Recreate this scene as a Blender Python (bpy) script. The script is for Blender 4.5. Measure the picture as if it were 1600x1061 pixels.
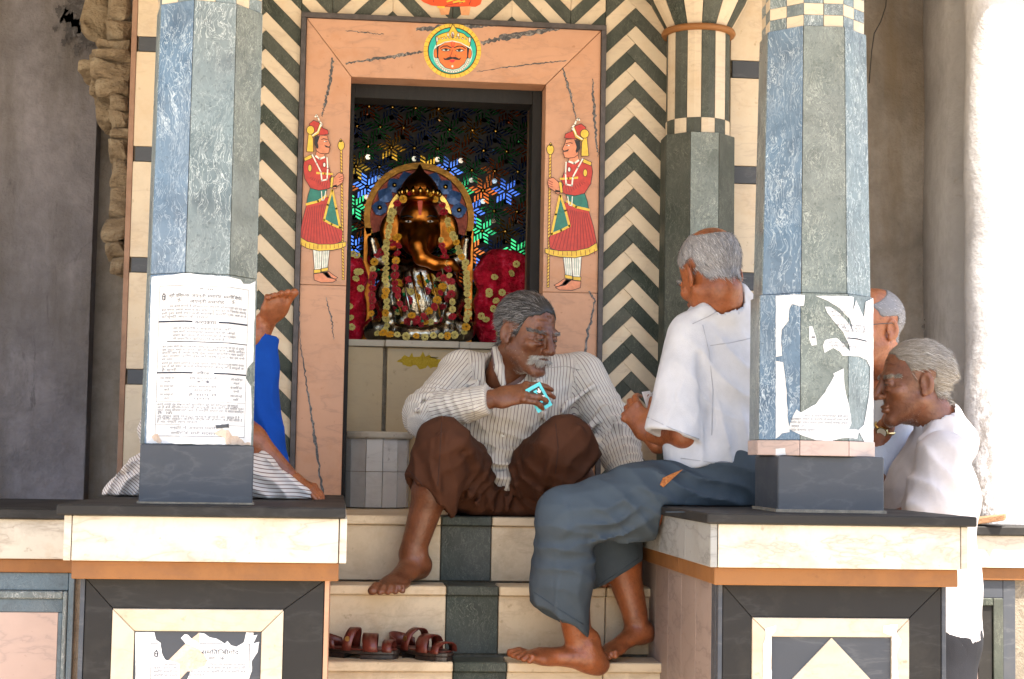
import bpy, bmesh, math, random
import numpy as np
from mathutils import Vector, Matrix
from mathutils.geometry import tessellate_polygon

for _o in list(bpy.data.objects):
    bpy.data.objects.remove(_o)
SC = bpy.context.scene
COL = SC.collection
RNG = random.Random(7)

# ------------------------------------------------------------------ camera
W0, H0, FPX = 1600.0, 1061.0, 2600.0
YAW, PITCH, ROLL = 0.102, 0.0715, 0.0172
CAM = Vector((0.0, 0.0, 1.40))
RCAM = (Matrix.Rotation(-YAW, 3, 'Z') @ Matrix.Rotation(math.pi / 2 + PITCH, 3, 'X') @ Matrix.Rotation(ROLL, 3, 'Z'))
cam_d = bpy.data.cameras.new('camera')
cam_d.sensor_fit = 'HORIZONTAL'
cam_d.sensor_width = 36.0
cam_d.lens = 36.0 * FPX / W0
cam_d.clip_start = 0.05
cam_d.clip_end = 500.0
cam_o = bpy.data.objects.new('camera', cam_d)
COL.objects.link(cam_o)
cam_o.matrix_world = Matrix.Translation(CAM) @ RCAM.to_4x4()
SC.camera = cam_o

# ------------------------------------------------------------------ sky, sun, exposure
SUN_DIR = Vector((0.30, -0.52, 1.25)).normalized()          # towards the sun
SUN_EL = math.asin(SUN_DIR.z)
SUN_AZ = math.atan2(SUN_DIR.x, SUN_DIR.y)                   # clockwise from +Y
wd = bpy.data.worlds.new('World')
SC.world = wd
wd.use_nodes = True
wn = wd.node_tree.nodes
wn.clear()
w_out = wn.new('ShaderNodeOutputWorld')
w_bg = wn.new('ShaderNodeBackground')
w_sky = wn.new('ShaderNodeTexSky')
w_sky.sky_type = 'NISHITA'
w_sky.sun_disc = False
w_sky.sun_elevation = SUN_EL
w_sky.sun_rotation = SUN_AZ
w_sky.dust_density = 1.5
w_bg.inputs['Strength'].default_value = 0.15
wd.node_tree.links.new(w_sky.outputs[0], w_bg.inputs[0])
wd.node_tree.links.new(w_bg.outputs[0], w_out.inputs[0])
sun_d = bpy.data.lights.new('sun', 'SUN')
sun_d.energy = 5.0
sun_d.angle = math.radians(0.5)
sun_d.color = (1.0, 0.93, 0.82)
sun_o = bpy.data.objects.new('sun', sun_d)
COL.objects.link(sun_o)
sun_o.rotation_euler = (-SUN_DIR).to_track_quat('-Z', 'Y').to_euler()
sun_o.location = (3, -3, 8)
SC.view_settings.view_transform = 'Standard'
SC.view_settings.look = 'None'
SC.view_settings.exposure = 1.85
SC.view_settings.gamma = 1.0
SC.view_settings.use_curve_mapping = False
SC.render.engine = 'CYCLES'
SC.cycles.use_denoising = True
SC.cycles.max_bounces = 8
SC.cycles.diffuse_bounces = 5
SC.cycles.glossy_bounces = 4
SC.cycles.caustics_reflective = False
SC.cycles.caustics_refractive = False

# ------------------------------------------------------------------ picking points by ray
def ray(px, py):
    return RCAM @ Vector(((px - W0 / 2) / FPX, -(py - H0 / 2) / FPX, -1.0))
def at(px, py, Y):                       # where the sight line meets the vertical plane y = Y
    d = ray(px, py)
    return CAM + d * ((Y - CAM.y) / d.y)
def X(px, py, Y): return at(px, py, Y).x
def Z(px, py, Y): return at(px, py, Y).z

# ------------------------------------------------------------------ objects
def thing(name, label, cat, loc=(0, 0, 0), group=None):
    o = bpy.data.objects.new(name, None)
    COL.objects.link(o)
    o.location = loc
    o.empty_display_size = 0.1
    o['label'] = label
    o['category'] = cat
    if group: o['group'] = group
    return o
def tag(o, label, cat, group=None):
    o['label'] = label
    o['category'] = cat
    if group: o['group'] = group
    return o
def wloc(o):
    v = Vector((0, 0, 0))
    while o is not None:
        v += Vector(o.location)
        o = o.parent
    return v
def link(name, me, parent=None, mat=None, loc=(0, 0, 0)):
    if mat is not None:
        me.materials.clear()
        for m in (mat if isinstance(mat, (list, tuple)) else [mat]):
            me.materials.append(m)
    o = bpy.data.objects.new(name, me)
    COL.objects.link(o)
    o.location = loc
    if parent is not None: o.parent = parent
    return o
def mesh(name, verts, faces, mat, parent=None, smooth=False, bevel=0.0, base=None):
    """verts in world space; the object's origin is its parent's (or its own base point)."""
    off = wloc(parent) if parent is not None else Vector(base or (0, 0, 0))
    me = bpy.data.meshes.new(name)
    me.from_pydata([tuple(Vector(v) - off) for v in verts], [], faces)
    if bevel > 0:
        bm = bmesh.new(); bm.from_mesh(me)
        bmesh.ops.recalc_face_normals(bm, faces=bm.faces)
        es = [e for e in bm.edges if len(e.link_faces) == 2 and e.calc_face_angle(0) > 0.5]
        bmesh.ops.bevel(bm, geom=es, offset=bevel, segments=1, affect='EDGES', profile=0.5)
        bm.to_mesh(me); bm.free()
    else:
        bm = bmesh.new(); bm.from_mesh(me)
        bmesh.ops.recalc_face_normals(bm, faces=bm.faces)
        bm.to_mesh(me); bm.free()
    if smooth:
        me.polygons.foreach_set('use_smooth', [True] * len(me.polygons))
    me.update()
    return link(name, me, parent, mat, (0, 0, 0) if parent is not None else (base or (0, 0, 0)))
def boxvf(x0, x1, y0, y1, z0, z1):
    v = [(x0, y0, z0), (x1, y0, z0), (x1, y1, z0), (x0, y1, z0), (x0, y0, z1), (x1, y0, z1), (x1, y1, z1), (x0, y1, z1)]
    f = [(0, 3, 2, 1), (4, 5, 6, 7), (0, 1, 5, 4), (1, 2, 6, 5), (2, 3, 7, 6), (3, 0, 4, 7)]
    return v, f
def box(name, x0, x1, y0, y1, z0, z1, mat, parent=None, bevel=0.002, base=None):
    v, f = boxvf(x0, x1, y0, y1, z0, z1)
    return mesh(name, v, f, mat, parent, bevel=bevel, base=base)
def prism_xz(name, poly, y0, y1, mat, parent=None, bevel=0.0, base=None, jit=0.0):
    """poly of (x, z); front face at y0, back at y1."""
    n = len(poly)
    v = [(p[0], y0, p[1]) for p in poly] + [(p[0], y1, p[1]) for p in poly]
    f = [tuple(range(n)), tuple(range(2 * n - 1, n - 1, -1))]
    for i in range(n):
        j = (i + 1) % n
        f.append((i, i + n, j + n, j))
    return mesh(name, v, f, mat, parent, bevel=bevel, base=base)
def prism_xy(name, poly, z0, z1, mat, parent=None, bevel=0.0, base=None):
    n = len(poly)
    v = [(p[0], p[1], z0) for p in poly] + [(p[0], p[1], z1) for p in poly]
    f = [tuple(range(n)), tuple(range(2 * n - 1, n - 1, -1))]
    for i in range(n):
        j = (i + 1) % n
        f.append((i, i + n, j + n, j))
    return mesh(name, v, f, mat, parent, bevel=bevel, base=base)
def lathe(prof, c, seg=24, a0=0.0, a1=2 * math.pi):
    """prof of (r, z); closed ring when a full turn."""
    full = abs(a1 - a0 - 2 * math.pi) < 1e-6
    n = seg if full else seg + 1
    v, f = [], []
    for r, z in prof:
        for i in range(n):
            a = a0 + (a1 - a0) * i / seg
            v.append((c[0] + r * math.cos(a), c[1] + r * math.sin(a), c[2] + z))
    for k in range(len(prof) - 1):
        for i in range(n if full else n - 1):
            j = (i + 1) % n
            f.append((k * n + i, k * n + j, (k + 1) * n + j, (k + 1) * n + i))
    if full:
        f.append(tuple(range(n))[::-1])
        f.append(tuple((len(prof) - 1) * n + i for i in range(n)))
    return v, f
def tube(pts, r, seg=8, taper=None):
    v, f = [], []
    pts = [Vector(p) for p in pts]
    n = len(pts)
    for i, p in enumerate(pts):
        t = (pts[min(i + 1, n - 1)] - pts[max(i - 1, 0)]).normalized()
        u = t.cross(Vector((0.31, 0.17, 0.93))).normalized()
        w = t.cross(u)
        rr = r if taper is None else r * taper[i]
        for k in range(seg):
            a = 2 * math.pi * k / seg
            v.append(tuple(p + u * (rr * math.cos(a)) + w * (rr * math.sin(a))))
    for i in range(n - 1):
        for k in range(seg):
            j = (k + 1) % seg
            f.append((i * seg + k, i * seg + j, (i + 1) * seg + j, (i + 1) * seg + k))
    f.append(tuple(range(seg))[::-1])
    f.append(tuple((n - 1) * seg + k for k in range(seg)))
    return v, f
def merge(*vfs):
    V, F = [], []
    for v, f in vfs:
        k = len(V)
        V += list(v)
        F += [tuple(i + k for i in q) for q in f]
    return V, F
def clip(poly, a, b, c):
    """keep the side a*x + b*y <= c of a polygon"""
    out = []
    n = len(poly)
    for i in range(n):
        p, q = poly[i], poly[(i + 1) % n]
        dp, dq = a * p[0] + b * p[1] - c, a * q[0] + b * q[1] - c
        if dp <= 0: out.append(p)
        if (dp < 0 and dq > 0) or (dp > 0 and dq < 0):
            t = dp / (dp - dq)
            out.append((p[0] + t * (q[0] - p[0]), p[1] + t * (q[1] - p[1])))
    return out
def area(poly):
    return abs(sum(poly[i][0] * poly[(i + 1) % len(poly)][1] - poly[(i + 1) % len(poly)][0] * poly[i][1] for i in range(len(poly)))) / 2 if len(poly) > 2 else 0

# ------------------------------------------------------------------ materials
class NT:
    def __init__(s, name):
        s.m = bpy.data.materials.new(name)
        s.m.use_nodes = True
        s.t = s.m.node_tree
        s.t.nodes.clear()
        s.out = s.n('OutputMaterial')
        s.b = s.n('BsdfPrincipled')
        s.l(s.b.outputs[0], s.out.inputs[0])
        s._co = None
    def n(s, k, **kw):
        q = s.t.nodes.new('ShaderNode' + k)
        for a, b in kw.items(): setattr(q, a, b)
        return q
    def l(s, a, b): s.t.links.new(a, b)
    def set(s, sock, v):
        if hasattr(v, 'is_linked') or hasattr(v, 'links'): s.l(v, sock)
        else: sock.default_value = v
    def co(s, scale=1.0, rnd=True):
        g = s.n('NewGeometry')
        v = g.outputs['Position']
        if rnd:
            oi = s.n('ObjectInfo')
            m = s.n('VectorMath', operation='MULTIPLY_ADD')
            cx = s.n('CombineXYZ')
            for i, k in enumerate((37.0, 53.0, 71.0)):
                mm = s.n('Math', operation='MULTIPLY')
                s.l(oi.outputs['Random'], mm.inputs[0]); mm.inputs[1].default_value = k
                s.l(mm.outputs[0], cx.inputs[i])
            a = s.n('VectorMath', operation='ADD')
            s.l(v, a.inputs[0]); s.l(cx.outputs[0], a.inputs[1])
            v = a.outputs[0]
        if isinstance(scale, (tuple, list)):
            q = s.n('VectorMath', operation='MULTIPLY'); q.inputs[1].default_value = scale
            s.l(v, q.inputs[0]); v = q.outputs[0]
        return v
    def noise(s, v, scale, detail=4, rough=0.55, dist=0.0, out=0):
        q = s.n('TexNoise')
        q.inputs['Scale'].default_value = scale
        q.inputs['Detail'].default_value = detail
        q.inputs['Roughness'].default_value = rough
        q.inputs['Distortion'].default_value = dist
        s.l(v, q.inputs['Vector'])
        return q.outputs[out]
    def warp(s, v, scale, amt):
        q = s.noise(v, scale, 3, 0.5, 0, 1)
        a = s.n('VectorMath', operation='MULTIPLY_ADD')
        s.l(q, a.inputs[0]); a.inputs[1].default_value = (amt,) * 3; s.l(v, a.inputs[2])
        return a.outputs[0]
    def vor(s, v, scale, feature='DISTANCE_TO_EDGE'):
        q = s.n('TexVoronoi', feature=feature)
        q.inputs['Scale'].default_value = scale
        s.l(v, q.inputs['Vector'])
        return q.outputs['Distance']
    def ramp(s, f, stops, interp='LINEAR'):
        q = s.n('ValToRGB')
        q.color_ramp.interpolation = interp
        e = q.color_ramp.elements
        while len(e) < len(stops): e.new(0.5)
        for k, (p, c) in enumerate(stops):
            e[k].position = p
            e[k].color = (c, c, c, 1) if isinstance(c, (int, float)) else (*c, 1)
        s.l(f, q.inputs[0])
        return q.outputs[0]
    def mix(s, fac, a, b, mode='MIX'):
        q = s.n('Mix', data_type='RGBA', blend_type=mode)
        for sock, v in ((q.inputs[0], fac), (q.inputs[6], a), (q.inputs[7], b)):
            if isinstance(v, (tuple, list)): sock.default_value = (*v, 1) if len(v) == 3 else v
            elif isinstance(v, (int, float)): sock.default_value = v
            else: s.l(v, sock)
        return q.outputs[2]
    def math(s, op, a, b=None, c=None, clampit=False):
        q = s.n('Math', operation=op)
        q.use_clamp = clampit
        for i, v in enumerate((a, b, c)):
            if v is None: continue
            if isinstance(v, (int, float)): q.inputs[i].default_value = v
            else: s.l(v, q.inputs[i])
        return q.outputs[0]
    def bump(s, h, strength=0.3, dist=0.01):
        q = s.n('Bump')
        q.inputs['Strength'].default_value = strength
        q.inputs['Distance'].default_value = dist
        s.l(h, q.inputs['Height'])
        s.l(q.outputs[0], s.b.inputs['Normal'])
    def attr(s, name):
        q = s.n('Attribute', attribute_name=name)
        return q
    def fin(s, col, rough=0.5, metal=0.0, spec=0.5, coat=0.0, sss=0.0):
        if isinstance(col, (tuple, list)): s.b.inputs['Base Color'].default_value = (*col[:3], 1)
        else: s.l(col, s.b.inputs['Base Color'])
        if isinstance(rough, (int, float)): s.b.inputs['Roughness'].default_value = rough
        else: s.l(rough, s.b.inputs['Roughness'])
        s.b.inputs['Metallic'].default_value = metal
        s.b.inputs['Specular IOR Level'].default_value = spec
        if coat: s.b.inputs['Coat Weight'].default_value = coat; s.b.inputs['Coat Roughness'].default_value = 0.15
        if sss:
            s.b.inputs['Subsurface Weight'].default_value = sss
            s.b.inputs['Subsurface Radius'].default_value = (0.012, 0.005, 0.003)
            s.b.inputs['Subsurface Scale'].default_value = 0.6
        return s.m

def m_serpentine(name, dark, mid, pale, scale=1.0, vein=1.0, rough=0.28, blotch=0.5, spec=0.35):
    t = NT(name)
    v = t.co()
    w = t.warp(v, 6 * scale, 0.12)
    n1 = t.noise(w, 9 * scale, 8, 0.62)
    base = t.ramp(n1, [(0.28, dark), (0.5, mid), (0.74, tuple(min(1, c * 1.25) for c in mid))])
    def ridge(st, rot, sc, wd, amp, det=3):
        mp = t.n('Mapping'); mp.inputs['Rotation'].default_value = rot; mp.inputs['Scale'].default_value = st
        t.l(w, mp.inputs['Vector'])
        q = t.math('ABSOLUTE', t.math('SUBTRACT', t.noise(mp.outputs[0], sc * scale, det, 0.6), 0.5))
        return t.ramp(q, [(0.0, amp), (wd * 0.4, amp * 0.4), (wd, 0.0)])
    l1 = ridge((1, 1, 0.13), (0.5, 0.55, 0.2), 30, 0.010, 0.9, 3)
    l2 = ridge((1, 1, 0.11), (-0.7, 0.9, -0.5), 42, 0.013, 0.8, 3)
    l3 = ridge((1, 1, 0.12), (0.9, -0.8, 0.3), 36, 0.011, 0.8, 3)
    l1 = t.math('MAXIMUM', l1, l3)
    msk = t.ramp(t.noise(v, 5 * scale, 3, 0.5), [(0.34, 0.15), (0.60, 1.0)])
    lines = t.math('MULTIPLY', t.math('MAXIMUM', l1, l2), msk)
    lines = t.math('MULTIPLY', lines, vein, clampit=True)
    sp = t.ramp(t.noise(v, 85 * scale, 3, 0.6), [(0.56, 0.0), (0.72, blotch)])
    c = t.mix(lines, base, pale)
    c = t.mix(sp, c, tuple(0.6 * q for q in dark))
    c = t.mix(t.ramp(t.noise(v, 2.3, 4, 0.6), [(0.35, 0.0), (0.8, 0.35)]), c, (0.24, 0.22, 0.19))
    t.bump(t.noise(v, 60, 5, 0.6), 0.06, 0.004)
    r = t.ramp(t.noise(v, 7, 4, 0.6), [(0.3, rough), (0.75, rough + 0.25)])
    return t.fin(c, r, 0, spec)
def m_marble(name, base, stain, streak, rough=0.35, stain_amt=0.6, streak_amt=0.35, spec=0.4, grime=0.0):
    t = NT(name)
    v = t.co()
    n = t.noise(t.warp(v, 3, 0.2), 5, 7, 0.6)
    c = t.ramp(n, [(0.25, tuple(0.86 * q for q in base)), (0.5, base), (0.8, tuple(min(1, 1.06 * q) for q in base))])
    s1 = t.ramp(t.noise(v, 9, 6, 0.65), [(0.52, 0.0), (0.72, stain_amt)])
    c = t.mix(s1, c, stain)
    vv = t.co((1.0, 1.0, 3.2))
    wv = t.math('ABSOLUTE', t.math('SUBTRACT', t.noise(t.warp(vv, 2.5, 0.3), 3.0, 5, 0.6), 0.5))
    k = t.ramp(wv, [(0.0, streak_amt), (0.018, streak_amt * 0.25), (0.05, 0.0)])
    c = t.mix(k, c, streak)
    spk = t.ramp(t.noise(v, 48, 3, 0.55), [(0.66, 0.0), (0.76, 0.55)])
    c = t.mix(spk, c, tuple(0.55 * q for q in stain))
    t.bump(t.noise(v, 40, 5, 0.6), 0.05, 0.004)
    if grime:
        gm = t.ramp(t.noise(t.warp(v, 5, 0.12), 4.5, 9, 0.75), [(0.50, 0.0), (0.66, grime)])
        c = t.mix(gm, c, tuple(0.42 * p + 0.25 * q for p, q in zip(base, stain)))
    oi = t.n('ObjectInfo')
    c = t.mix(t.math('MULTIPLY', oi.outputs['Random'], 0.30), c, tuple(0.62 * p + 0.20 * q for p, q in zip(base, stain)))
    big = t.ramp(t.noise(v, 1.7, 5, 0.65), [(0.42, 0.0), (0.72, 0.45)])
    c = t.mix(big, c, tuple(0.5 * (p + q) for p, q in zip(base, stain)))
    return t.fin(c, t.ramp(n, [(0.3, rough), (0.8, rough + 0.2)]), 0, spec)
def m_rough(name, c0, c1, c2, scale=6.0, bump=0.5, rough=0.9, stretch=(1, 1, 1), rnd=True, bd=0.02):
    t = NT(name)
    v = t.co(stretch, rnd)
    n = t.noise(t.warp(v, scale * 0.4, 0.25), scale, 8, 0.65)
    c = t.ramp(n, [(0.25, c0), (0.5, c1), (0.75, c2)])
    h = t.math('ADD', t.noise(v, scale * 5, 6, 0.65), t.math('MULTIPLY', n, 1.5))
    t.bump(h, bump, bd)
    return t.fin(c, rough)
def m_plain(name, c, rough=0.5, metal=0.0, var=0.12, scale=30.0, bump=0.0, spec=0.5):
    t = NT(name)
    v = t.co()
    n = t.noise(v, scale, 4, 0.6)
    col = t.ramp(n, [(0.3, tuple(q * (1 - var) for q in c)), (0.7, tuple(min(1, q * (1 + var)) for q in c))])
    if bump: t.bump(n, bump, 0.004)
    return t.fin(col, rough, metal, spec)
# ------------------------------------------------------------------ palette
M_GREEN = m_serpentine('green serpentine', (0.014, 0.021, 0.016), (0.037, 0.046, 0.036), (0.26, 0.27, 0.21), 1.6, 0.6, 0.42, 0.5, 0.18)
M_PILLAR = m_serpentine('grey green pillar stone', (0.075, 0.102, 0.115), (0.15, 0.19, 0.20), (0.66, 0.70, 0.68), 1.3, 1.0, 0.24, 0.6, 0.3)
M_PILLAR2 = m_serpentine('olive grey pillar stone', (0.08, 0.098, 0.088), (0.148, 0.172, 0.158), (0.56, 0.58, 0.50), 1.7, 0.8, 0.28, 0.7, 0.3)
M_PILLARSKY = m_serpentine('sky-tinted pillar stone', (0.058, 0.105, 0.17), (0.115, 0.185, 0.27), (0.62, 0.70, 0.76), 1.2, 1.1, 0.22, 0.4, 0.35)  # left-facing panels: the blue of reflected sky put into the stone colour
M_CREAM = m_marble('cream marble', (0.60, 0.51, 0.39), (0.46, 0.30, 0.14), (0.35, 0.27, 0.20), 0.35, 0.45, 0.4, 0.4, 0.5)
M_TILE = m_marble('cream chevron marble', (0.64, 0.53, 0.39), (0.48, 0.30, 0.15), (0.40, 0.30, 0.24), 0.38, 0.5, 0.4, 0.35, 0.35)
M_FASCIA = m_marble('pale fascia marble', (0.61, 0.55, 0.455), (0.42, 0.30, 0.17), (0.30, 0.23, 0.18), 0.38, 0.6, 0.6, 0.35, 0.7)
M_STEP = m_marble('step marble', (0.68, 0.54, 0.36), (0.40, 0.24, 0.10), (0.40, 0.28, 0.18), 0.38, 0.6, 0.4, 0.4, 0.7)
M_PINK = m_marble('salmon marble', (0.54, 0.295, 0.185), (0.46, 0.20, 0.085), (0.30, 0.17, 0.12), 0.42, 0.6, 0.4, 0.35, 0.3)
M_PINKPALE = m_marble('pale pink marble', (0.55, 0.40, 0.34), (0.40, 0.26, 0.20), (0.30, 0.24, 0.22), 0.35, 0.3, 0.5)
M_FLANKSHADE = m_marble('shade-toned pink flank stone', (0.34, 0.255, 0.215), (0.22, 0.15, 0.11), (0.16, 0.12, 0.11), 0.45, 0.5, 0.6, 0.25)  # pink stone darkened, shade of the right plinth's flank put into the colour
M_FASCIASHADE = m_marble('shade-toned fascia marble', (0.33, 0.32, 0.30), (0.22, 0.20, 0.17), (0.16, 0.15, 0.14), 0.45, 0.5, 0.6, 0.25)  # cream fascia return beside the stair, its shade put into a greyer colour
M_ORANGE = m_marble('orange sandstone', (0.275, 0.115, 0.034), (0.17, 0.07, 0.028), (0.20, 0.09, 0.045), 0.5, 0.7, 0.4, 0.3, 0.5)
M_SLATE = m_marble('black slate', (0.020, 0.018, 0.017), (0.05, 0.044, 0.036), (0.09, 0.085, 0.08), 0.5, 0.5, 0.2, 0.2)
M_SLATEBLOCK = m_marble('grey slate block', (0.055, 0.060, 0.072), (0.10, 0.095, 0.09), (0.17, 0.17, 0.17), 0.45, 0.4, 0.3, 0.3)
M_BLUESLATE = m_serpentine('blue slate', (0.045, 0.075, 0.10), (0.085, 0.13, 0.165), (0.40, 0.46, 0.48), 2.2, 0.35, 0.3)
M_METAL = m_plain('dark brown metal trim', (0.075, 0.062, 0.060), 0.5, 0.3, 0.3, 40)
M_VEIN = m_rough('charcoal vein', (0.02, 0.02, 0.022), (0.07, 0.065, 0.065), (0.42, 0.36, 0.32), 42, 0.1, 0.45, rnd=False)
M_GROUT = m_rough('dirty mortar', (0.16, 0.13, 0.10), (0.24, 0.2, 0.15), (0.34, 0.29, 0.22), 30, 0.4, 0.95)
M_STONE = m_rough('weathered sandstone', (0.10, 0.066, 0.038), (0.34, 0.25, 0.155), (0.52, 0.42, 0.29), 11, 1.0, 0.95, (1, 1, 1.6), bd=0.03)
M_BROWNEDGE = m_rough('brown edge strip', (0.16, 0.085, 0.05), (0.27, 0.15, 0.095), (0.33, 0.20, 0.13), 9, 0.2, 0.7)
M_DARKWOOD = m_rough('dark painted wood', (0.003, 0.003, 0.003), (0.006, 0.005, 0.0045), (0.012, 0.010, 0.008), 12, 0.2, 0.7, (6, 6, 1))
M_BROWNWOOD = m_rough('brown wood', (0.07, 0.035, 0.018), (0.13, 0.07, 0.035), (0.19, 0.11, 0.06), 12, 0.2, 0.5, (6, 6, 1))
M_GROUND = m_rough('sandy ground', (0.40, 0.32, 0.23), (0.50, 0.42, 0.31), (0.58, 0.50, 0.38), 2.0, 0.4, 0.95, rnd=False)
M_ROOF = m_rough('whitewashed concrete', (0.5, 0.46, 0.40), (0.6, 0.56, 0.5), (0.68, 0.64, 0.58), 3, 0.3, 0.9)

def m_plaster(name, base, dark, brown, soot=True, amt=0.75):
    t = NT(name)
    v = t.co(1.0, False)
    n = t.noise(t.warp(v, 1.5, 0.35), 3.2, 8, 0.65)
    c = t.ramp(n, [(0.3, tuple(0.55 * q for q in base)), (0.5, base), (0.72, tuple(min(1, 1.35 * q) for q in base))])
    c = t.mix(t.ramp(t.noise(v, 24, 6, 0.7), [(0.45, 0.0), (0.75, 0.5)]), c, tuple(0.6 * q for q in base))
    sv = t.co((3.0, 3.0, 0.55), False)
    c = t.mix(t.ramp(t.noise(sv, 2.2, 6, 0.6), [(0.46, 0.0), (0.66, amt)]), c, brown)
    c = t.mix(t.ramp(t.noise(t.warp(v, 5, 0.15), 7, 8, 0.72), [(0.5, 0.0), (0.7, amt * 0.6)]), c, tuple(0.5 * (p + q) for p, q in zip(brown, dark)))
    if soot:
        c = t.mix(t.ramp(t.noise(t.warp(sv, 4, 0.2), 3.7, 8, 0.75), [(0.58, 0.0), (0.70, 0.9)]), c, dark)
    cr = t.math('ABSOLUTE', t.math('SUBTRACT', t.noise(t.warp(v, 6, 0.08), 1.3, 6, 0.62), 0.5))
    ck = t.math('MULTIPLY', t.ramp(cr, [(0.0, 0.6), (0.0025, 0.15), (0.005, 0.0)]), t.ramp(t.noise(v, 1.1, 2), [(0.5, 0.0), (0.6, 1.0)]))
    c = t.mix(ck, c, dark)
    t.bump(t.math('ADD', t.noise(v, 28, 7, 0.65), t.math('MULTIPLY', n, 2.0)), 0.6, 0.02)
    return t.fin(c, 0.9)
M_PLASTER_GREY = m_plaster('grey stained plaster', (0.175, 0.16, 0.172), (0.032, 0.030, 0.032), (0.088, 0.075, 0.066), True, 0.7)
M_PLASTER_TAN = m_plaster('tan plaster', (0.30, 0.265, 0.235), (0.12, 0.105, 0.09), (0.20, 0.15, 0.10), False, 0.8)
M_WHITEWASH = m_plaster('whitewash', (0.60, 0.58, 0.57), (0.26, 0.23, 0.20), (0.46, 0.41, 0.35), True)
def pier_material():
    t = NT('stained whitewash pier')
    v = t.co(1.0, False)
    sp_ = t.n('SeparateXYZ'); t.l(v, sp_.inputs[0])
    n = t.noise(t.warp(v, 2, 0.3), 4, 7, 0.65)
    c = t.ramp(n, [(0.3, (0.40, 0.385, 0.39)), (0.5, (0.50, 0.485, 0.49)), (0.75, (0.58, 0.565, 0.565))])
    dx = t.math('ABSOLUTE', t.math('SUBTRACT', sp_.outputs[0], X(1538, 550, 5.23)))
    band = t.ramp(dx, [(0.0, 1.0), (0.022, 0.8), (0.05, 0.0)])
    sv = t.noise(t.co((1.0, 1.0, 0.45), False), 42, 6, 0.75)
    zz = t.ramp(sp_.outputs[2], [(1.0 / 3.6 * 0, 0.0)]) if False else None
    zr = t.n('MapRange'); zr.inputs[1].default_value = 1.15; zr.inputs[2].default_value = 2.0; zr.inputs[3].default_value = 1.0; zr.inputs[4].default_value = 0.15
    t.l(sp_.outputs[2], zr.inputs[0])
    m = t.math('MULTIPLY', t.math('MULTIPLY', band, t.ramp(sv, [(0.45, 0.0), (0.56, 1.0)])), zr.outputs[0])
    c = t.mix(m, c, (0.11, 0.085, 0.062))
    c = t.mix(t.ramp(t.noise(t.warp(v, 7, 0.1), 6, 8, 0.75), [(0.60, 0.0), (0.70, 0.6)]), c, (0.34, 0.27, 0.22))
    t.bump(t.math('ADD', t.noise(v, 28, 7, 0.65), t.math('MULTIPLY', n, 2.0)), 0.4, 0.015)
    return t.fin(c, 0.9)
M_PIER = pier_material()
M_STAIN = m_rough('black mould stain', (0.06, 0.05, 0.045), (0.16, 0.14, 0.125), (0.36, 0.33, 0.3), 24, 0.3, 0.95)

# ------------------------------------------------------------------ ground
g = mesh('ground', [(-80, -80, 0), (80, -80, 0), (80, 80, 0), (-80, 80, 0)], [(0, 1, 2, 3)], M_GROUND)
g['kind'] = 'structure'

# ------------------------------------------------------------------ levels and depths
YP = 3.70
ZS, ZSB = 1.285, 1.262                       # slab top and underside
ZL, Z2, Z3, Z4 = 1.232, 1.047, 0.860, 0.675  # landing and treads
YL, Y2, Y3, Y4 = 4.79, 4.62, 4.45, 4.28
YW = 5.25                                    # face of the door surround
XL_FL, XR_FL = X(513, 980, 3.79), X(1120, 980, 3.79)   # flanks of the stair well

# ------------------------------------------------------------------ staircase with landing
st = thing('staircase', 'cream marble steps with a green marble strip down the middle, leading to the shrine door', 'stairs', ((XL_FL + XR_FL) / 2, 4.5, 0))
levels = [(ZL, YL, 6.6), (Z2, Y2, YL), (Z3, Y3, Y2), (Z4, Y4, Y3), (Z4 - 0.185, Y4 - 0.17, Y4), (Z4 - 0.37, Y4 - 0.34, Y4 - 0.17), (Z4 - 0.555, Y4 - 0.51, Y4 - 0.34)]
for i, (z, y0, y1) in enumerate(levels):
    xr = XR_FL + (0.03 if i else 0.0)
    box('core', XL_FL - 0.02, XR_FL + 0.02, y0 + 0.03, y1 + 0.03, 0.0 if i else 0.0, z - 0.026, M_GROUT, st, 0)
    zb = levels[i + 1][0] if i + 1 < len(levels) else 0.0
    if i == 0: ga, gb = X(689, 850, YL), X(768, 850, YL)
    elif i == 1: ga, gb = X(697, 960, Y2), X(779, 960, Y2)
    else: ga, gb = X(708 + 8 * (i - 2), 1050, Y3), X(792 + 8 * (i - 2), 1050, Y3)
    cols = [(XL_FL - 0.015, X(560, 900, y0) - 0.2, M_STEP)] if False else []
    cols += [(XL_FL - 0.012, ga, M_STEP), (ga, gb, M_GREEN)]
    xm = gb + (0.30 if i % 2 else 0.26)
    cols += [(gb, xm, M_STEP), (xm, XR_FL + 0.012, M_STEP)]
    for (a, b, m) in cols:
        gap = 0.0012
        box('riser_tile', a + gap, b - gap, y0 + 0.012, y0 + 0.031, zb + 0.001, z - 0.0275, m, st, 0.0015)
        box('nosing', a + gap, b - gap, y0 - 0.004, y0 + 0.13, z - 0.026, z, m, st, 0.003)
    if i == 0:
        for k in range(3):
            box('paving_slab', XL_FL - 0.4 + k * 0.72, XL_FL - 0.4 + k * 0.72 + 0.717, y0 + 0.1312, 6.55, z - 0.025, z - 0.0005, M_STEP, st, 0.002)
# platform the side walls and columns stand on
for xa, xb, nm in ((-3.2, XL_FL - 0.021, 'landing_left'), (XR_FL + 0.021, 1.30, 'landing_right')):
    pl = box('platform', xa, xb, 4.92, 7.2, 0, ZL - 0.002, M_STEP, None, 0.003, base=((xa + xb) / 2, 5.5, 0))
    pl['kind'] = 'structure'

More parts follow.
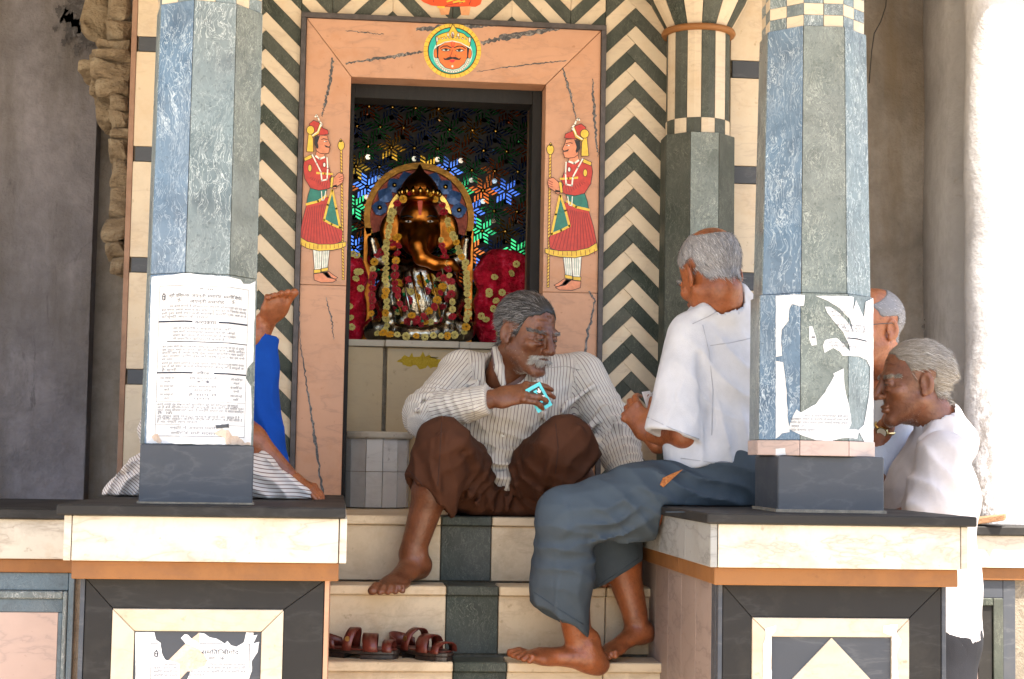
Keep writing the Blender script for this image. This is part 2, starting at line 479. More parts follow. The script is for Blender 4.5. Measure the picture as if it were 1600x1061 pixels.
# ------------------------------------------------------------------ mitred rectangular frame (one object per board)
def mitred(name, x0, x1, z0, z1, w, ya, yb, mat, parent, sides='LRT', wb=None):
    wl = w
    P = {'T': [(x0, z1), (x1, z1), (x1 - wl, z1 - w), (x0 + wl, z1 - w)],
         'L': [(x0, z0), (x0, z1), (x0 + wl, z1 - w), (x0 + wl, z0)],
         'R': [(x1, z0), (x1, z1), (x1 - wl, z1 - w), (x1 - wl, z0)]}
    for s in sides:
        c = P[s]
        mx = sum(p[0] for p in c) / 4; mz = sum(p[1] for p in c) / 4
        c = [(p[0] + (mx - p[0]) * 0.0035, p[1] + (mz - p[1]) * 0.0035) for p in c]
        prism_xz(name, c, ya, yb, mat, parent, 0.0012)

# ------------------------------------------------------------------ main plinths
def main_plinth(label, xs0, xs1, flank, side, diamond):
    """xs0..xs1: slab; side = +1: the stair lies to the right of the plinth"""
    p = thing('plinth', label, 'plinth', ((xs0 + xs1) / 2, YP + 0.3, 0), 'pillar plinths')
    YB = 4.34 if side < 0 else 4.90
    xa, xb = xs0, xs1
    c0, c1 = xa + 0.014, xb - 0.014
    o0, o1 = xa + 0.030, xb - 0.030
    b0, b1 = xa + 0.045, xb - 0.045
    if side > 0: b1 = flank; o1 = flank + 0.020; c1 = flank + 0.036
    else: b0 = flank; o0 = flank - 0.018; c0 = flank - 0.032
    zc0, zc1 = 1.163, ZSB - 0.001
    zo0 = 1.122
    # an arm running back along the stair
    if side > 0: f0, f1 = flank - 0.30, flank
    else: f0, f1 = flank, flank + 0.26
    box('core', b0 + 0.012, b1 - 0.012, YP + 0.095, YB - 0.01, 0, 1.2, M_GROUT, p, 0)
    if side < 0: box('core', f0 + 0.012, f1 - 0.012, YB - 0.0095, 4.915, 0, 1.2, M_GROUT, p, 0)
    # slab in two stones
    box('slab', xa, xb, YP, YB + 0.03, ZSB, ZS, M_SLATE, p, 0.003)
    if side < 0: box('slab', flank - 0.045, f1 + 0.02, YB + 0.0312, 4.93, ZSB, ZS - 0.001, M_SLATE, p, 0.003)
    # fascia: front board, returns
    box('fascia', c0 + 0.018, c1 - 0.0185, YP + 0.02, YP + 0.045, zc0, zc1, M_FASCIA, p, 0.0015)
    for s, xx in ((-1, c0), (1, c1)):
        inner = (s == side)
        yend = 4.91 if inner else YB
        xi0, xi1 = (xx, xx + 0.016) if s < 0 else (xx - 0.016, xx)
        ys = [YP + 0.022, YP + 0.30, YP + 0.62, yend] if inner else [YP + 0.022, YP + 0.3, yend]
        for k in range(len(ys) - 1):
            box('fascia', xi0, xi1, ys[k], ys[k + 1] - 0.0012, zc0, zc1, M_FASCIASHADE if (inner and side < 0) else M_FASCIA, p, 0.0012)
    # moulding
    box('moulding', o0, o1, YP + 0.042, YP + 0.066, zo0, zc0 - 0.001, M_ORANGE, p, 0.002)
    for s, xx in ((-1, o0), (1, o1)):
        inner = (s == side)
        xi0, xi1 = (xx + 0.0005, xx + 0.02) if s < 0 else (xx - 0.02, xx - 0.0005)
        ys = [YP + 0.067, YP + 0.45, 4.905] if inner else [YP + 0.067, YB]
        for k in range(len(ys) - 1):
            box('moulding', xi0, xi1, ys[k], ys[k + 1] - 0.0012, zo0 + 0.0005, zc0 - 0.001, M_ORANGE, p, 0.0015)
    # flank panels
    for s, xx in ((-1, b0), (1, b1)):
        inner = (s == side)
        yend = 4.90 if inner else YB
        y = YP + 0.105
        k = 0
        while y < yend - 0.01:
            yn = min(y + (0.045 if k == 0 else 0.17), yend)
            xi0, xi1 = (xx, xx + 0.0115) if s < 0 else (xx - 0.0115, xx)
            box('flank_panel', xi0, xi1, y, yn - 0.0015, 0.01, zo0 - 0.001, M_SLATEBLOCK if k == 0 else (M_FLANKSHADE if side < 0 else M_PINK), p, 0.001)
            y = yn; k += 1
    # front panel: stepped black frame, cream frame, dark field
    yf = YP + 0.080
    return p, b0, b1, zo0, yf
LX0, LX1 = X(88, 796, YP), X(540, 804, YP)
RX0, RX1 = X(1105, 812, YP), X(1527, 817, YP)
pL, b0, b1, zo, yf = main_plinth('stone plinth with a torn notice in its cream marble frame', LX0, LX1, XL_FL, 1, False)
def front_frames(p, b0, b1, zo, yf, cx0, cx1, cz1, ix0, ix1, iz1):
    zb = 0.06
    box('bead', b0, b0 + 0.010, yf - 0.002, yf + 0.02, zb, zo - 0.001, M_SLATEBLOCK, p, 0.001)
    box('bead', b1 - 0.010, b1, yf - 0.002, yf + 0.02, zb, zo - 0.001, M_SLATEBLOCK if p is not pL else M_PINK, p, 0.001)
    x0, x1, z1 = b0 + 0.0115, b1 - 0.0115, zo - 0.001
    w0, w1 = cx0 - x0, x1 - cx1
    prism_xz('black_board', [(x0, z1), (x1, z1), (cx1, cz1), (cx0, cz1)], yf, yf + 0.025, M_SLATE, p, 0.001)
    prism_xz('black_board', [(x0, zb), (x0, z1 - 0.0012), (cx0 - 0.0008, cz1 - 0.001), (cx0 - 0.0008, zb)], yf + 0.0003, yf + 0.025, M_SLATE, p, 0.001)
    prism_xz('black_board', [(x1, zb), (x1, z1 - 0.0012), (cx1 + 0.0008, cz1 - 0.001), (cx1 + 0.0008, zb)], yf + 0.0003, yf + 0.025, M_SLATE, p, 0.001)
    prism_xz('cream_board', [(cx0, cz1 - 0.001), (cx1, cz1 - 0.001), (ix1, iz1), (ix0, iz1)], yf - 0.004, yf + 0.02, M_CREAM, p, 0.0015)
    prism_xz('cream_board', [(cx0, zb), (cx0, cz1 - 0.0022), (ix0 - 0.0008, iz1 - 0.001), (ix0 - 0.0008, zb)], yf - 0.0036, yf + 0.02, M_CREAM, p, 0.0015)
    prism_xz('cream_board', [(cx1, zb), (cx1, cz1 - 0.0022), (ix1 + 0.0008, iz1 - 0.001), (ix1 + 0.0008, zb)], yf - 0.0036, yf + 0.02, M_CREAM, p, 0.0015)
    box('field_panel', ix0, ix1, yf + 0.003, yf + 0.022, zb, iz1 - 0.0005, M_SLATEBLOCK, p, 0)
front_frames(pL, b0, b1, zo, yf, X(176, 960, yf), X(443, 960, yf), Z(300, 951, yf), X(210, 1000, yf), X(408, 1000, yf), Z(300, 986, yf))
LFIELD = (X(210, 1000, yf), X(408, 1000, yf), Z(300, 986, yf), yf + 0.003)
pR, b0, b1, zo, yf = main_plinth('stone plinth with a cream marble diamond in its dark front panel', RX0, RX1, XR_FL, -1, True)
front_frames(pR, b0, b1, zo, yf, X(1175, 970, yf), X(1420, 970, yf), Z(1297, 965, yf), X(1206, 1000, yf), X(1392, 1000, yf), Z(1297, 995, yf))
rfx0, rfx1, rfz = X(1206, 1000, yf), X(1392, 1000, yf), Z(1297, 995, yf)
dcx, dh = (rfx0 + rfx1) / 2, (rfx1 - rfx0) / 2
prism_xz('diamond_tile', [(dcx, rfz - 0.002), (dcx + dh * 0.98, rfz - 0.002 - dh), (dcx, rfz - 0.002 - 2 * dh), (dcx - dh * 0.98, rfz - 0.002 - dh)], yf - 0.001, yf + 0.01, M_CREAM, pR, 0.001)
RFRAME = (X(1175, 970, yf), X(1420, 970, yf), Z(1297, 965, yf), rfx0, rfx1, rfz, yf)

# ------------------------------------------------------------------ lower side plinths
def side_plinth(label, Yf, x0, x1, zt, tz, zc, zo_, mat, fx, right):
    p = thing('side_plinth', label, 'plinth', ((x0 + x1) / 2, Yf + 0.4, 0), 'lower side plinths')
    YB = Yf + 0.9
    box('core', x0, x1 - (0.03 if right else 0), Yf + 0.06, YB, 0, tz, M_GROUT, p, 0)
    box('slab', x0 - 0.01, x1, Yf, YB, tz, zt, M_SLATE, p, 0.003)
    xm = x1 - 0.075 if not right else x0 + 0.45
    for a, b in ((x0, xm), (xm, x1)):
        if b - a > 0.01: box('fascia', a + 0.001, b - 0.001, Yf + 0.02, Yf + 0.059, zc, tz - 0.001, M_FASCIA, p, 0.0015)
    box('moulding', x0, x1 - 0.012, Yf + 0.035, Yf + 0.0595, zo_, zc - 0.001, M_ORANGE, p, 0.002)
    b0, b1 = (x0, x1 - 0.015)
    return p, b0, b1
YSL = 4.33
slx1 = X(92, 800, YSL)
pSL, b0, b1 = side_plinth('lower plinth with a blue slate frame and pink marble panel, against the grey plaster wall', YSL, -3.0, slx1 + 0.10, Z(40, 795, YSL), Z(40, 811, YSL), Z(40, 874, YSL), Z(40, 896, YSL), M_BLUESLATE, None, False)
zt = Z(40, 896, YSL) - 0.001
yy = YSL + 0.052
xe = X(116, 950, yy)
box('upright', X(106, 950, yy) + 0.002, xe, yy - 0.012, yy + 0.02, 0.05, zt, M_BLUESLATE, pSL, 0.0015)
x1f = X(106, 950, yy)
box('top_board', -3.0, x1f, yy - 0.004, yy + 0.02, Z(40, 922, yy), zt, M_BLUESLATE, pSL, 0.0015)
box('bead', -3.0, x1f - 0.012, yy - 0.012, yy + 0.02, Z(40, 935, yy), Z(40, 922, yy) - 0.001, M_PILLAR, pSL, 0.003)
box('bead', x1f - 0.0115, x1f, yy - 0.012, yy + 0.02, 0.05, Z(40, 922, yy) - 0.001, M_PILLAR, pSL, 0.003)
box('inner_board', -3.0, x1f - 0.013, yy - 0.002, yy + 0.02, Z(40, 956, yy), Z(40, 935, yy) - 0.001, M_BLUESLATE, pSL, 0.001)
box('inner_board', X(90, 1000, yy), x1f - 0.013, yy - 0.002, yy + 0.02, 0.05, Z(40, 956, yy) - 0.001, M_BLUESLATE, pSL, 0.001)
box('field_panel', -3.0, X(90, 1000, yy) - 0.001, yy + 0.001, yy + 0.02, 0.05, Z(40, 956, yy) - 0.001, M_PINKPALE, pSL, 0.001)

YSR = 5.0
srx0 = X(1500, 860, YSR)
pSR, b0, b1 = side_plinth('lower plinth with a grey slate frame under the whitewashed wall end', YSR, srx0, X(1640, 830, YSR), Z(1570, 823, YSR), Z(1570, 837, YSR), Z(1570, 888, YSR), Z(1570, 908, YSR), M_SLATEBLOCK, None, True)
zt = Z(1560, 908, YSR) - 0.001
yy = YSR + 0.05
xo = X(1586, 1000, yy)
box('outer_board', X(1567, 1000, yy), xo, yy - 0.003, yy + 0.02, 0.05, zt, M_SLATEBLOCK, pSR, 0.001)
box('outer_board', srx0, X(1567, 1000, yy) - 0.001, yy - 0.003, yy + 0.02, Z(1540, 934, yy), zt, M_SLATEBLOCK, pSR, 0.001)
box('bead', X(1551, 1000, yy), X(1567, 1000, yy) - 0.0012, yy - 0.008, yy + 0.02, 0.05, Z(1540, 934, yy) - 0.001, M_GREEN, pSR, 0.002)
box('bead', srx0, X(1551, 1000, yy) - 0.001, yy - 0.008, yy + 0.02, Z(1540, 946, yy), Z(1540, 934, yy) - 0.001, M_GREEN, pSR, 0.002)
box('inner_board', X(1529, 1000, yy), X(1551, 1000, yy) - 0.001, yy, yy + 0.02, 0.05, Z(1540, 946, yy) - 0.001, M_SLATE, pSR, 0.001)
box('inner_board', srx0, X(1529, 1000, yy) - 0.001, yy, yy + 0.02, Z(1520, 968, yy), Z(1540, 946, yy) - 0.001, M_SLATE, pSR, 0.001)
box('field_panel', srx0, X(1529, 1000, yy) - 0.001, yy + 0.002, yy + 0.02, 0.05, Z(1520, 968, yy) - 0.001, M_PINKPALE, pSR, 0.001)

# ------------------------------------------------------------------ octagonal pillars
def oct_pts(c, w, rot):
    """corners of an octagon with flat-to-flat width w, face 0 towards -y, counter-clockwise seen from above"""
    R = w / 2 / math.cos(math.pi / 8)
    return [(c[0] + R * math.cos(-math.pi / 2 + rot + (k - 0.5) * math.pi / 4), c[1] + R * math.sin(-math.pi / 2 + rot + (k - 0.5) * math.pi / 4)) for k in range(8)]
def oct_shaft(name, parent, c, w0, w1, z0, z1, rot, mats, gap=0.0009, thick=0.012):
    A, B = oct_pts(c, w0, rot), oct_pts(c, w1, rot)
    Ai, Bi = oct_pts(c, w0 - 2 * thick, rot), oct_pts(c, w1 - 2 * thick, rot)
    for k in range(8):
        j = (k + 1) % 8
        def gp(P, Q, t): return (P[0] + (Q[0] - P[0]) * t, P[1] + (Q[1] - P[1]) * t)
        L = math.dist(A[k], A[j]); t = gap / L
        v = [(*gp(A[k], A[j], t), z0), (*gp(A[k], A[j], 1 - t), z0), (*gp(Ai[k], Ai[j], 1 - t), z0), (*gp(Ai[k], Ai[j], t), z0),
             (*gp(B[k], B[j], t), z1), (*gp(B[k], B[j], 1 - t), z1), (*gp(Bi[k], Bi[j], 1 - t), z1), (*gp(Bi[k], Bi[j], t), z1)]
        mesh(name, v, boxvf(0, 1, 0, 1, 0, 1)[1], mats[k % len(mats)], parent, bevel=0.0012)
    n = 8
    Ai, Bi = oct_pts(c, w0 - 2 * thick + 0.012, rot), oct_pts(c, w1 - 2 * thick + 0.012, rot)
    v = [(*p, z0) for p in Ai] + [(*p, z1) for p in Bi]
    f = [tuple(range(8))[::-1], tuple(range(8, 16))] + [(i, (i + 1) % 8, 8 + (i + 1) % 8, 8 + i) for i in range(8)]
    mesh('core', v, f, M_GROUT, parent)
def checker_ring(parent, c, w, z0, z1, rot, ncell, phase, ma, mb):
    P, Q = oct_pts(c, w, rot), oct_pts(c, w - 0.02, rot)
    k2 = 0
    for k in range(8):
        j = (k + 1) % 8
        for s in range(ncell):
            ta, tb = s / ncell + 0.006, (s + 1) / ncell - 0.006
            gp = lambda A, B, t: (A[0] + (B[0] - A[0]) * t, A[1] + (B[1] - A[1]) * t)
            a, b, ai, bi = gp(P[k], P[j], ta), gp(P[k], P[j], tb), gp(Q[k], Q[j], ta), gp(Q[k], Q[j], tb)
            v = [(*a, z0), (*b, z0), (*bi, z0), (*ai, z0), (*a, z1), (*b, z1), (*bi, z1), (*ai, z1)]
            mesh('checker_tile', v, boxvf(0, 1, 0, 1, 0, 1)[1], ma if (k2 + phase) % 2 == 0 else mb, parent, bevel=0.0008)
            k2 += 1

# left pillar
YC = 3.985
cl = (-0.335, YC)
ROTL = math.radians(11.0)
pil = thing('pillar', 'octagonal grey green stone pillar with a whole printed poster pasted low on it', 'pillar', (cl[0], cl[1], ZS))
zb1 = Z(300, 695, 3.86)
def rot_block(name, parent, c, hx, hy, z0, z1, rot, mat, bevel=0.003):
    pts = []
    for sx, sy in ((-1, -1), (1, -1), (1, 1), (-1, 1)):
        pts.append((c[0] + sx * hx * math.cos(rot) - sy * hy * math.sin(rot), c[1] + sx * hx * math.sin(rot) + sy * hy * math.cos(rot)))
    return prism_xy(name, pts, z0, z1, mat, parent, bevel)
blw = 0.1275
rot_block('base_block', pil, (-0.331, 3.985), blw, blw, ZS + 0.0015, zb1, math.radians(4), M_SLATEBLOCK)
rot_block('mortar_bed', pil, (-0.331, 3.985), blw + 0.004, blw + 0.004, ZS - 0.001, ZS + 0.004, math.radians(4), M_GROUT, 0)
WL_LOW = 0.252
zm = Z(300, 428, 3.87)
matsL = [M_PILLAR, M_PILLAR2, M_PILLAR, M_PILLAR2, M_PILLAR, M_PILLAR2, M_PILLAR, M_PILLARSKY]
ZTOPP = 3.05
oct_shaft('panel', pil, cl, WL_LOW, WL_LOW - 0.004, zb1 + 0.0005, zm, ROTL, matsL)
oct_shaft('panel', pil, cl, WL_LOW - 0.004, WL_LOW - 0.012, zm + 0.001, Z(310, 2, 3.87), ROTL, matsL)
zt = Z(310, 2, 3.87)
for r in range(2):
    checker_ring(pil, cl, WL_LOW - 0.016, zt + 0.0005 + r * 0.030, zt + 0.030 + r * 0.030, ROTL, 2, r, M_TILE, M_PILLAR)
oct_shaft('panel', pil, cl, WL_LOW - 0.014, WL_LOW - 0.014, zt + 0.061, ZTOPP, ROTL, matsL)
rot_block('capital', pil, cl, 0.17, 0.17, ZTOPP + 0.0005, ZTOPP + 0.12, 0, M_CREAM)

# right pillar
cr = (1.150, 3.995)
ROTR = math.radians(-3.0)
pir = thing('pillar', 'octagonal stone pillar with shreds of a torn poster, beside the man in white shirt and grey trousers', 'pillar', (cr[0], cr[1], ZS))
zb1r = Z(1300, 713, 3.87)
rot_block('base_block', pir, (1.168, 3.995), 0.128, 0.128, ZS + 0.0015, zb1r, math.radians(-2), M_SLATEBLOCK)
rot_block('mortar_bed', pir, (1.168, 3.995), 0.133, 0.133, ZS - 0.001, ZS + 0.007, math.radians(-2), M_GROUT, 0)
WR0 = 0.282
z1 = Z(1300, 689, 3.86)
oct_shaft('collar_panel', pir, cr, WR0 + 0.006, WR0 + 0.006, zb1r + 0.0005, z1, ROTR, [M_PINKPALE])
zmr = Z(1300, 459, 3.86)
matsR = [M_PILLAR2, M_PILLAR, M_PILLAR2, M_PILLAR, M_PILLAR2, M_PILLAR, M_PILLAR, M_PILLARSKY]
oct_shaft('panel', pir, cr, WR0, WR0 - 0.002, z1 + 0.001, zmr, ROTR, matsR)
zcr = Z(1275, 38, 3.86)
oct_shaft('panel', pir, cr, WR0 - 0.014, WR0 - 0.036, zmr + 0.001, zcr, ROTR, matsR)
for r in range(4):
    checker_ring(pir, cr, WR0 - 0.046, zcr + 0.0005 + r * 0.0285, zcr + 0.0285 + r * 0.0285, ROTR, 2, r + 1, M_TILE, M_PILLAR)
oct_shaft('panel', pir, cr, WR0 - 0.048, WR0 - 0.048, zcr + 0.115, ZTOPP, ROTR, matsR)
rot_block('capital', pir, cr, 0.17, 0.17, ZTOPP + 0.0005, ZTOPP + 0.12, 0, M_CREAM)

# unseen roof added above the porch, its edges stepped to place the shade
rf = thing('added_shade_roof', 'unseen whitewashed concrete roof slab added above the porch to shade the shrine front', 'roof', (0, 4.5, 3.17))
box('slab', -3.4, 2.12, 2.45, 5.1195, 3.172, 3.30, M_ROOF, rf, 0.01)
box('slab', -3.4, 2.60, 5.12, 6.60, 3.172, 3.30, M_ROOF, rf, 0.01)
box('beam', -0.55, 1.4, 3.88, 4.09, 3.1715, 3.1716 + 0.0, M_ROOF, rf, 0) if False else None

# ------------------------------------------------------------------ shrine wall with chevron tiles
DX0, DX1 = X(464, 300, YW), X(944, 300, YW)          # outer edge of the metal trim
IX0, IX1 = X(545, 300, YW), X(850, 300, YW)          # door opening
DZT, IZT = 2.805, 2.604
WX0, WX1, WZT = -0.66, 1.235, 3.17
sw = thing('shrine_wall', 'front wall of the shrine clad in zigzag cream and green marble tiles', 'wall', (0.33, YW + 0.1, ZL))
YT = YW + 0.018          # face of the chevron tiles
def wallbox(x0, x1, z0, z1): box('backing', x0, x1, YT + 0.010, YT + 0.16, z0, z1, M_GROUT, sw, 0)
wallbox(WX0, DX0 + 0.03, ZL + 0.0005, WZT); wallbox(DX1 - 0.03, WX1, ZL + 0.0005, WZT); wallbox(DX0 + 0.0305, DX1 - 0.0305, DZT - 0.03, WZT)
PER = 0.1187
def chevron_strip(x0, x1, cx, zapex, zlo, zhi):
    h = max(cx - x0, x1 - cx) + 0.01
    t = PER / 2
    k0 = int((zlo - zapex) / PER) - 3
    k1 = int((zhi - zapex) / PER) + 4
    for k in range(k0, k1):
        for ci, m in ((0, M_TILE), (1, M_GREEN)):
            za = zapex + k * PER - ci * t
            right = [(cx, za), (cx + h, za - h), (cx + h, za - h - t), (cx - t / 2, za - t / 2)]
            left = [(cx - t / 2, za - t / 2), (cx - h, za - h), (cx - h, za - h - t), (cx, za - t)]
            # long arms are two tiles
            for poly in (right, left):
                q = poly
                for (a, b, c) in ((1, 0, x1 - 0.0005), (-1, 0, -x0 - 0.0005), (0, 1, zhi), (0, -1, -zlo)):
                    q = clip(q, a, b, c)
                if len(q) < 3 or area(q) < 1e-4: continue
                mx = sum(p[0] for p in q) / len(q); mz = sum(p[1] for p in q) / len(q)
                q = [(p[0] + (mx - p[0]) * 0.008, p[1] + (mz - p[1]) * 0.014) for p in q]
                d = RNG.uniform(-0.0014, 0.0014)
                prism_xz('tile', q, YT + d, YT + 0.012, m, sw, 0.0008)
cxr = X(990, 300, YT)
chevron_strip(DX1 + 0.0008, X(1040, 300, YT) + 0.05, cxr, Z(990, 152, YT), ZL + 0.001, 3.0)
cxl = X(413, 133, YT)
chevron_strip(WX0 + 0.30, DX0 - 0.0008, cxl, Z(413, 133, YT), ZL + 0.001, 3.0)
# zigzag band over the door
pk = [X(614, 5, YT), X(800, 16, YT)]
step = pk[1] - pk[0]
xs = [pk[0] - step, pk[0] - step / 2, pk[0], pk[0] + step / 2, pk[1], pk[1] + step / 2, pk[1] + step]
t = PER / 2 * 0.92
for k in range(len(xs) - 1):
    a, b = max(xs[k], DX0), min(xs[k + 1], DX1)
    if b - a < 0.01: continue
    up = (k % 2 == 0)   # even index: a peak at xs[k], falling to the right
    peak = xs[k] if up else xs[k + 1]
    s = -1 if up else 1
    for n in range(-3, 9):
        for ci, m in ((0, M_GREEN), (1, M_TILE)):
            z0 = DZT + 0.022 + n * 2 * t + ci * t
            f = lambda x, zz: zz - abs(x - peak)
            q = [(a, f(a, z0)), (b, f(b, z0)), (b, f(b, z0 - t)), (a, f(a, z0 - t))]
            for (aa, bb, cc) in ((0, 1, 3.0), (0, -1, -(DZT + 0.001))):
                q = clip(q, aa, bb, cc)
            if len(q) < 3 or area(q) < 5e-5: continue
            mx = sum(p[0] for p in q) / len(q); mz = sum(p[1] for p in q) / len(q)
            q = [(p[0] + (mx - p[0]) * 0.01, p[1] + (mz - p[1]) * 0.012) for p in q]
            prism_xz('tile', q, YT + RNG.uniform(-0.0014, 0.0014), YT + 0.012, m, sw, 0.0008)

# pilasters of cream panels with dark insets
def pilaster(label, x0, x1, pxc, insets, y, edge):
    p = thing('pilaster', label, 'pilaster', ((x0 + x1) / 2, y + 0.05, ZL))
    box('backing', x0 + 0.002, x1 - 0.002, y + 0.010, YT + 0.16, ZL + 0.0005, WZT, M_GROUT, p, 0)
    zs = [(Z(pxc, b, y), Z(pxc, a, y)) for a, b in insets]       # (low, high)
    step = zs[0][0] - zs[1][0]
    hgt = zs[0][1] - zs[0][0]
    z = zs[0][0]
    while z < WZT: z += step
    while z > ZL - step:
        lo, hi = max(z, ZL + 0.001), min(z + hgt, WZT)
        if hi - lo > 0.005: box('dark_inset', x0 + 0.006, x1 - 0.001, y - 0.001, y + 0.012, lo + 0.001, hi - 0.001, M_SLATEBLOCK, p, 0.001)
        lo, hi = max(z - step + hgt, ZL + 0.001), min(z, WZT)
        if hi - lo > 0.005: box('cream_panel', x0, x1, y, y + 0.012, lo + 0.001, hi - 0.001, M_TILE, p, 0.0012)
        z -= step
    if edge: box('edge_strip', x0 - 0.017, x0 - 0.0005, y - 0.003, YT + 0.16, ZL + 0.0005, WZT, M_BROWNEDGE, p, 0.002)
    return p
pilaster('cream pilaster with dark insets and a brown edge beside the weathered stone bracket', X(206, 300, 5.2), X(206, 300, 5.2) + 0.13, 220, [(57, 80), (228, 252)], 5.2, True)
xp = X(1140, 300, 5.24)
pilaster('cream pilaster with dark insets between the striped column and the pillar with the shredded poster', xp, xp + 0.16, 1165, [(95, 122), (262, 287)], 5.24, False)

# ------------------------------------------------------------------ door surround
ds = thing('door_surround', 'salmon marble door surround with black veins and a dark metal edge', 'door surround', ((DX0 + DX1) / 2, YW, ZL))
tw = 0.017
a0, a1, at_ = DX0 + tw, DX1 - tw, DZT - tw
JB = ZL + 0.001
zj = Z(500, 445, YW)
prism_xz('lintel', [(a0, at_), (a1, at_), (IX1, IZT), (IX0, IZT)], YW, YW + 0.10, M_PINK, ds, 0.0015)
zjR = Z(900, 457, YW)
for (xo, xi, zz) in ((a0, IX0, zj), (a1, IX1, zjR)):
    s = 1 if xi > xo else -1
    prism_xz('jamb', [(xo, zz), (xo, at_ - 0.002), (xi - s * 0.0012, IZT - 0.001), (xi - s * 0.0012, zz)], YW + 0.0005, YW + 0.10, M_PINK, ds, 0.0012)
    prism_xz('jamb', [(xo, JB), (xo, zz - 0.0012), (xi - s * 0.0012, zz - 0.0012), (xi - s * 0.0012, JB)], YW + 0.001, YW + 0.10, M_PINK, ds, 0.0012)
box('metal_trim', DX0, DX0 + tw - 0.001, YW - 0.008, YW + 0.03, JB, DZT - tw, M_METAL, ds, 0.001)
box('metal_trim', DX1 - tw + 0.001, DX1, YW - 0.008, YW + 0.03, JB, DZT - tw, M_METAL, ds, 0.001)
box('metal_trim', DX0, DX1, YW - 0.0085, YW + 0.03, DZT - tw + 0.0005, DZT, M_METAL, ds, 0.001)
# lining of the opening
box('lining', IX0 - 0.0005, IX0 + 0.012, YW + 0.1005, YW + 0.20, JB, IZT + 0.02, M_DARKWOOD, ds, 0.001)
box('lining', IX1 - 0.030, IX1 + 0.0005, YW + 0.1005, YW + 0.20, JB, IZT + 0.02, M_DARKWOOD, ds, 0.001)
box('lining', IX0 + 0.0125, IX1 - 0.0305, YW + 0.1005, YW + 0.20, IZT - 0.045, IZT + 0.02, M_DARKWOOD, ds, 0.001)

# natural black veins in the salmon slabs, let into the face
def ribbon(pts, widths, y, jit, seed, n=14):
    r = random.Random(seed)
    P = []
    for k in range(len(pts) - 1):
        for i in range(n):
            u = i / n
            P.append((pts[k][0] + (pts[k + 1][0] - pts[k][0]) * u, pts[k][1] + (pts[k + 1][1] - pts[k][1]) * u, widths[k] + (widths[k + 1] - widths[k]) * u))
    P.append((*pts[-1], widths[-1]))
    V = []
    for i, (x, z, w) in enumerate(P):
        a, b = P[max(i - 1, 0)], P[min(i + 1, len(P) - 1)]
        tx, tz = b[0] - a[0], b[1] - a[1]
        L = math.hypot(tx, tz) or 1
        nx, nz = -tz / L, tx / L
        j = r.uniform(-jit, jit)
        w1, w2 = w * r.uniform(0.35, 1.3), w * r.uniform(0.35, 1.3)
        V.append((x + nx * (w1 + j), y, z + nz * (w1 + j)))
        V.append((x - nx * (w2 - j), y, z - nz * (w2 - j)))
    F = [(2 * i, 2 * i + 1, 2 * i + 3, 2 * i + 2) for i in range(len(P) - 1)]
    return V, F
def vein(pxs, ws, seed, y=YW - 0.0006, parent=ds, jit=0.0025):
    pts = [(X(a, b, y), Z(a, b, y)) for a, b in pxs]
    V, F = ribbon(pts, [w / 495.0 for w in ws], y, jit, seed)
    return mesh('vein', V, F, M_VEIN, parent)
vein([(540, 99), (580, 93), (630, 86), (662, 80)], [1.5, 2.2, 3, 1.5], 1)
vein([(752, 68), (790, 58), (850, 48), (880, 44)], [3, 5, 4, 0.6], 2)
vein([(650, 46), (700, 42), (750, 41), (795, 38)], [3, 4.5, 2.5, 0.6], 3)
vein([(520, 90), (515, 130), (507, 165), (503, 182)], [2.2, 2.8, 2, 1.0], 4)
vein([(745, 112), (800, 104), (850, 98), (885, 95)], [0.5, 1.0, 1.2, 0.8], 5, jit=0.0015)
vein([(540, 48), (575, 51), (600, 54)], [0.7, 1.0, 0.6], 6)
vein([(880, 106), (886, 130), (895, 160), (900, 186)], [1.5, 2.4, 1.6, 1.0], 7)
vein([(926, 123), (928, 170), (932, 222), (935, 245)], [1.0, 2.8, 2.0, 0.6], 8)
vein([(920, 455), (930, 470), (918, 520), (912, 575), (913, 610)], [2.2, 1.6, 2.6, 1.8, 2.0], 9)
vein([(470, 540), (480, 610), (493, 690), (507, 795)], [0.7, 1.8, 2.6, 2.0], 10)
vein([(510, 465), (518, 500), (522, 530)], [0.6, 1.3, 0.5], 11)
vein([(468, 430), (467, 480), (470, 545)], [0.8, 1.0, 0.6], 12)

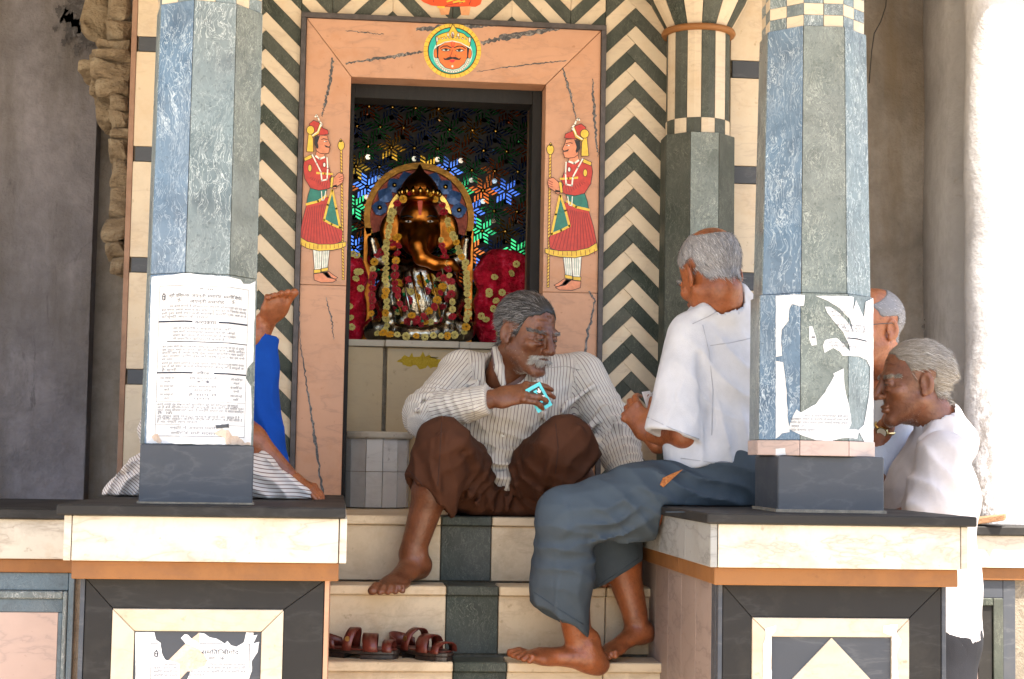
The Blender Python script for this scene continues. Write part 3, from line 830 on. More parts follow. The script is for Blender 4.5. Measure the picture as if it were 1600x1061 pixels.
# ------------------------------------------------------------------ striped half column at the right of the door
ycc = 5.20
ccx = X(1089, 300, ycc)
ec = thing('striped_column', 'engaged column with cream and green stripes above a dark green octagonal shaft', 'column', (ccx, ycc, ZL))
wlo = 0.222
zlo1 = Z(1089, 207, ycc - 0.1)
oct_shaft('panel', ec, (ccx, ycc), wlo + 0.006, wlo, ZL + 0.0005, zlo1, math.radians(0), [M_PILLAR2, M_GREEN, M_GREEN, M_GREEN, M_GREEN, M_GREEN, M_GREEN, M_GREEN])
def ring_cells(name, parent, c, r0, r1, z0, z1, n, mats, thick=0.012, rot=0.0, sub=2):
    for k in range(n):
        a0 = rot + 2 * math.pi * (k + 0.02) / n; a1 = rot + 2 * math.pi * (k + 0.98) / n
        v, f = [], []
        for z, r in ((z0, r0), (z1, r1)):
            for rr in (r, r - thick):
                for i in range(sub + 1):
                    a = a0 + (a1 - a0) * i / sub
                    v.append((c[0] + rr * math.cos(a), c[1] + rr * math.sin(a), z))
        m = sub + 1
        for i in range(sub):
            f += [(i, i + 1, 2 * m + i + 1, 2 * m + i), (m + i + 1, m + i, 3 * m + i, 3 * m + i + 1), (i + 1, i, m + i, m + i + 1), (2 * m + i, 2 * m + i + 1, 3 * m + i + 1, 3 * m + i)]
        f += [(0, 2 * m, 3 * m, m), (m - 1, 2 * m - 1, 4 * m - 1, 3 * m - 1)]
        mesh(name, v, f, mats[k % len(mats)], parent)
zk = Z(1089, 183, ycc - 0.1)
rs = 0.103
ring_cells('checker_tile', ec, (ccx, ycc), rs, rs, zlo1 + 0.001, zk, 14, [M_TILE, M_GREEN], rot=0.12)
zr = Z(1089, 46, ycc - 0.1)
ring_cells('stripe', ec, (ccx, ycc), rs - 0.001, rs - 0.001, zk + 0.001, zr, 14, [M_GREEN, M_TILE], rot=0.12)
v, f = lathe([(0.092, 0), (0.115, 0.0), (0.120, 0.008), (0.116, 0.018), (0.092, 0.018)], (ccx, ycc, zr + 0.0005), 32)
mesh('ring', v, f, M_ORANGE, ec, True)
zc0 = zr + 0.02
for k in range(3):
    ring_cells('flute', ec, (ccx, ycc), 0.104 + k * 0.045, 0.104 + (k + 1) * 0.045, zc0 + k * 0.08, zc0 + (k + 1) * 0.08, 14, [M_GREEN, M_TILE], rot=0.12) if k == 0 else None
v, f = lathe([(0.085, 0), (0.085, zc0 - ZL), (0.13, zc0 - ZL + 0.08), (0.2, zc0 - ZL + 0.24)], (ccx, ycc, ZL + 0.0006), 24)
mesh('core', v, f, M_GROUT, ec)
ring_cells('flute', ec, (ccx, ycc), 0.1495, 0.21, zc0 + 0.0805, zc0 + 0.24, 14, [M_GREEN, M_TILE], rot=0.12)

# ------------------------------------------------------------------ walls to either side
wl = thing('plaster_wall', 'grey soot-stained plaster wall beside the weathered stone bracket', 'wall', (-1.5, 5.7, 0))
def rough_sheet(x0, x1, z0, z1, y, n, m, amp, seed):
    r = np.random.RandomState(seed)
    xs, zs = np.linspace(x0, x1, n), np.linspace(z0, z1, m)
    ph = r.uniform(0, 6.28, 8); k = r.uniform(1.5, 9, (8, 2))
    v = []
    for z in zs:
        for x in xs:
            d = sum(math.sin(k[q, 0] * x + k[q, 1] * z + ph[q]) for q in range(8)) / 8
            v.append((x, y + amp * d, z))
    f = [(j * n + i, j * n + i + 1, (j + 1) * n + i + 1, (j + 1) * n + i) for j in range(m - 1) for i in range(n - 1)]
    return v, f
xw = X(147, 300, 5.60)
v, f = rough_sheet(-3.2, xw, 1.0, 3.6, 5.60, 40, 50, 0.012, 3)
v2, f2 = boxvf(-3.2, xw - 0.002, 5.625, 5.9, 1.0, 3.6)
mesh('wall_face', *merge((v, f), (v2, f2)), M_PLASTER_GREY, wl, True)
v, f = rough_sheet(xw - 0.02, xw + 0.22, 1.0, 3.6, 5.72, 8, 40, 0.006, 5)
v2, f2 = boxvf(xw - 0.02, xw + 0.22, 5.74, 5.9, 1.0, 3.6)
mesh('recessed_strip', *merge((v, f), (v2, f2)), M_PLASTER_TAN, wl, True)

def stain(name, parent, px, py, rx, ry, Y, mat, seed, n=60):
    r = random.Random(seed)
    c = at(px, py, Y); k = FPX / Y
    ph = [r.uniform(0, 6.28) for _ in range(5)]
    V = []
    for i in range(n):
        a = 2 * math.pi * i / n
        q = 1 + 0.22 * math.sin(3 * a + ph[0]) + 0.16 * math.sin(7 * a + ph[1]) + 0.12 * math.sin(13 * a + ph[2]) + r.uniform(-0.05, 0.05)
        V.append((c.x + rx / k * q * math.cos(a), c.y, c.z + ry / k * q * math.sin(a)))
    return mesh(name, V, [tuple(range(n))], mat, parent)
M_SOOT = m_rough('soot', (0.03, 0.028, 0.03), (0.055, 0.05, 0.052), (0.15, 0.14, 0.145), 30, 0.4, 0.95)
for i_, (a_, b_, c_, d_) in enumerate(((128, 12, 26, 34), (112, 42, 12, 20), (96, 20, 8, 12), (135, 52, 12, 22), (86, 44, 4, 5), (120, 78, 5, 8), (100, 66, 4, 6))):
    stain('soot_patch', wl, a_, b_, c_, d_, 5.583, M_SOOT, 50 + i_)
# weathered stone bracket: courses of broken stone
br = thing('stone_bracket', 'broken weathered sandstone bracket and column stub jutting from the plaster wall', 'bracket', (X(180, 250, 5.45), 5.45, Z(180, 450, 5.45)))
def stone(px0, px1, py0, py1, y0, y1, seed, skew=0.0, rough=0.012):
    r = np.random.RandomState(seed)
    x0, x1 = X(px0, (py0 + py1) / 2, y0), X(px1, (py0 + py1) / 2, y0)
    z0, z1 = Z((px0 + px1) / 2, py1, y0), Z((px0 + px1) / 2, py0, y0)
    bm = bmesh.new()
    bmesh.ops.create_cube(bm, size=1.0)
    bmesh.ops.subdivide_edges(bm, edges=bm.edges, cuts=5, use_grid_fill=True)
    ph = r.uniform(0, 6.28, (6, 3)); kk = r.uniform(10, 60, (6, 3))
    for v in bm.verts:
        c = v.co.copy()
        # knock the corners off
        l = (abs(c.x) ** 6 + abs(c.y) ** 6 + abs(c.z) ** 6) ** (1 / 6) * 2
        c *= (1 / l) ** 0.8 if l > 1 else 1.0
        p = Vector((x0 + (c.x + 0.5) * (x1 - x0) + skew * (c.z) * (x1 - x0), y0 + (c.y + 0.5) * (y1 - y0), z0 + (c.z + 0.5) * (z1 - z0)))
        d = Vector([sum(math.sin(kk[q, 0] * p.x + kk[q, 1] * p.y + kk[q, 2] * p.z + ph[q, a]) for q in range(6)) / 6 for a in range(3)])
        v.co = p + d * rough
    vs = [tuple(v.co) for v in bm.verts]
    fs = [tuple(v.index for v in f.verts) for f in bm.faces]
    bm.free()
    mesh('stone', vs, fs, M_STONE, br)
for i, s in enumerate([(168, 204, -40, 30, 5.34, 5.7), (166, 203, 28, 64, 5.33, 5.7), (136, 202, 72, 92, 5.28, 5.6), (118, 160, 95, 112, 5.36, 5.6), (138, 202, 88, 122, 5.29, 5.6),
                       (150, 203, 118, 146, 5.31, 5.6), (140, 172, 108, 150, 5.38, 5.62), (150, 176, 140, 188, 5.40, 5.64), (168, 202, 144, 172, 5.33, 5.6), (170, 201, 170, 200, 5.34, 5.6), (172, 200, 198, 214, 5.33, 5.6),
                       (168, 200, 210, 246, 5.33, 5.6), (170, 200, 244, 290, 5.35, 5.6), (169, 199, 288, 342, 5.34, 5.6), (159, 198, 338, 374, 5.32, 5.6), (162, 197, 372, 402, 5.33, 5.6), (172, 196, 400, 424, 5.34, 5.6),
                       (128, 170, -40, 62, 5.55, 5.75), (150, 200, 58, 80, 5.31, 5.6)]):
    stone(*s, 100 + i, rough=0.016)

# right side: tan recess, blue-shadowed return, whitewashed round-cornered pier
wr = thing('tan_wall', 'tan stained plaster wall behind the pillar with the shredded poster', 'wall', (2.0, 6.0, 0))
xr0, xr1 = 1.30, X(1482, 300, 5.85)
v, f = rough_sheet(xr0, xr1 + 0.02, 0.0, 3.6, 5.85, 14, 50, 0.010, 9)
v2, f2 = boxvf(xr0, xr1 + 0.02, 5.87, 6.1, 0, 3.6)
mesh('wall_face', *merge((v, f), (v2, f2)), M_PLASTER_TAN, wr, True)
wp = thing('whitewashed_pier', 'sunlit whitewashed wall end with a rounded corner and flaking base', 'wall', (2.4, 5.5, 0))
xq = X(1482, 300, 5.60); xs_ = X(1530, 300, 5.22)
prof = [(xq, 6.0), (xq, 5.60), (X(1520, 300, 5.58), 5.56)]
cxp, cyp, rp = xs_ + 0.055, 5.30, 0.075
for k in range(9):
    a = math.pi + (math.pi / 2) * k / 8
    prof.append((cxp + rp * math.cos(a), cyp + rp * math.sin(a)))
prof += [(cxp + 0.8, cyp - rp), (cxp + 0.8, 6.0)]
nz = 60
v, f = [], []
n = len(prof)
rr = np.random.RandomState(4)
pz = rr.uniform(0, 6.28, 6); kz = rr.uniform(3, 18, 6)
for j in range(nz + 1):
    z = 3.6 * j / nz
    for i, (x, y) in enumerate(prof):
        d = 0.006 * sum(math.sin(kz[q] * z + pz[q] + 7 * x) for q in range(6)) / 3
        v.append((x + (d if 0 < i < n - 2 else 0), y + (d if 0 < i < n - 2 else 0), z))
for j in range(nz):
    for i in range(n):
        i2 = (i + 1) % n
        f.append((j * n + i, j * n + i2, (j + 1) * n + i2, (j + 1) * n + i))
f.append(tuple(nz * n + i for i in range(n)))
mesh('wall_face', v, f, M_PIER, wp, True)
# electric cable on the tan wall
pts = [at(px, py, 5.80) for px, py in ((1386, -20), (1384, 10), (1376, 34), (1366, 52), (1362, 80), (1358, 130))]
tag(mesh('cable', *tube(pts, 0.0022, 6), m_plain('black cable', (0.03, 0.03, 0.03), 0.5), None, True), 'thin black electric cable hanging down the tan plaster wall', 'cable')

for i_, (a_, b_, c_, d_) in enumerate(((1462, 500, 14, 20), (1474, 540, 6, 26), (1455, 480, 6, 8), (1446, 512, 5, 7))):
    stain('mould_patch', wr, a_, b_, c_, d_, 5.835, M_STAIN, 20 + i_)
# ------------------------------------------------------------------ inside the shrine
YI0, YI1 = YW + 0.20, 6.05
room = thing('shrine_room', 'dark inner room of the shrine with walls of coloured mirror mosaic', 'room', (0.33, 5.8, ZL))
rx0, rx1 = IX0 - 0.20, IX1 + 0.25
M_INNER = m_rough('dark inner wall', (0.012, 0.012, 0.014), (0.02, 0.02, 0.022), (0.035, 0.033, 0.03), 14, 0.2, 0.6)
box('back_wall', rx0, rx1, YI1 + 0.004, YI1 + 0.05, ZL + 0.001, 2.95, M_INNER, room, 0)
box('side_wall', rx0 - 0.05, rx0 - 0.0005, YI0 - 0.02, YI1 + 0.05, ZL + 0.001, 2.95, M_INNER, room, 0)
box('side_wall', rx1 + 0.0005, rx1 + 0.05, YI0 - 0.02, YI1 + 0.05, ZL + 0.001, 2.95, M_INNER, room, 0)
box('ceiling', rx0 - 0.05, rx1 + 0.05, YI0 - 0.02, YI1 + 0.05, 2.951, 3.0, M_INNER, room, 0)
def m_foil(name, c, rough=0.16, metal=1.0, bump=0.25, scale=160.0):
    t = NT(name)
    v = t.co()
    n = t.noise(v, scale, 3, 0.6)
    t.bump(n, bump, 0.004)
    col = t.ramp(t.noise(v, scale * 0.4, 2), [(0.3, tuple(0.55 * q for q in c)), (0.7, c)])
    return t.fin(col, rough, metal)
FOIL = {'blue': m_foil('blue mirror', (0.10, 0.22, 0.75), 0.12, 0.9, 0.05), 'green': m_foil('green mirror', (0.06, 0.60, 0.18), 0.12, 0.9, 0.05),
        'red': m_foil('orange red mirror', (0.85, 0.18, 0.03), 0.12, 0.9, 0.05), 'amber': m_foil('amber mirror', (0.80, 0.40, 0.04), 0.12, 0.9, 0.05),
        'clear': m_foil('clear mirror', (0.5, 0.5, 0.48), 0.08, 1.0, 0.04)}
M_GOLD = m_foil('gold foil', (0.78, 0.46, 0.10), 0.22, 1.0, 0.3, 120)
M_DEEPGOLD = m_foil('copper gold', (0.62, 0.20, 0.03), 0.3, 1.0, 0.3, 90)
M_SILVER = m_foil('silver foil', (0.46, 0.42, 0.34), 0.2, 1.0, 0.5, 70)
M_BLUEPETAL = m_foil('blue enamel', (0.06, 0.15, 0.40), 0.3, 0.3, 0.3, 120)
# hexagonal mosaic tiles: six rhombus groups of three mirror strips, gold boss in the middle
HR = 0.049
def hex_mesh(col):
    V, F = [], []
    for s in range(6):
        a = math.radians(60 * s + 30)
        u = Vector((math.cos(a), math.sin(a)))
        w = Vector((math.cos(a + math.pi / 3), math.sin(a + math.pi / 3)))
        for q in range(3):
            t0, t1 = 0.10 + q * 0.30, 0.10 + q * 0.30 + 0.15
            c = [u * (0.30 * HR) * 0 + u * HR * t0 * 0.9 + w * HR * 0.06, u * HR * t1 * 0.9 + w * HR * 0.06, u * HR * t1 * 0.9 + w * HR * 0.50, u * HR * t0 * 0.9 + w * HR * 0.50]
            k = len(V)
            V += [(p.x, -0.0035, p.y) for p in c] + [(p.x, 0, p.y) for p in c]
            F += [(k, k + 1, k + 2, k + 3)] + [(k + i, k + 4 + i, k + 4 + (i + 1) % 4, k + (i + 1) % 4) for i in range(4)]
    me = bpy.data.meshes.new('mosaic_tile')
    me.from_pydata(V, [], F)
    me.materials.append(FOIL[col])
    return me
HEX = {c: hex_mesh(c) for c in ('blue', 'green', 'red', 'amber')}
bv, bf = lathe([(0.0095, 0.0), (0.009, 0.004), (0.006, 0.008), (0.0015, 0.0095)], (0, 0, 0), 10)
bme = bpy.data.meshes.new('boss'); bme.from_pydata([(x, -z, y) for x, y, z in bv], [], bf); bme.materials.append(M_GOLD)
bme.polygons.foreach_set('use_smooth', [True] * len(bme.polygons))
cme = bpy.data.meshes.new('mirror_chip')
cme.from_pydata([(0.010 * math.cos(a), -0.003, 0.010 * math.sin(a)) for a in [math.radians(60 * k) for k in range(6)]], [], [tuple(range(6))]); cme.materials.append(FOIL['clear'])
cols = ['blue', 'green', 'red']
hr = random.Random(3)
zz = 1.86
row = 0
while zz < 2.86:
    xx = IX0 - 0.06 + (0.0425 if row % 2 else 0.0)
    k = 0
    while xx < IX1 + 0.20:
        c = cols[(k + 2 * row) % 3]
        if c == 'red' and hr.random() < 0.4: c = 'amber'
        tl = link('mosaic_tile', HEX[c], room, None, Vector((xx, YI1, zz)) - wloc(room))
        tl.rotation_euler = (hr.uniform(-0.05, 0.05), hr.uniform(-0.04, 0.04), hr.uniform(-0.10, 0.10))
        if hr.random() < 0.75: link('boss', bme, tl, None, (0, -0.003, 0))
        for dx, dz in ((0.0425, 0.0245),):
            ch = link('mirror_chip', cme, tl, None, (dx, 0.0, dz + 0.012)); ch.rotation_euler = (hr.uniform(-0.16, 0.16), 0, hr.uniform(-0.16, 0.16))
        xx += 0.085; k += 1
    zz += 0.0745; row += 1
# brown post of the inner door frame
pxp = X(829, 300, 5.62)
box('frame_post', pxp - 0.014, pxp + 0.012, 5.60, 5.63, ZL + 0.3, IZT + 0.12, M_BROWNWOOD, room, 0.002)

# altar counter
M_ALTAR = m_marble('altar panel', (0.42, 0.31, 0.17), (0.34, 0.23, 0.10), (0.3, 0.2, 0.12), 0.4, 0.3, 0.2)
M_ALTARCAP = m_marble('altar capstone', (0.42, 0.37, 0.29), (0.28, 0.23, 0.17), (0.3, 0.25, 0.2), 0.4, 0.4, 0.2)
al = thing('altar', 'tan stone altar counter with a grey capstone under the garlanded idol', 'altar', (0.33, 5.65, ZL))
ya = 5.52
za, zb = Z(600, 531, ya), Z(600, 542, ya)
box('core', rx0 + 0.01, rx1 - 0.01, ya + 0.04, YI1 - 0.01, ZL + 0.001, zb, M_GROUT, al, 0)
xs = [rx0 + 0.012, X(600, 600, ya), X(716, 600, ya), rx1 - 0.012]
for i in range(3):
    box('capstone', xs[i] + 0.0005, xs[i + 1] - 0.0005, ya - (0.012 if i == 1 else 0.0), YI1 - 0.008, zb + 0.001, za, M_ALTARCAP, al, 0.002)
    box('front_panel', xs[i] + (0.0085 if i else 0.0), xs[i + 1] - 0.005, ya + 0.012, ya + 0.039, ZL + 0.001, zb - 0.0005, M_ALTAR, al, 0.0015)
M_TURMERIC = m_rough('turmeric smear', (0.30, 0.19, 0.01), (0.42, 0.28, 0.015), (0.5, 0.36, 0.04), 60, 0.5, 0.95)
bm = bmesh.new()
r0 = random.Random(5)
cx_, cz_ = X(656, 566, ya + 0.01), Z(656, 566, ya + 0.01)
ring = [bm.verts.new((cx_ + 0.072 * math.cos(a) * r0.uniform(0.8, 1.1), ya + 0.0113, cz_ + (0.030 if math.sin(a) > 0 else 0.020) * math.sin(a) * r0.uniform(0.5, 1.3))) for a in [2 * math.pi * k / 40 for k in range(40)]]
bm.faces.new(ring)
vs = [tuple(v.co) for v in bm.verts]; fs = [tuple(v.index for v in f.verts) for f in bm.faces]
bm.verts.index_update()
mesh('turmeric_smear', vs, [tuple(range(40))], M_TURMERIC, al)
bm.free()
# round tiled pedestal
ydr = 5.50
pcx = X(586, 740, ydr - 0.1)
pd = thing('tiled_pedestal', 'low round pedestal clad in narrow white tiles inside the shrine doorway', 'pedestal', (pcx, ydr, ZL))
M_WTILE = m_marble('worn white tile', (0.52, 0.50, 0.47), (0.36, 0.30, 0.25), (0.3, 0.27, 0.25), 0.3, 0.5, 0.3)
zt0, zt1 = Z(586, 674, ydr - 0.12), Z(586, 685, ydr - 0.12)
zmid = Z(586, 737, ydr - 0.12)
v, f = lathe([(0.104, 0), (0.104, zt1 - ZL)], (pcx, ydr, ZL + 0.0005), 28)
mesh('core', v, f, M_GROUT, pd)
ring_cells('tile', pd, (pcx, ydr), 0.113, 0.113, ZL + 0.004, zmid - 0.001, 13, [M_WTILE], 0.008, 0.09, 1)
ring_cells('tile', pd, (pcx, ydr), 0.113, 0.113, zmid + 0.001, zt1 - 0.001, 13, [M_WTILE], 0.008, 0.09, 1)
v, f = lathe([(0.09, 0.0), (0.121, 0.0), (0.124, 0.006), (0.124, zt0 - zt1 - 0.005), (0.120, zt0 - zt1), (0.02, zt0 - zt1)], (pcx, ydr, zt1), 32)
mesh('cap', v, f, M_ALTARCAP, pd)

# ------------------------------------------------------------------ signed-distance modelling
def smin(a, b, k):
    h = np.clip(0.5 + 0.5 * (b - a) / k, 0, 1)
    return b + (a - b) * h - k * h * (1 - h)
def smax(a, b, k): return -smin(-a, -b, k)
def A3(p): return np.array(p, dtype=np.float32)
def cone(P, a, b, ra, rb, side=None, ks=1.0):
    a, b = A3(a), A3(b)
    ab = b - a
    pa = P - a
    t = np.clip(pa @ ab / max(float(ab @ ab), 1e-9), 0, 1)
    d = pa - t[:, None] * ab
    if side is not None:
        s = A3(side); s = s / np.linalg.norm(s)
        c = d @ s
        d = d + (c * (1 / ks - 1))[:, None] * s
    return np.sqrt((d * d).sum(1)) - (ra + (rb - ra) * t)
def ell(P, c, r, R=None):
    p = P - A3(c)
    if R is not None: p = p @ np.array(R, dtype=np.float32)      # columns of R: local axes in world
    r = A3(r)
    q = p / r
    k0 = np.sqrt((q * q).sum(1))
    k1 = np.sqrt(((p / (r * r)) ** 2).sum(1)) + 1e-9
    return k0 * (k0 - 1) / k1
def chain(P, pts, rad, k=0.02, side=None, ks=1.0):
    d = None
    for i in range(len(pts) - 1):
        c = cone(P, pts[i], pts[i + 1], rad[i], rad[i + 1], side, ks)
        d = c if d is None else smin(d, c, k)
    return d
def plane(P, p, n):                       # negative on the side away from n
    n = A3(n); n = n / np.linalg.norm(n)
    return (P - A3(p)) @ n
def wob(P, f, seed, amp):
    r = np.random.RandomState(seed)
    o = np.zeros(len(P), np.float32)
    for k in range(5):
        d = r.normal(size=3); d /= np.linalg.norm(d)
        d2 = r.normal(size=3) * 0.6
        o += np.sin((P @ A3(d)) * f * r.uniform(0.6, 1.6) + 1.3 * np.sin((P @ A3(d2)) * f * 0.8 + r.uniform(0, 6)) + r.uniform(0, 6))
    return o * (amp / 5)
def sdf_mesh(fn, lo, hi, h, margin=0.012):
    """surface nets on a sparse grid; returns verts (N,3) and quads"""
    lo, hi = np.array(lo, float), np.array(hi, float)
    B = 8
    nb = np.ceil((hi - lo) / (h * B)).astype(int)
    n = nb * B + 1
    D = np.empty(tuple(n), np.float32)
    cc = np.stack(np.meshgrid(*[np.arange(k) for k in nb], indexing='ij'), -1).reshape(-1, 3)
    cen = (lo + (cc * B + B / 2) * h).astype(np.float32)
    dc = fn(cen)
    half = B * h * 0.5 * 1.7321 + margin
    act = np.abs(dc) < half * 1.25
    big = np.where(dc > 0, 1.0, -1.0).astype(np.float32)
    D[:-1, :-1, :-1] = np.repeat(np.repeat(np.repeat(big.reshape(tuple(nb)), B, 0), B, 1), B, 2)
    D[-1] = 1; D[:, -1] = 1; D[:, :, -1] = 1
    g = np.stack(np.meshgrid(*[np.arange(B + 1)] * 3, indexing='ij'), -1).reshape(-1, 3)
    ab = cc[act]
    CH = 700
    for s in range(0, len(ab), CH):
        idx = (ab[s:s + CH, None, :] * B + g[None]).reshape(-1, 3)
        val = fn((lo + idx * h).astype(np.float32))
        D[idx[:, 0], idx[:, 1], idx[:, 2]] = val
    S = D < 0
    c = np.zeros(tuple(n - 1), np.uint8)
    for dx in (0, 1):
        for dy in (0, 1):
            for dz in (0, 1):
                c += S[dx:n[0] - 1 + dx, dy:n[1] - 1 + dy, dz:n[2] - 1 + dz]
    cell = np.argwhere((c > 0) & (c < 8))
    vid = -np.ones(tuple(n - 1), np.int64)
    vid[cell[:, 0], cell[:, 1], cell[:, 2]] = np.arange(len(cell))
    acc = np.zeros((len(cell), 3)); cnt = np.zeros(len(cell))
    cor = [(0, 0, 0), (1, 0, 0), (0, 1, 0), (1, 1, 0), (0, 0, 1), (1, 0, 1), (0, 1, 1), (1, 1, 1)]
    for i in range(8):
        for j in range(i + 1, 8):
            a, b = np.array(cor[i]), np.array(cor[j])
            if np.abs(a - b).sum() != 1: continue
            da = D[tuple((cell + a).T)]; db = D[tuple((cell + b).T)]
            m = (da < 0) != (db < 0)
            t = np.where(m, da / np.where(m, da - db, 1), 0)
            acc += np.where(m[:, None], a + t[:, None] * (b - a), 0); cnt += m
    V = lo + (cell + acc / np.maximum(cnt, 1)[:, None]) * h
    Q = []
    for ax in range(3):
        o = [(1, 2), (2, 0), (0, 1)][ax]
        sl0 = [slice(None)] * 3; sl1 = [slice(None)] * 3
        sl0[ax] = slice(0, n[ax] - 1); sl1[ax] = slice(1, n[ax])
        ch = S[tuple(sl0)] != S[tuple(sl1)]
        e = np.argwhere(ch)
        e = e[(e[:, o[0]] > 0) & (e[:, o[1]] > 0) & (e[:, o[0]] < n[o[0]] - 1) & (e[:, o[1]] < n[o[1]] - 1)]
        u = np.zeros(3, int); u[o[0]] = 1
        w = np.zeros(3, int); w[o[1]] = 1
        q = np.stack([vid[tuple((e - u - w).T)], vid[tuple((e - w).T)], vid[tuple(e.T)], vid[tuple((e - u).T)]], 1)
        flip = ~S[tuple(e.T)]
        q[flip] = q[flip][:, ::-1]
        Q.append(q)
    Q = np.concatenate(Q)
    Q = Q[(Q >= 0).all(1)]
    return V, Q
def np_mesh(name, V, Q, mat, parent, smooth=True, base=None):
    off = np.array(wloc(parent)) if parent is not None else np.array(base if base is not None else (0, 0, 0))
    me = bpy.data.meshes.new(name)
    V = np.asarray(V, np.float32) - off.astype(np.float32)
    me.vertices.add(len(V)); me.vertices.foreach_set('co', V.ravel())
    k = Q.shape[1]
    me.loops.add(Q.size); me.loops.foreach_set('vertex_index', Q.ravel().astype(np.int32))
    me.polygons.add(len(Q)); me.polygons.foreach_set('loop_start', (np.arange(len(Q)) * k).astype(np.int32))
    if smooth: me.polygons.foreach_set('use_smooth', np.ones(len(Q), bool))
    me.update(calc_edges=True)
    me.validate()
    return link(name, me, parent, mat, (0, 0, 0) if parent is not None else tuple(off))
def add_attr(o, name, arr):
    a = o.data.attributes.new(name, 'FLOAT', 'POINT')
    a.data.foreach_set('value', np.asarray(arr, np.float32))

# ------------------------------------------------------------------ idol under its arch
YID = 5.80
icx, icz = X(655, 330, YID), za
idol = thing('idol', 'garlanded elephant-headed idol with copper gold face and crown in the shrine', 'idol', (icx, YID, icz))
S_ = FPX / YID                                     # px per metre at the idol
def ip(px, py, dy=0.0): return tuple(at(px, py, YID + dy))
h_c = ip(655, 365, -0.02)
def idol_face(P):
    d = ell(P, ip(655, 362, 0.0), (0.075, 0.062, 0.092))
    d = smin(d, ell(P, ip(655, 335, -0.01), (0.062, 0.05, 0.05)), 0.03)
    tr = [ip(655, 362, -0.05), ip(652, 385, -0.085), ip(658, 402, -0.095), ip(680, 412, -0.095), ip(704, 412, -0.09), ip(714, 420, -0.088)]
    d = smin(d, chain(P, tr, [0.034, 0.030, 0.027, 0.022, 0.018, 0.014], 0.012), 0.018)
    for s in (-1, 1):
        d = smin(d, cone(P, ip(655 + s * 14, 348, -0.05), ip(655 + s * 32, 345, -0.04), 0.008, 0.006), 0.01)
    return d
V, Q = sdf_mesh(idol_face, np.array(h_c) - 0.2, np.array(h_c) + 0.2, 0.006)
np_mesh('face', V, Q, M_DEEPGOLD, idol)
M_EYEW = m_plain('idol eye white', (0.7, 0.66, 0.6), 0.3)
M_BLACK = m_plain('black', (0.012, 0.011, 0.010), 0.5)
for s in (-1, 1):
    e = ip(655 + s * 17, 346, -0.060)
    v, f = lathe([(0.001, -0.0045), (0.009, -0.002), (0.012, 0.0), (0.009, 0.002), (0.001, 0.0045)], (0, 0, 0), 12)
    ey = mesh('eye', [(e[0] + x, e[1] + y * 0.35, e[2] + z) for x, y, z in v], f, M_EYEW, idol, True)
    v, f = lathe([(0.001, -0.004), (0.0045, 0.0), (0.001, 0.004)], (0, 0, 0), 8)
    mesh('pupil', [(e[0] + x, e[1] - 0.0035 + y * 0.4, e[2] + z) for x, y, z in v], f, M_BLACK, ey, True)
    v, f = tube([ip(655 + s * 8, 341, -0.058), ip(655 + s * 17, 337, -0.058), ip(655 + s * 28, 339, -0.05)], 0.003, 6)
    mesh('eyebrow', v, f, M_BLACK, idol, True)
    Vv, Qq = sdf_mesh(lambda P: smax(ell(P, ip(655 + s * 42, 362, 0.02), (0.045, 0.014, 0.07)), -ell(P, ip(655 + s * 44, 362, -0.002), (0.032, 0.012, 0.052)), 0.006), np.array(ip(655 + s * 42, 362, 0.02)) - 0.1, np.array(ip(655 + s * 42, 362, 0.02)) + 0.1, 0.006)
    np_mesh('ear', Vv, Qq, M_DEEPGOLD, idol)
# tilak
prism_xz('tilak', [(ip(651, 320)[0], ip(651, 318)[2]), (ip(659, 320)[0], ip(659, 318)[2]), (ip(657, 338)[0], ip(657, 340)[2]), (ip(653, 338)[0], ip(653, 340)[2])], YID - 0.066, YID - 0.05, m_plain('vermilion', (0.6, 0.06, 0.01), 0.5), idol)
# crown
crx = ip(655, 318)
prof = [(0.066, 0.0), (0.076, 0.006), (0.074, 0.02), (0.066, 0.024), (0.070, 0.045), (0.060, 0.07), (0.040, 0.095), (0.018, 0.112), (0.010, 0.125), (0.003, 0.14)]
v, f = lathe(prof, (crx[0], YID + 0.005, crx[2]), 28)
crown = mesh('crown', v, f, M_DEEPGOLD, idol, True)
for k in range(9):
    a = math.pi + math.pi * (k + 0.5) / 9
    c = (crx[0] + 0.072 * math.cos(a), YID + 0.005 + 0.072 * math.sin(a), crx[2] + 0.035)
    v, f = lathe([(0.001, -0.014), (0.009, -0.004), (0.008, 0.005), (0.001, 0.016)], c, 8)
    mesh('crown_leaf', v, f, M_GOLD, crown, True)
# body, arms and folded legs in silver foil
def idol_body(P):
    d = ell(P, ip(655, 470, 0.0), (0.11, 0.075, 0.14))
    d = smin(d, ell(P, ip(655, 430, 0.0), (0.085, 0.06, 0.06)), 0.03)
    for s in (-1, 1):
        d = smin(d, chain(P, [ip(655 + s * 34, 420, 0.0), ip(655 + s * 62, 465, -0.03), ip(655 + s * 48, 492, -0.09)], [0.036, 0.030, 0.024], 0.015), 0.02)
        d = smin(d, chain(P, [ip(655 + s * 30, 415, 0.02), ip(655 + s * 68, 405, 0.01), ip(655 + s * 74, 375, -0.01)], [0.03, 0.026, 0.018], 0.015), 0.02)
        d = smin(d, chain(P, [ip(655 + s * 20, 510, 0.0), ip(655 + s * 68, 515, -0.05), ip(655 + s * 12, 522, -0.11)], [0.045, 0.040, 0.028], 0.02), 0.03)
    return d + wob(P, 120, 3, 0.003)
c = np.array(ip(655, 460))
V, Q = sdf_mesh(idol_body, c - (0.25, 0.2, 0.2), c + (0.25, 0.15, 0.26), 0.007)
np_mesh('body', V, Q, M_SILVER, idol)
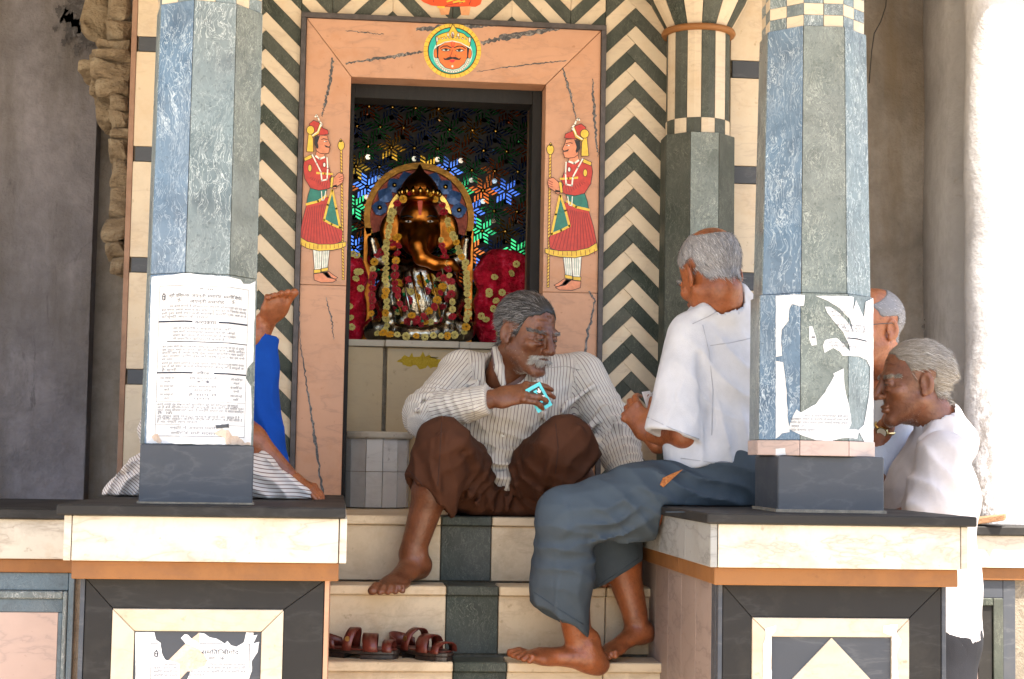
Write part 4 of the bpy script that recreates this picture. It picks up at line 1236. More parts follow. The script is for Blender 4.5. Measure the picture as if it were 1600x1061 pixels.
# arch behind, with blue petals
def arc_band(name, r0, r1, y0, y1, mat, parent, c, n=40, a0=-0.35, a1=math.pi + 0.35):
    v, f = [], []
    for i in range(n + 1):
        a = a0 + (a1 - a0) * i / n
        for r, y in ((r0, y0), (r1, y0), (r1, y1), (r0, y1)):
            v.append((c[0] + r * math.cos(a), y, c[2] + r * math.sin(a)))
    for i in range(n):
        for k in range(4):
            f.append((4 * i + k, 4 * i + (k + 1) % 4, 4 * i + 4 + (k + 1) % 4, 4 * i + 4 + k))
    f += [(0, 1, 2, 3), (4 * n, 4 * n + 3, 4 * n + 2, 4 * n + 1)]
    return mesh(name, v, f, mat, parent)
arch = thing('idol_arch', 'gold arch set with blue petals behind the idol', 'arch', (icx, YID + 0.06, icz))
ac = ip(655, 340, 0.08)
ra = 88 / S_
arc_band('gold_rim', ra - 0.022, ra, YID + 0.075, YID + 0.11, m_foil('tarnished gold', (0.30, 0.14, 0.03), 0.4, 1.0, 0.5, 80), arch, ac)
arc_band('inner_field', 0.03, ra - 0.023, YID + 0.09, YID + 0.10, m_foil('dark red foil', (0.16, 0.03, 0.015), 0.3, 0.8, 0.6, 60), arch, ac)
arc_band('inner_rim', ra - 0.098, ra - 0.082, YID + 0.07, YID + 0.089, M_GOLD, arch, ac)
for k in range(9):
    a = math.radians(12 + 19.5 * k)
    rm = ra - 0.052
    c = Vector((ac[0] + rm * math.cos(a), YID + 0.075, ac[2] + rm * math.sin(a)))
    u = Vector((math.cos(a), 0, math.sin(a))); w = Vector((-math.sin(a), 0, math.cos(a)))
    pr = [(-0.026, 0.010), (-0.010, 0.026), (0.008, 0.026), (0.020, 0.014), (0.029, 0.0), (0.020, -0.014), (0.008, -0.026), (-0.010, -0.026), (-0.026, -0.010)]
    vv = [tuple(c + u * p + w * q) for p, q in pr] + [tuple(c + u * p + w * q + Vector((0, 0.012, 0))) for p, q in pr] + [tuple(c - Vector((0, 0.006, 0)))]
    nn = len(pr)
    ff = [(2 * nn, i, (i + 1) % nn) for i in range(nn)] + [(i, i + nn, (i + 1) % nn + nn, (i + 1) % nn) for i in range(nn)]
    pt = mesh('petal', vv, ff, M_BLUEPETAL, arch)
    if k % 2 == 0: link('boss', bme, pt, None, c - wloc(pt) - Vector((0, 0.004, 0)))
for s in (-1, 1):
    box('jamb', *(sorted((ac[0] + s * (ra - 0.03), ac[0] + s * ra))), YID + 0.075, YID + 0.11, icz + 0.001, ac[2] - 0.04, M_DEEPGOLD, arch, 0.003)
# garlands: strings of marigolds and jasmine, each flower a piece
def flower_mesh(mat, r, seed):
    rr = random.Random(seed)
    V, F = [], []
    for ring, (n, rad, hz) in enumerate(((9, 1.0, 0.0), (7, 0.7, 0.35), (5, 0.4, 0.6))):
        for k in range(n):
            a = 2 * math.pi * (k + 0.5 * ring) / n + rr.uniform(-0.1, 0.1)
            c, s = math.cos(a), math.sin(a)
            w = rad * r * 0.42
            b = len(V)
            V += [(0.15 * r * c, 0.15 * r * s, hz * r * 0.5), (rad * r * c * 0.75 - s * w, rad * r * s * 0.75 + c * w, hz * r), (rad * r * c, rad * r * s, hz * r * 0.9 + rr.uniform(-0.1, 0.1) * r), (rad * r * c * 0.75 + s * w, rad * r * s * 0.75 - c * w, hz * r)]
            F.append((b, b + 1, b + 2, b + 3))
    me = bpy.data.meshes.new('flower')
    me.from_pydata(V, [], F)
    me.materials.append(mat)
    return me
M_JAS = m_plain('pale yellow petals', (0.66, 0.55, 0.18), 0.7, 0, 0.3, 200)
M_MARI = m_plain('marigold petals', (0.72, 0.36, 0.02), 0.7, 0, 0.3, 200)
M_ROSE = m_plain('red rose petals', (0.40, 0.012, 0.025), 0.6, 0, 0.4, 200)
FL = {'j': [flower_mesh(M_JAS, 0.0135, k) for k in range(3)], 'm': [flower_mesh(M_MARI, 0.015, 5 + k) for k in range(2)], 'r': [flower_mesh(M_ROSE, 0.014, 9 + k) for k in range(2)]}
M_THREAD = m_plain('garland thread', (0.3, 0.26, 0.12), 0.8)
fr = random.Random(11)
def garland(label, pxs, step, kinds, dy=0.0):
    P = [Vector(ip(a, b, c)) for a, b, c in pxs]
    gl = thing('flower_garland', label, 'garland', tuple(P[-1]), 'flower garlands on the idol')
    mesh('thread', *tube(P, 0.002, 5), M_THREAD, gl)
    L = 0
    for k in range(len(P) - 1):
        seg = P[k + 1] - P[k]
        n = max(1, int(seg.length / step))
        for i in range(n):
            p = P[k] + seg * (i / n) + Vector((fr.uniform(-0.004, 0.004), fr.uniform(-0.006, 0.0), fr.uniform(-0.003, 0.003)))
            kk = kinds[fr.randrange(len(kinds))]
            o = link('flower', fr.choice(FL[kk]), gl, None, p - wloc(gl))
            d = Vector((fr.uniform(-0.6, 0.6), -1, fr.uniform(-0.5, 0.9)))
            o.rotation_euler = d.to_track_quat('Z', 'Y').to_euler()
            s = fr.uniform(0.8, 1.2); o.scale = (s, s, s)
garland('pale yellow flower garland hanging on the side of the idol towards the tiled pedestal', [(612, 330, -0.06), (604, 370, -0.1), (602, 420, -0.12), (603, 470, -0.12), (604, 526, -0.1)], 0.018, 'jjjjm')
garland('pale yellow flower garland with marigolds hanging past the tip of the idol trunk', [(700, 345, -0.06), (712, 380, -0.09), (726, 410, -0.11), (730, 450, -0.12), (730, 490, -0.12), (724, 530, -0.1)], 0.018, 'jjjm')
garland('red rose garland looped across the chest of the idol', [(622, 385, -0.08), (616, 430, -0.1), (626, 475, -0.115), (650, 500, -0.12), (680, 480, -0.12), (694, 435, -0.11), (690, 418, -0.1)], 0.024, 'rrrm')
garland('loose yellow flower string lying along the altar edge at the idol feet', [(590, 520, -0.16), (620, 524, -0.19), (650, 526, -0.2), (690, 525, -0.19), (720, 522, -0.16)], 0.022, 'jjm')
garland('flower string draped over the top of the idol crown', [(610, 345, -0.04), (622, 318, -0.05), (640, 303, -0.05), (672, 303, -0.05), (690, 320, -0.05), (700, 345, -0.04)], 0.026, 'jmr')
M_GEMG = m_plain('green gem', (0.01, 0.22, 0.08), 0.15)
gme = bpy.data.meshes.new('gem'); gv, gf = lathe([(0.001, -0.008), (0.008, 0.0), (0.001, 0.008)], (0, 0, 0), 8); gme.from_pydata(gv, [], gf); gme.materials.append(M_GEMG)
for k in range(70):
    a_ = fr.uniform(-1, 1); b_ = fr.uniform(0, 1)
    px_, py_ = 655 + a_ * 55, 425 + b_ * 92
    y_ = -0.075 - 0.03 * b_ + 0.035 * abs(a_)
    o = link('ornament', fr.choice([FL['r'][0], FL['r'][1], FL['m'][0], FL['j'][0], gme, FL['r'][0]]), idol, None, Vector(ip(px_, py_, y_)) - wloc(idol))
    o.rotation_euler = (1.3 + fr.uniform(-0.6, 0.6), 0, fr.uniform(-0.7, 0.7))
for k in range(5):
    v, f = tube([ip(615 + 14 * k, 425, -0.08), ip(620 + 15 * k, 460, -0.105), ip(628 + 15 * k, 495, -0.115)], 0.0045, 6)
    mesh('foil_strip', v, f, FOIL['clear'] if k % 2 else M_GOLD, idol, True)
garland('red rose string hanging over the shoulder of the idol on the trunk side', [(688, 375, -0.07), (700, 420, -0.11), (706, 460, -0.12), (708, 505, -0.12)], 0.022, 'rrj')
garland('red rose string hanging over the shoulder of the idol on the pedestal side', [(622, 372, -0.07), (588, 400, -0.06), (580, 440, -0.08), (582, 500, -0.09)], 0.022, 'rrjm')
# red velvet bolsters either side
def m_velvet():
    t = NT('red sequin velvet')
    v = t.co()
    n = t.noise(v, 26, 3, 0.6)
    c = t.ramp(n, [(0.35, (0.35, 0.0, 0.012)), (0.6, (0.85, 0.01, 0.05)), (0.75, (0.95, 0.10, 0.20))])
    t.bump(t.noise(v, 42, 5, 0.65), 1.0, 0.03)
    m = t.fin(c, 0.18)
    t.b.inputs['Metallic'].default_value = 0.2
    return m
M_VELVET = m_velvet()
for lab, px0, px1, py0 in (('red velvet bolster on the altar between the idol and the tiled pedestal side', 520, 572, 395), ('red velvet bolster on the altar behind the seated man in brown trousers', 742, 835, 392)):
    a, b = ip(px0, 460, 0.0), ip(px1, 460, 0.0)
    ztop, zbt = ip(0 + (px0 + px1) / 2, py0)[2], icz + 0.002
    cx2, cz2 = (a[0] + b[0]) / 2, (ztop + zbt) / 2
    rx_, rz_ = (b[0] - a[0]) / 2, (ztop - zbt) / 2
    def bol(P):
        q = np.abs((P - A3((cx2, YID + 0.03, cz2))) / A3((rx_, 0.07, rz_)))
        d = ((q ** 4).sum(1) ** 0.25 - 1) * min(rx_, rz_, 0.07)
        return d + wob(P, 60, 8, 0.008) * (P[:, 2] > zbt + 0.02)
    V, Q = sdf_mesh(lambda P: np.maximum(bol(P), zbt - P[:, 2]), (cx2 - rx_ - 0.03, YID - 0.08, zbt - 0.02), (cx2 + rx_ + 0.03, YID + 0.14, ztop + 0.03), 0.008)
    bo = thing('velvet_bolster', lab, 'cushion', (cx2, YID, zbt), 'velvet bolsters')
    np_mesh('cushion', V, Q, M_VELVET, bo)
    for k in range(14):
        p = Vector((cx2 + fr.uniform(-0.9, 0.9) * rx_, YID - 0.055, cz2 + fr.uniform(-0.9, 0.95) * rz_))
        o = link('flower', fr.choice(FL['j']), bo, None, p - wloc(bo)); o.rotation_euler = (1.4 + fr.uniform(-0.5, 0.5), 0, fr.uniform(-0.6, 0.6))
# ------------------------------------------------------------------ flat paint
def m_paint(name, c, rough=0.45, var=0.18):
    return m_plain('paint ' + name, c, rough, 0, var, 60)
PNT = dict(red=m_paint('red', (0.46, 0.035, 0.02)), gold=m_paint('yellow', (0.72, 0.46, 0.045)), green=m_paint('teal', (0.02, 0.16, 0.12)), skin=m_paint('skin', (0.62, 0.22, 0.11)),
           white=m_paint('white', (0.76, 0.73, 0.64)), black=m_paint('black', (0.012, 0.01, 0.01), 0.5), teal=m_paint('bright teal', (0.01, 0.42, 0.34)), face=m_paint('orange face', (0.72, 0.16, 0.03)),
           pink=m_paint('lip red', (0.66, 0.03, 0.04)), dred=m_paint('dark red', (0.20, 0.012, 0.01)), vermil=m_paint('vermilion', (0.72, 0.07, 0.01)), pale=m_paint('pale halo', (0.55, 0.72, 0.62)))
def circ(cx, cy, rx, ry=None, n=24, a0=0.0):
    ry = ry or rx
    return [(cx + rx * math.cos(a0 + 2 * math.pi * k / n), cy + ry * math.sin(a0 + 2 * math.pi * k / n)) for k in range(n)]
def stroke2(pts, w, closed=False):
    """list of quads along a polyline"""
    out = []
    n = len(pts)
    for i in range(n if closed else n - 1):
        a, b = pts[i], pts[(i + 1) % n]
        dx, dy = b[0] - a[0], b[1] - a[1]
        L = math.hypot(dx, dy) or 1
        ex, ey = dx / L * w * 0.35, dy / L * w * 0.35
        nx, ny = -dy / L * w / 2, dx / L * w / 2
        out.append([(a[0] - ex + nx, a[1] - ey + ny), (b[0] + ex + nx, b[1] + ey + ny), (b[0] + ex - nx, b[1] + ey - ny), (a[0] - ex - nx, a[1] - ey - ny)])
    return out
class Paint:
    """paint laid on a wall face: each colour patch is a thin film standing a little above the last"""
    def __init__(s, parent, conv, y):
        s.p, s.c, s.y, s.k = parent, conv, y, 0
    def add(s, name, polys, col, outline=0.0, parent=None):
        s.k += 1
        y = s.y - 0.00012 * s.k
        V, F = [], []
        for q in polys:
            b = len(V)
            for (u, v) in q:
                px, py = s.c(u, v)
                d = at(px, py, s.y)
                V.append((d.x, y, d.z))
            F.append(tuple(range(b, b + len(q))))
        o = mesh(name, V, F, PNT[col] if isinstance(col, str) else col, parent or s.p)
        if outline:
            s.add('outline', [k for q in polys for k in stroke2(q, outline, True)], 'black', 0, parent)
        return o
def guard(label, conv, y=YW - 0.0008):
    c0 = at(*conv(180, 1000), y)
    g = thing('guard_painting', label, 'painting', tuple(c0), 'painted guards on the door jambs')
    P = Paint(g, conv, y)
    P.add('staff', [[(62, 270), (74, 270), (62, 990), (50, 990)]], 'gold', 2.5)
    P.add('staff_twist', [[(62 - (yv - 290) * 0.016, yv), (73 - (yv - 290) * 0.016, yv - 9), (73 - (yv - 290) * 0.016, yv - 4), (62 - (yv - 290) * 0.016, yv + 5)] for yv in range(300, 985, 17)], 'dred')
    P.add('staff_head', [circ(68, 252, 19, 27), circ(70, 225, 6, 9, 8)], 'gold', 3)
    P.add('foot', [[(152, 948), (232, 958), (228, 992), (185, 1006), (118, 1004), (95, 992), (130, 975)], [(140, 945), (180, 950), (150, 978), (100, 986), (88, 978), (112, 965)]], 'skin', 3)
    P.add('trousers', [[(136, 822), (180, 825), (188, 940), (150, 935)], [(182, 825), (236, 820), (226, 942), (186, 942)]], 'white', 3)
    P.add('trouser_stripe', [k for x0 in (150, 160, 170, 196, 206, 216) for k in stroke2([(x0, 830), (x0 + 4, 925)], 2.2)], 'green')
    P.add('anklet', [[(145, 922), (190, 930), (190, 948), (146, 940)], [(186, 932), (232, 935), (230, 955), (186, 950)]], 'gold', 2.5)
    P.add('skirt', [[(128, 545), (165, 530), (272, 575), (300, 670), (318, 765), (240, 800), (120, 800), (66, 780), (60, 730), (100, 640)]], 'red', 3)
    P.add('pleat', [k for i in range(13) for k in stroke2([(150 + i * 9.5, 570 + i * 2), (75 + i * 19.5, 790 - abs(i - 5) * 2)], 3.4)], 'dred')
    P.add('hem', [[(40, 782), (120, 795), (200, 795), (270, 780), (316, 752), (322, 792), (270, 818), (200, 832), (120, 828), (70, 818), (40, 805)]], 'gold', 3)
    P.add('hem_fold', [k for i in range(11) for k in stroke2([(62 + i * 24, 800 - abs(i - 4) * 2), (60 + i * 24.5, 822 - abs(i - 5) * 2)], 3)], 'dred')
    P.add('sash', [[(150, 488), (252, 488), (266, 530), (274, 575), (210, 562), (165, 535)]], 'green', 3)
    P.add('sash_edge', stroke2([(158, 530), (205, 560), (274, 576)], 13), 'gold')
    P.add('apron', [[(122, 498), (150, 580), (172, 665), (125, 690), (72, 708), (95, 600)]], 'green', 3)
    P.add('apron_edge', stroke2([(122, 498), (148, 580), (170, 662), (125, 686), (74, 706), (97, 600), (120, 500)], 12), 'gold')
    P.add('coat', [[(150, 330), (168, 312), (215, 312), (250, 308), (286, 332), (294, 372), (284, 436), (250, 488), (200, 500), (150, 492), (122, 480), (138, 440), (124, 415), (132, 400), (146, 360)]], 'red', 3)
    P.add('sleeve_fold', [k for i in range(9) for k in stroke2([(150 + i * 12, 452 - i * 3), (158 + i * 12, 490 - i * 7)], 3)], 'dred')
    P.add('belt', stroke2([(122, 410), (165, 408), (212, 404)], 11), 'gold', 0)
    P.add('epaulette', [[(246, 302), (288, 322), (284, 340), (240, 322)], circ(254, 378, 11, 20, 12)], 'gold', 2.5)
    P.add('neck', [[(165, 292), (215, 280), (222, 312), (190, 325), (165, 315)]], 'skin', 2)
    for pts_, w_ in (([(152, 322), (148, 380), (152, 440), (183, 446), (188, 400), (215, 350), (240, 305)], 8), ([(168, 318), (195, 328), (218, 312)], 10), ([(160, 505), (168, 550), (182, 555), (185, 505)], 5)): P.add('necklace', stroke2(pts_, w_), 'white')
    P.add('pendant', [circ(168, 360, 8, 13, 10)], 'white', 2.5)
    P.add('hand', [[(56, 412), (82, 402), (108, 425), (125, 455), (122, 482), (95, 480), (60, 458), (52, 432)], [(95, 470), (128, 478), (112, 492), (96, 488)]], 'skin', 3)
    P.add('finger_line', stroke2([(58, 420), (80, 430)], 3) + stroke2([(56, 432), (78, 442)], 3) + stroke2([(58, 446), (80, 454)], 3), 'dred')
    P.add('cuff', [[(112, 425), (128, 430), (134, 484), (120, 486)]], 'gold', 2.5)
    P.add('face', [[(150, 200), (143, 228), (130, 252), (140, 262), (135, 272), (140, 282), (142, 296), (165, 300), (195, 296), (216, 282), (218, 222), (205, 196)]], 'skin', 3)
    P.add('hair', [[(194, 200), (226, 208), (226, 250), (208, 274), (202, 262), (208, 240)]], 'black')
    P.add('moustache', [[(133, 262), (150, 258), (168, 250), (160, 264), (140, 267)], *stroke2([(150, 222), (172, 217), (185, 221)], 4), *stroke2([(152, 233), (170, 231)], 4)], 'black')
    P.add('eye', [circ(163, 232, 8, 3.5, 10)], 'white')
    P.add('pupil', [circ(160, 232, 3, 3, 8)], 'black')
    P.add('turban_tail', [[(236, 185), (262, 185), (273, 288), (232, 290)]], 'gold', 3)
    P.add('turban', [[(143, 192), (148, 170), (178, 158), (200, 128), (232, 116), (256, 135), (258, 170), (232, 205), (205, 198), (165, 196)]], 'red', 3)
    P.add('turban_band', [[(182, 140), (196, 132), (212, 175), (243, 196), (238, 210), (200, 190)]], 'gold', 2.5)
    P.add('turban_pearl', stroke2([(190, 138), (205, 178), (238, 200)], 5), 'white')
    P.add('turban_knot', [circ(250, 170, 23, 24, 14)], 'gold', 3)
    P.add('plume', stroke2([(190, 150), (182, 138), (196, 122), (206, 100), (216, 88), (222, 98)], 8), 'white')
    return g
guard('painted guard in red skirt on the door jamb above the tiled pedestal', lambda u, v: (440 + (330 - (u - 67) * 0.93) / 3.533, 150 + (105 + (v - 85) * 1.005) / 3.533))
guard('painted guard in red skirt on the door jamb beside the striped column', lambda u, v: (840 + u / 3.425, 160 + v / 3.425))

# round painted face above the door
md = thing('face_medallion', 'round painted face with crown and moustache on the lintel', 'painting', tuple(at(706, 115, YW)))
P = Paint(md, lambda u, v: (640 + u / 8.164, v / 8.164), YW - 0.0008)
cx, cy = 545, 648
P.add('rim', [circ(cx, cy, 368, 350, 48)], 'gold')
P.add('rim_petal', [[(cx + 312 * math.cos(a - 0.02), cy + 300 * math.sin(a - 0.02)), (cx + 366 * math.cos(a - 0.035), cy + 348 * math.sin(a - 0.035)), (cx + 366 * math.cos(a - 0.012), cy + 348 * math.sin(a - 0.012)), (cx + 312 * math.cos(a + 0.005), cy + 300 * math.sin(a + 0.005))] for a in [2 * math.pi * k / 34 for k in range(34)]], m_paint('ochre', (0.42, 0.22, 0.02)))
P.add('ground_disc', [circ(cx, cy, 308, 296, 40)], 'teal', 12)
P.add('halo', [circ(550, 690, 252, 240, 32)], 'pale')
P.add('ear', [circ(335, 680, 26, 62, 14), circ(765, 685, 26, 62, 14)], 'face', 6)
P.add('hair', [[(340, 590), (390, 560), (385, 740), (350, 745)], [(700, 560), (765, 600), (745, 750), (705, 740)]], 'black')
P.add('face', [[(368, 600), (450, 545), (545, 528), (650, 548), (735, 610), (735, 730), (700, 810), (630, 870), (545, 888), (455, 865), (390, 800), (362, 720)]], 'face', 7)
P.add('crown', [[(330, 470), (360, 455), (410, 432), (500, 405), (525, 360), (550, 308), (585, 360), (610, 405), (690, 432), (740, 478), (790, 480), (765, 605), (650, 545), (545, 520), (450, 535), (345, 585)]], 'gold', 8)
P.add('crown_gem', [circ(550, 445, 20, 40, 12), circ(350, 505, 12, 36, 10), circ(765, 510, 14, 36, 10), circ(490, 445, 12, 26, 10), circ(620, 445, 12, 26, 10)] + [circ(380 + k * 42, 500 - 20 * math.sin(k / 8 * math.pi), 10, 9, 8) for k in range(9)], 'white', 5)
P.add('crown_band', stroke2([(345, 590), (450, 540), (545, 524), (650, 548), (765, 610)], 13), 'white')
P.add('crown_stone', [circ(550, 448, 9, 24, 8)] + [circ(400 + k * 40, 478 - 18 * math.sin(k / 7 * math.pi), 8, 6, 6) for k in range(8)], 'dred')
P.add('tilak', stroke2([(532, 540), (540, 590), (552, 603), (564, 590), (572, 540)], 9), 'pink')
P.add('eye', [[(405, 640), (460, 622), (520, 640), (480, 656), (440, 656)], [(585, 645), (640, 628), (695, 645), (660, 662), (610, 660)]], 'white', 6)
P.add('pupil', [circ(465, 637, 22, 15, 12), circ(632, 642, 22, 15, 12)], 'black')
P.add('brow', stroke2([(388, 620), (430, 592), (480, 588), (530, 610)], 12) + stroke2([(570, 610), (620, 590), (670, 592), (712, 622)], 12) + stroke2([(400, 638), (460, 620), (522, 640)], 7) + stroke2([(583, 645), (640, 624), (697, 645)], 7), 'black')
P.add('nose', stroke2([(545, 640), (530, 700), (510, 718), (530, 730)], 6) + stroke2([(580, 700), (590, 720)], 6), 'dred')
P.add('moustache', [[(425, 735), (455, 752), (505, 728), (545, 732), (585, 728), (630, 752), (662, 730), (640, 768), (590, 765), (545, 752), (495, 768), (445, 768)]], 'black')
P.add('lip', [[(505, 770), (545, 762), (585, 770), (560, 800), (528, 800)]], 'pink')
P.add('beard_dot', [circ(545, 848, 14, 16, 10)], 'white')
P.add('pearl', [circ(545 + 205 * math.cos(a), 740 + 180 * math.sin(a), 15, 15, 8) for a in [math.radians(10 + k * 8.4) for k in range(20)]], 'white', 3)
# vermilion painted figure above the trim, mostly beyond the top of the picture
pf = thing('vermilion_painting', 'lower part of a vermilion painted figure on the tiles above the lintel', 'painting', tuple(at(704, 20, YT)))
P = Paint(pf, lambda u, v: (640 + u / 8.164, v / 8.164), YT - 0.0015)
P.add('robe', [[(120, -180), (900, -180), (925, -10), (905, 55), (840, 90), (700, 80), (420, 85), (280, 70), (180, 30), (120, -20)]], 'vermil')
P.add('leg', [[(370, 90), (520, 90), (500, 185), (400, 192)], [(640, 85), (780, 80), (760, 195), (660, 195)]], m_paint('peach', (0.66, 0.30, 0.13)))
P.add('robe_trim', [q for a, b in (((360, 90), (440, 92)), ((480, 20), (560, -10)), ((560, 30), (640, 10)), ((640, 35), (700, 15))) for q in stroke2([a, b], 22)], 'gold')
P.add('robe_fold', stroke2([(460, 70), (560, 50), (680, 30)], 8) + stroke2([(300, 30), (330, -60)], 8) + stroke2([(760, 60), (800, -40)], 8), 'dred')

# ------------------------------------------------------------------ printed notices
M_PAPER = m_plain('white paper', (0.70, 0.69, 0.68), 0.8, 0, 0.07, 25, 0.9)
M_OLDPAPER = m_rough('old paste and paper', (0.46, 0.33, 0.24), (0.62, 0.47, 0.36), (0.72, 0.60, 0.48), 30, 0.3, 0.9)
M_INK = m_plain('printing ink', (0.015, 0.015, 0.03), 0.7)
M_GREYINK = m_plain('thin printing ink', (0.14, 0.14, 0.165), 0.7)
_txt = {}
def text_polys(body, font_h=1.0):
    """triangles of a line of text in its own plane, with its width"""
    if body in _txt: return _txt[body]
    cu = bpy.data.curves.new('text', 'FONT')
    cu.body = body
    cu.resolution_u = 1
    o = bpy.data.objects.new('text', cu)
    COL.objects.link(o)
    bpy.context.view_layer.update()
    dg = bpy.context.evaluated_depsgraph_get()
    ev = o.evaluated_get(dg)
    me = ev.to_mesh()
    V = [tuple(v.co) for v in me.vertices]
    F = [tuple(p.vertices) for p in me.polygons]
    ev.to_mesh_clear()
    bpy.data.objects.remove(o); bpy.data.curves.remove(cu)
    w = max((v[0] for v in V), default=1)
    _txt[body] = (V, F, w)
    return _txt[body]
WORDS = 'समाज के सभी बन्धुओं को सूचित किया जाता है कि इस वर्ष भी जयन्ती समारोह मनाया जा रहा है अतः आप सपरिवार पधार कर कार्यक्रम सफल बनावें पूजन हवन प्रसाद शोभायात्रा प्रातः सायं बजे मन्दिर में आयोजन स्थान समिति'.split()
wr_ = random.Random(21)
def words(n): return ' '.join(wr_.choice(WORDS) for _ in range(n))
class Sheet:
    """print on paper; m(u, v, lift) gives a world point; folds: u of the creases"""
    def __init__(s, parent, m, folds=()):
        s.p, s.m, s.folds, s.k = parent, m, folds, 0
    def patch(s, name, polys, mat, lift, thick=0.0):
        if len(polys) > 1 and name in ('border', 'bar', 'sheet', 'torn_patch'):
            for q in polys: s.patch(name, [q], mat, lift)
            return
        bm = bmesh.new()
        for q in polys:
            try: bm.faces.new([bm.verts.new((u, v, 0)) for u, v in q])
            except ValueError: pass
        for f in s.folds:
            bmesh.ops.bisect_plane(bm, geom=bm.verts[:] + bm.edges[:] + bm.faces[:], plane_co=(f, 0, 0), plane_no=(1, 0, 0))
        bmesh.ops.triangulate(bm, faces=bm.faces)
        bm.verts.index_update()
        V = [s.m(v.co.x, v.co.y, lift) for v in bm.verts]
        F = [tuple(v.index for v in f.verts) for f in bm.faces]
        bm.free()
        return mesh(name, V, F, mat, s.p)
    def text(s, body, u0, u1, v, h, mat, lift, stretch=True):
        V, F, w = text_polys(body)
        k = (u1 - u0) / w if stretch else h
        return [s.m(u0 + x * k, v + y * h, lift) for x, y, z in V], F
    def lines(s, name, items, mat, lift):
        for (b, u0, u1, v, h) in items:
            V, F = s.text(b, u0, u1, v, h, mat, lift)
            mesh(name, V, F, mat, s.p)
def jag(poly, amp, step, seed, fixed=()):
    r = random.Random(seed)
    out = []
    n = len(poly)
    for i in range(n):
        a, b = poly[i], poly[(i + 1) % n]
        L = math.dist(a, b)
        k = max(1, int(L / step))
        for j in range(k):
            t = j / k
            out.append((a[0] + (b[0] - a[0]) * t + (r.uniform(-amp, amp) if j or i not in fixed else 0), a[1] + (b[1] - a[1]) * t + r.uniform(-amp, amp)))
    return out
class OctMap:
    def __init__(s, c, w, rot):
        s.c, s.w, s.rot = c, w, rot
        s.s = w * math.tan(math.pi / 8)
    def face(s, k):
        a = -math.pi / 2 + s.rot + k * math.pi / 4
        return Vector((math.cos(a), math.sin(a))), Vector((-math.sin(a), math.cos(a)))
    def m(s, u, v, lift):
        k = int(math.floor((u + s.s / 2) / s.s))
        k = max(-2, min(2, k))
        n, t = s.face(k)
        q = Vector(s.c) + n * (s.w / 2 + lift) + t * (u - k * s.s)
        return (q.x, q.y, v)
    def uv(s, px, py):
        d = ray(px, py)
        best = None
        for k in (-2, -1, 0, 1, 2):
            n, t = s.face(k)
            den = n.x * d.x + n.y * d.y
            if den >= -1e-6: continue
            c = Vector(s.c) + n * (s.w / 2)
            T = (n.x * (c.x - CAM.x) + n.y * (c.y - CAM.y)) / den
            p = CAM + d * T
            u = t.x * (p.x - c.x) + t.y * (p.y - c.y)
            e = max(0, abs(u) - s.s / 2)
            if best is None or e < best[0]: best = (e, k * s.s + max(-s.s / 2, min(s.s / 2, u)) + (max(-e, min(e, u)) if e else 0), p.z)
        return best[1], best[2]
# the whole poster on the left pillar
om = OctMap(cl, WL_LOW, ROTL)
po = thing('poster', 'whole white printed notice in Hindi pasted round the pillar with the sky-tinted face', 'poster', (cl[0], cl[1] - 0.13, zb1))
sh = Sheet(po, om.m, (-om.s / 2, om.s / 2))
S1 = om.s
uL, uR = -1.42 * S1, 1.40 * S1
zf = lambda py: Z(308, py, 3.862)
outl = [(uL, zf(432))] + [(-0.5 * S1, zf(428)), (0.2 * S1, zf(430)), (0.85 * S1, zf(433)), (0.95 * S1, zf(438)), (1.2 * S1, zf(436)), (uR, zf(431)), (uR, zf(560)), (1.18 * S1, zf(572)), (1.16 * S1, zf(588)), (1.34 * S1, zf(600)), (uR, zf(640)), (uR, zf(694)), (uL, zf(694))]
sh.patch('sheet', [jag(outl, 0.0010, 0.012, 5)], M_PAPER, 0.0012)
U = lambda px: (px - 307) / 167.0 * 2.98 * S1                 # column of the print, paper unrolled
bx0, bx1 = U(241), U(371)
zz_ = zf
def rows(items): return [(b, U(a), U(c), zz_(py) - 0.0, h) for (b, a, c, py, h) in items]
def rule(px0, px1, py, wpx): 
    h = wpx / 700.0
    return [(U(px0), zz_(py) - h / 2), (U(px1), zz_(py) - h / 2), (U(px1), zz_(py) + h / 2), (U(px0), zz_(py) + h / 2)]
def vrule(px, py0, py1, wpx):
    w = wpx / 700.0
    return [(U(px) - w / 2, zz_(py1)), (U(px) + w / 2, zz_(py1)), (U(px) + w / 2, zz_(py0)), (U(px) - w / 2, zz_(py0))]
sh.patch('border', [rule(241, 371, 447, 0.6), rule(241, 371, 682, 0.8), vrule(241, 447, 682, 0.6), vrule(371, 447, 682, 0.6), rule(241, 371, 628, 0.4), rule(241, 371, 664, 0.4)], M_INK, 0.0017)
sh.patch('bar', [rule(241, 290, 503, 2.6), rule(322, 371, 503, 2.6), rule(255, 371, 534.5, 1.4), rule(241, 292, 583, 2.4), rule(318, 371, 583, 2.4)], M_INK, 0.0017)
hh = 0.0078
sh.lines('heading', rows([('श्री विनायक जयन्ती समारोह समिति बीगोद', 256, 358, 465, 0.0105), ('जयन्ती समारोह', 286, 328, 474, 0.011), ('कार्यक्रम', 293, 319, 506.5, 0.012), ('निवेदक', 297, 313, 585.5, 0.009), ('ॐ नमः', 296, 316, 453, 0.006)]), M_INK, 0.0018)
body = [('मन्दिर में अवश्य पधारें', 264, 322, 671, 0.0085), ('समिति के सभी सदस्य', 266, 322, 679, 0.0085)]
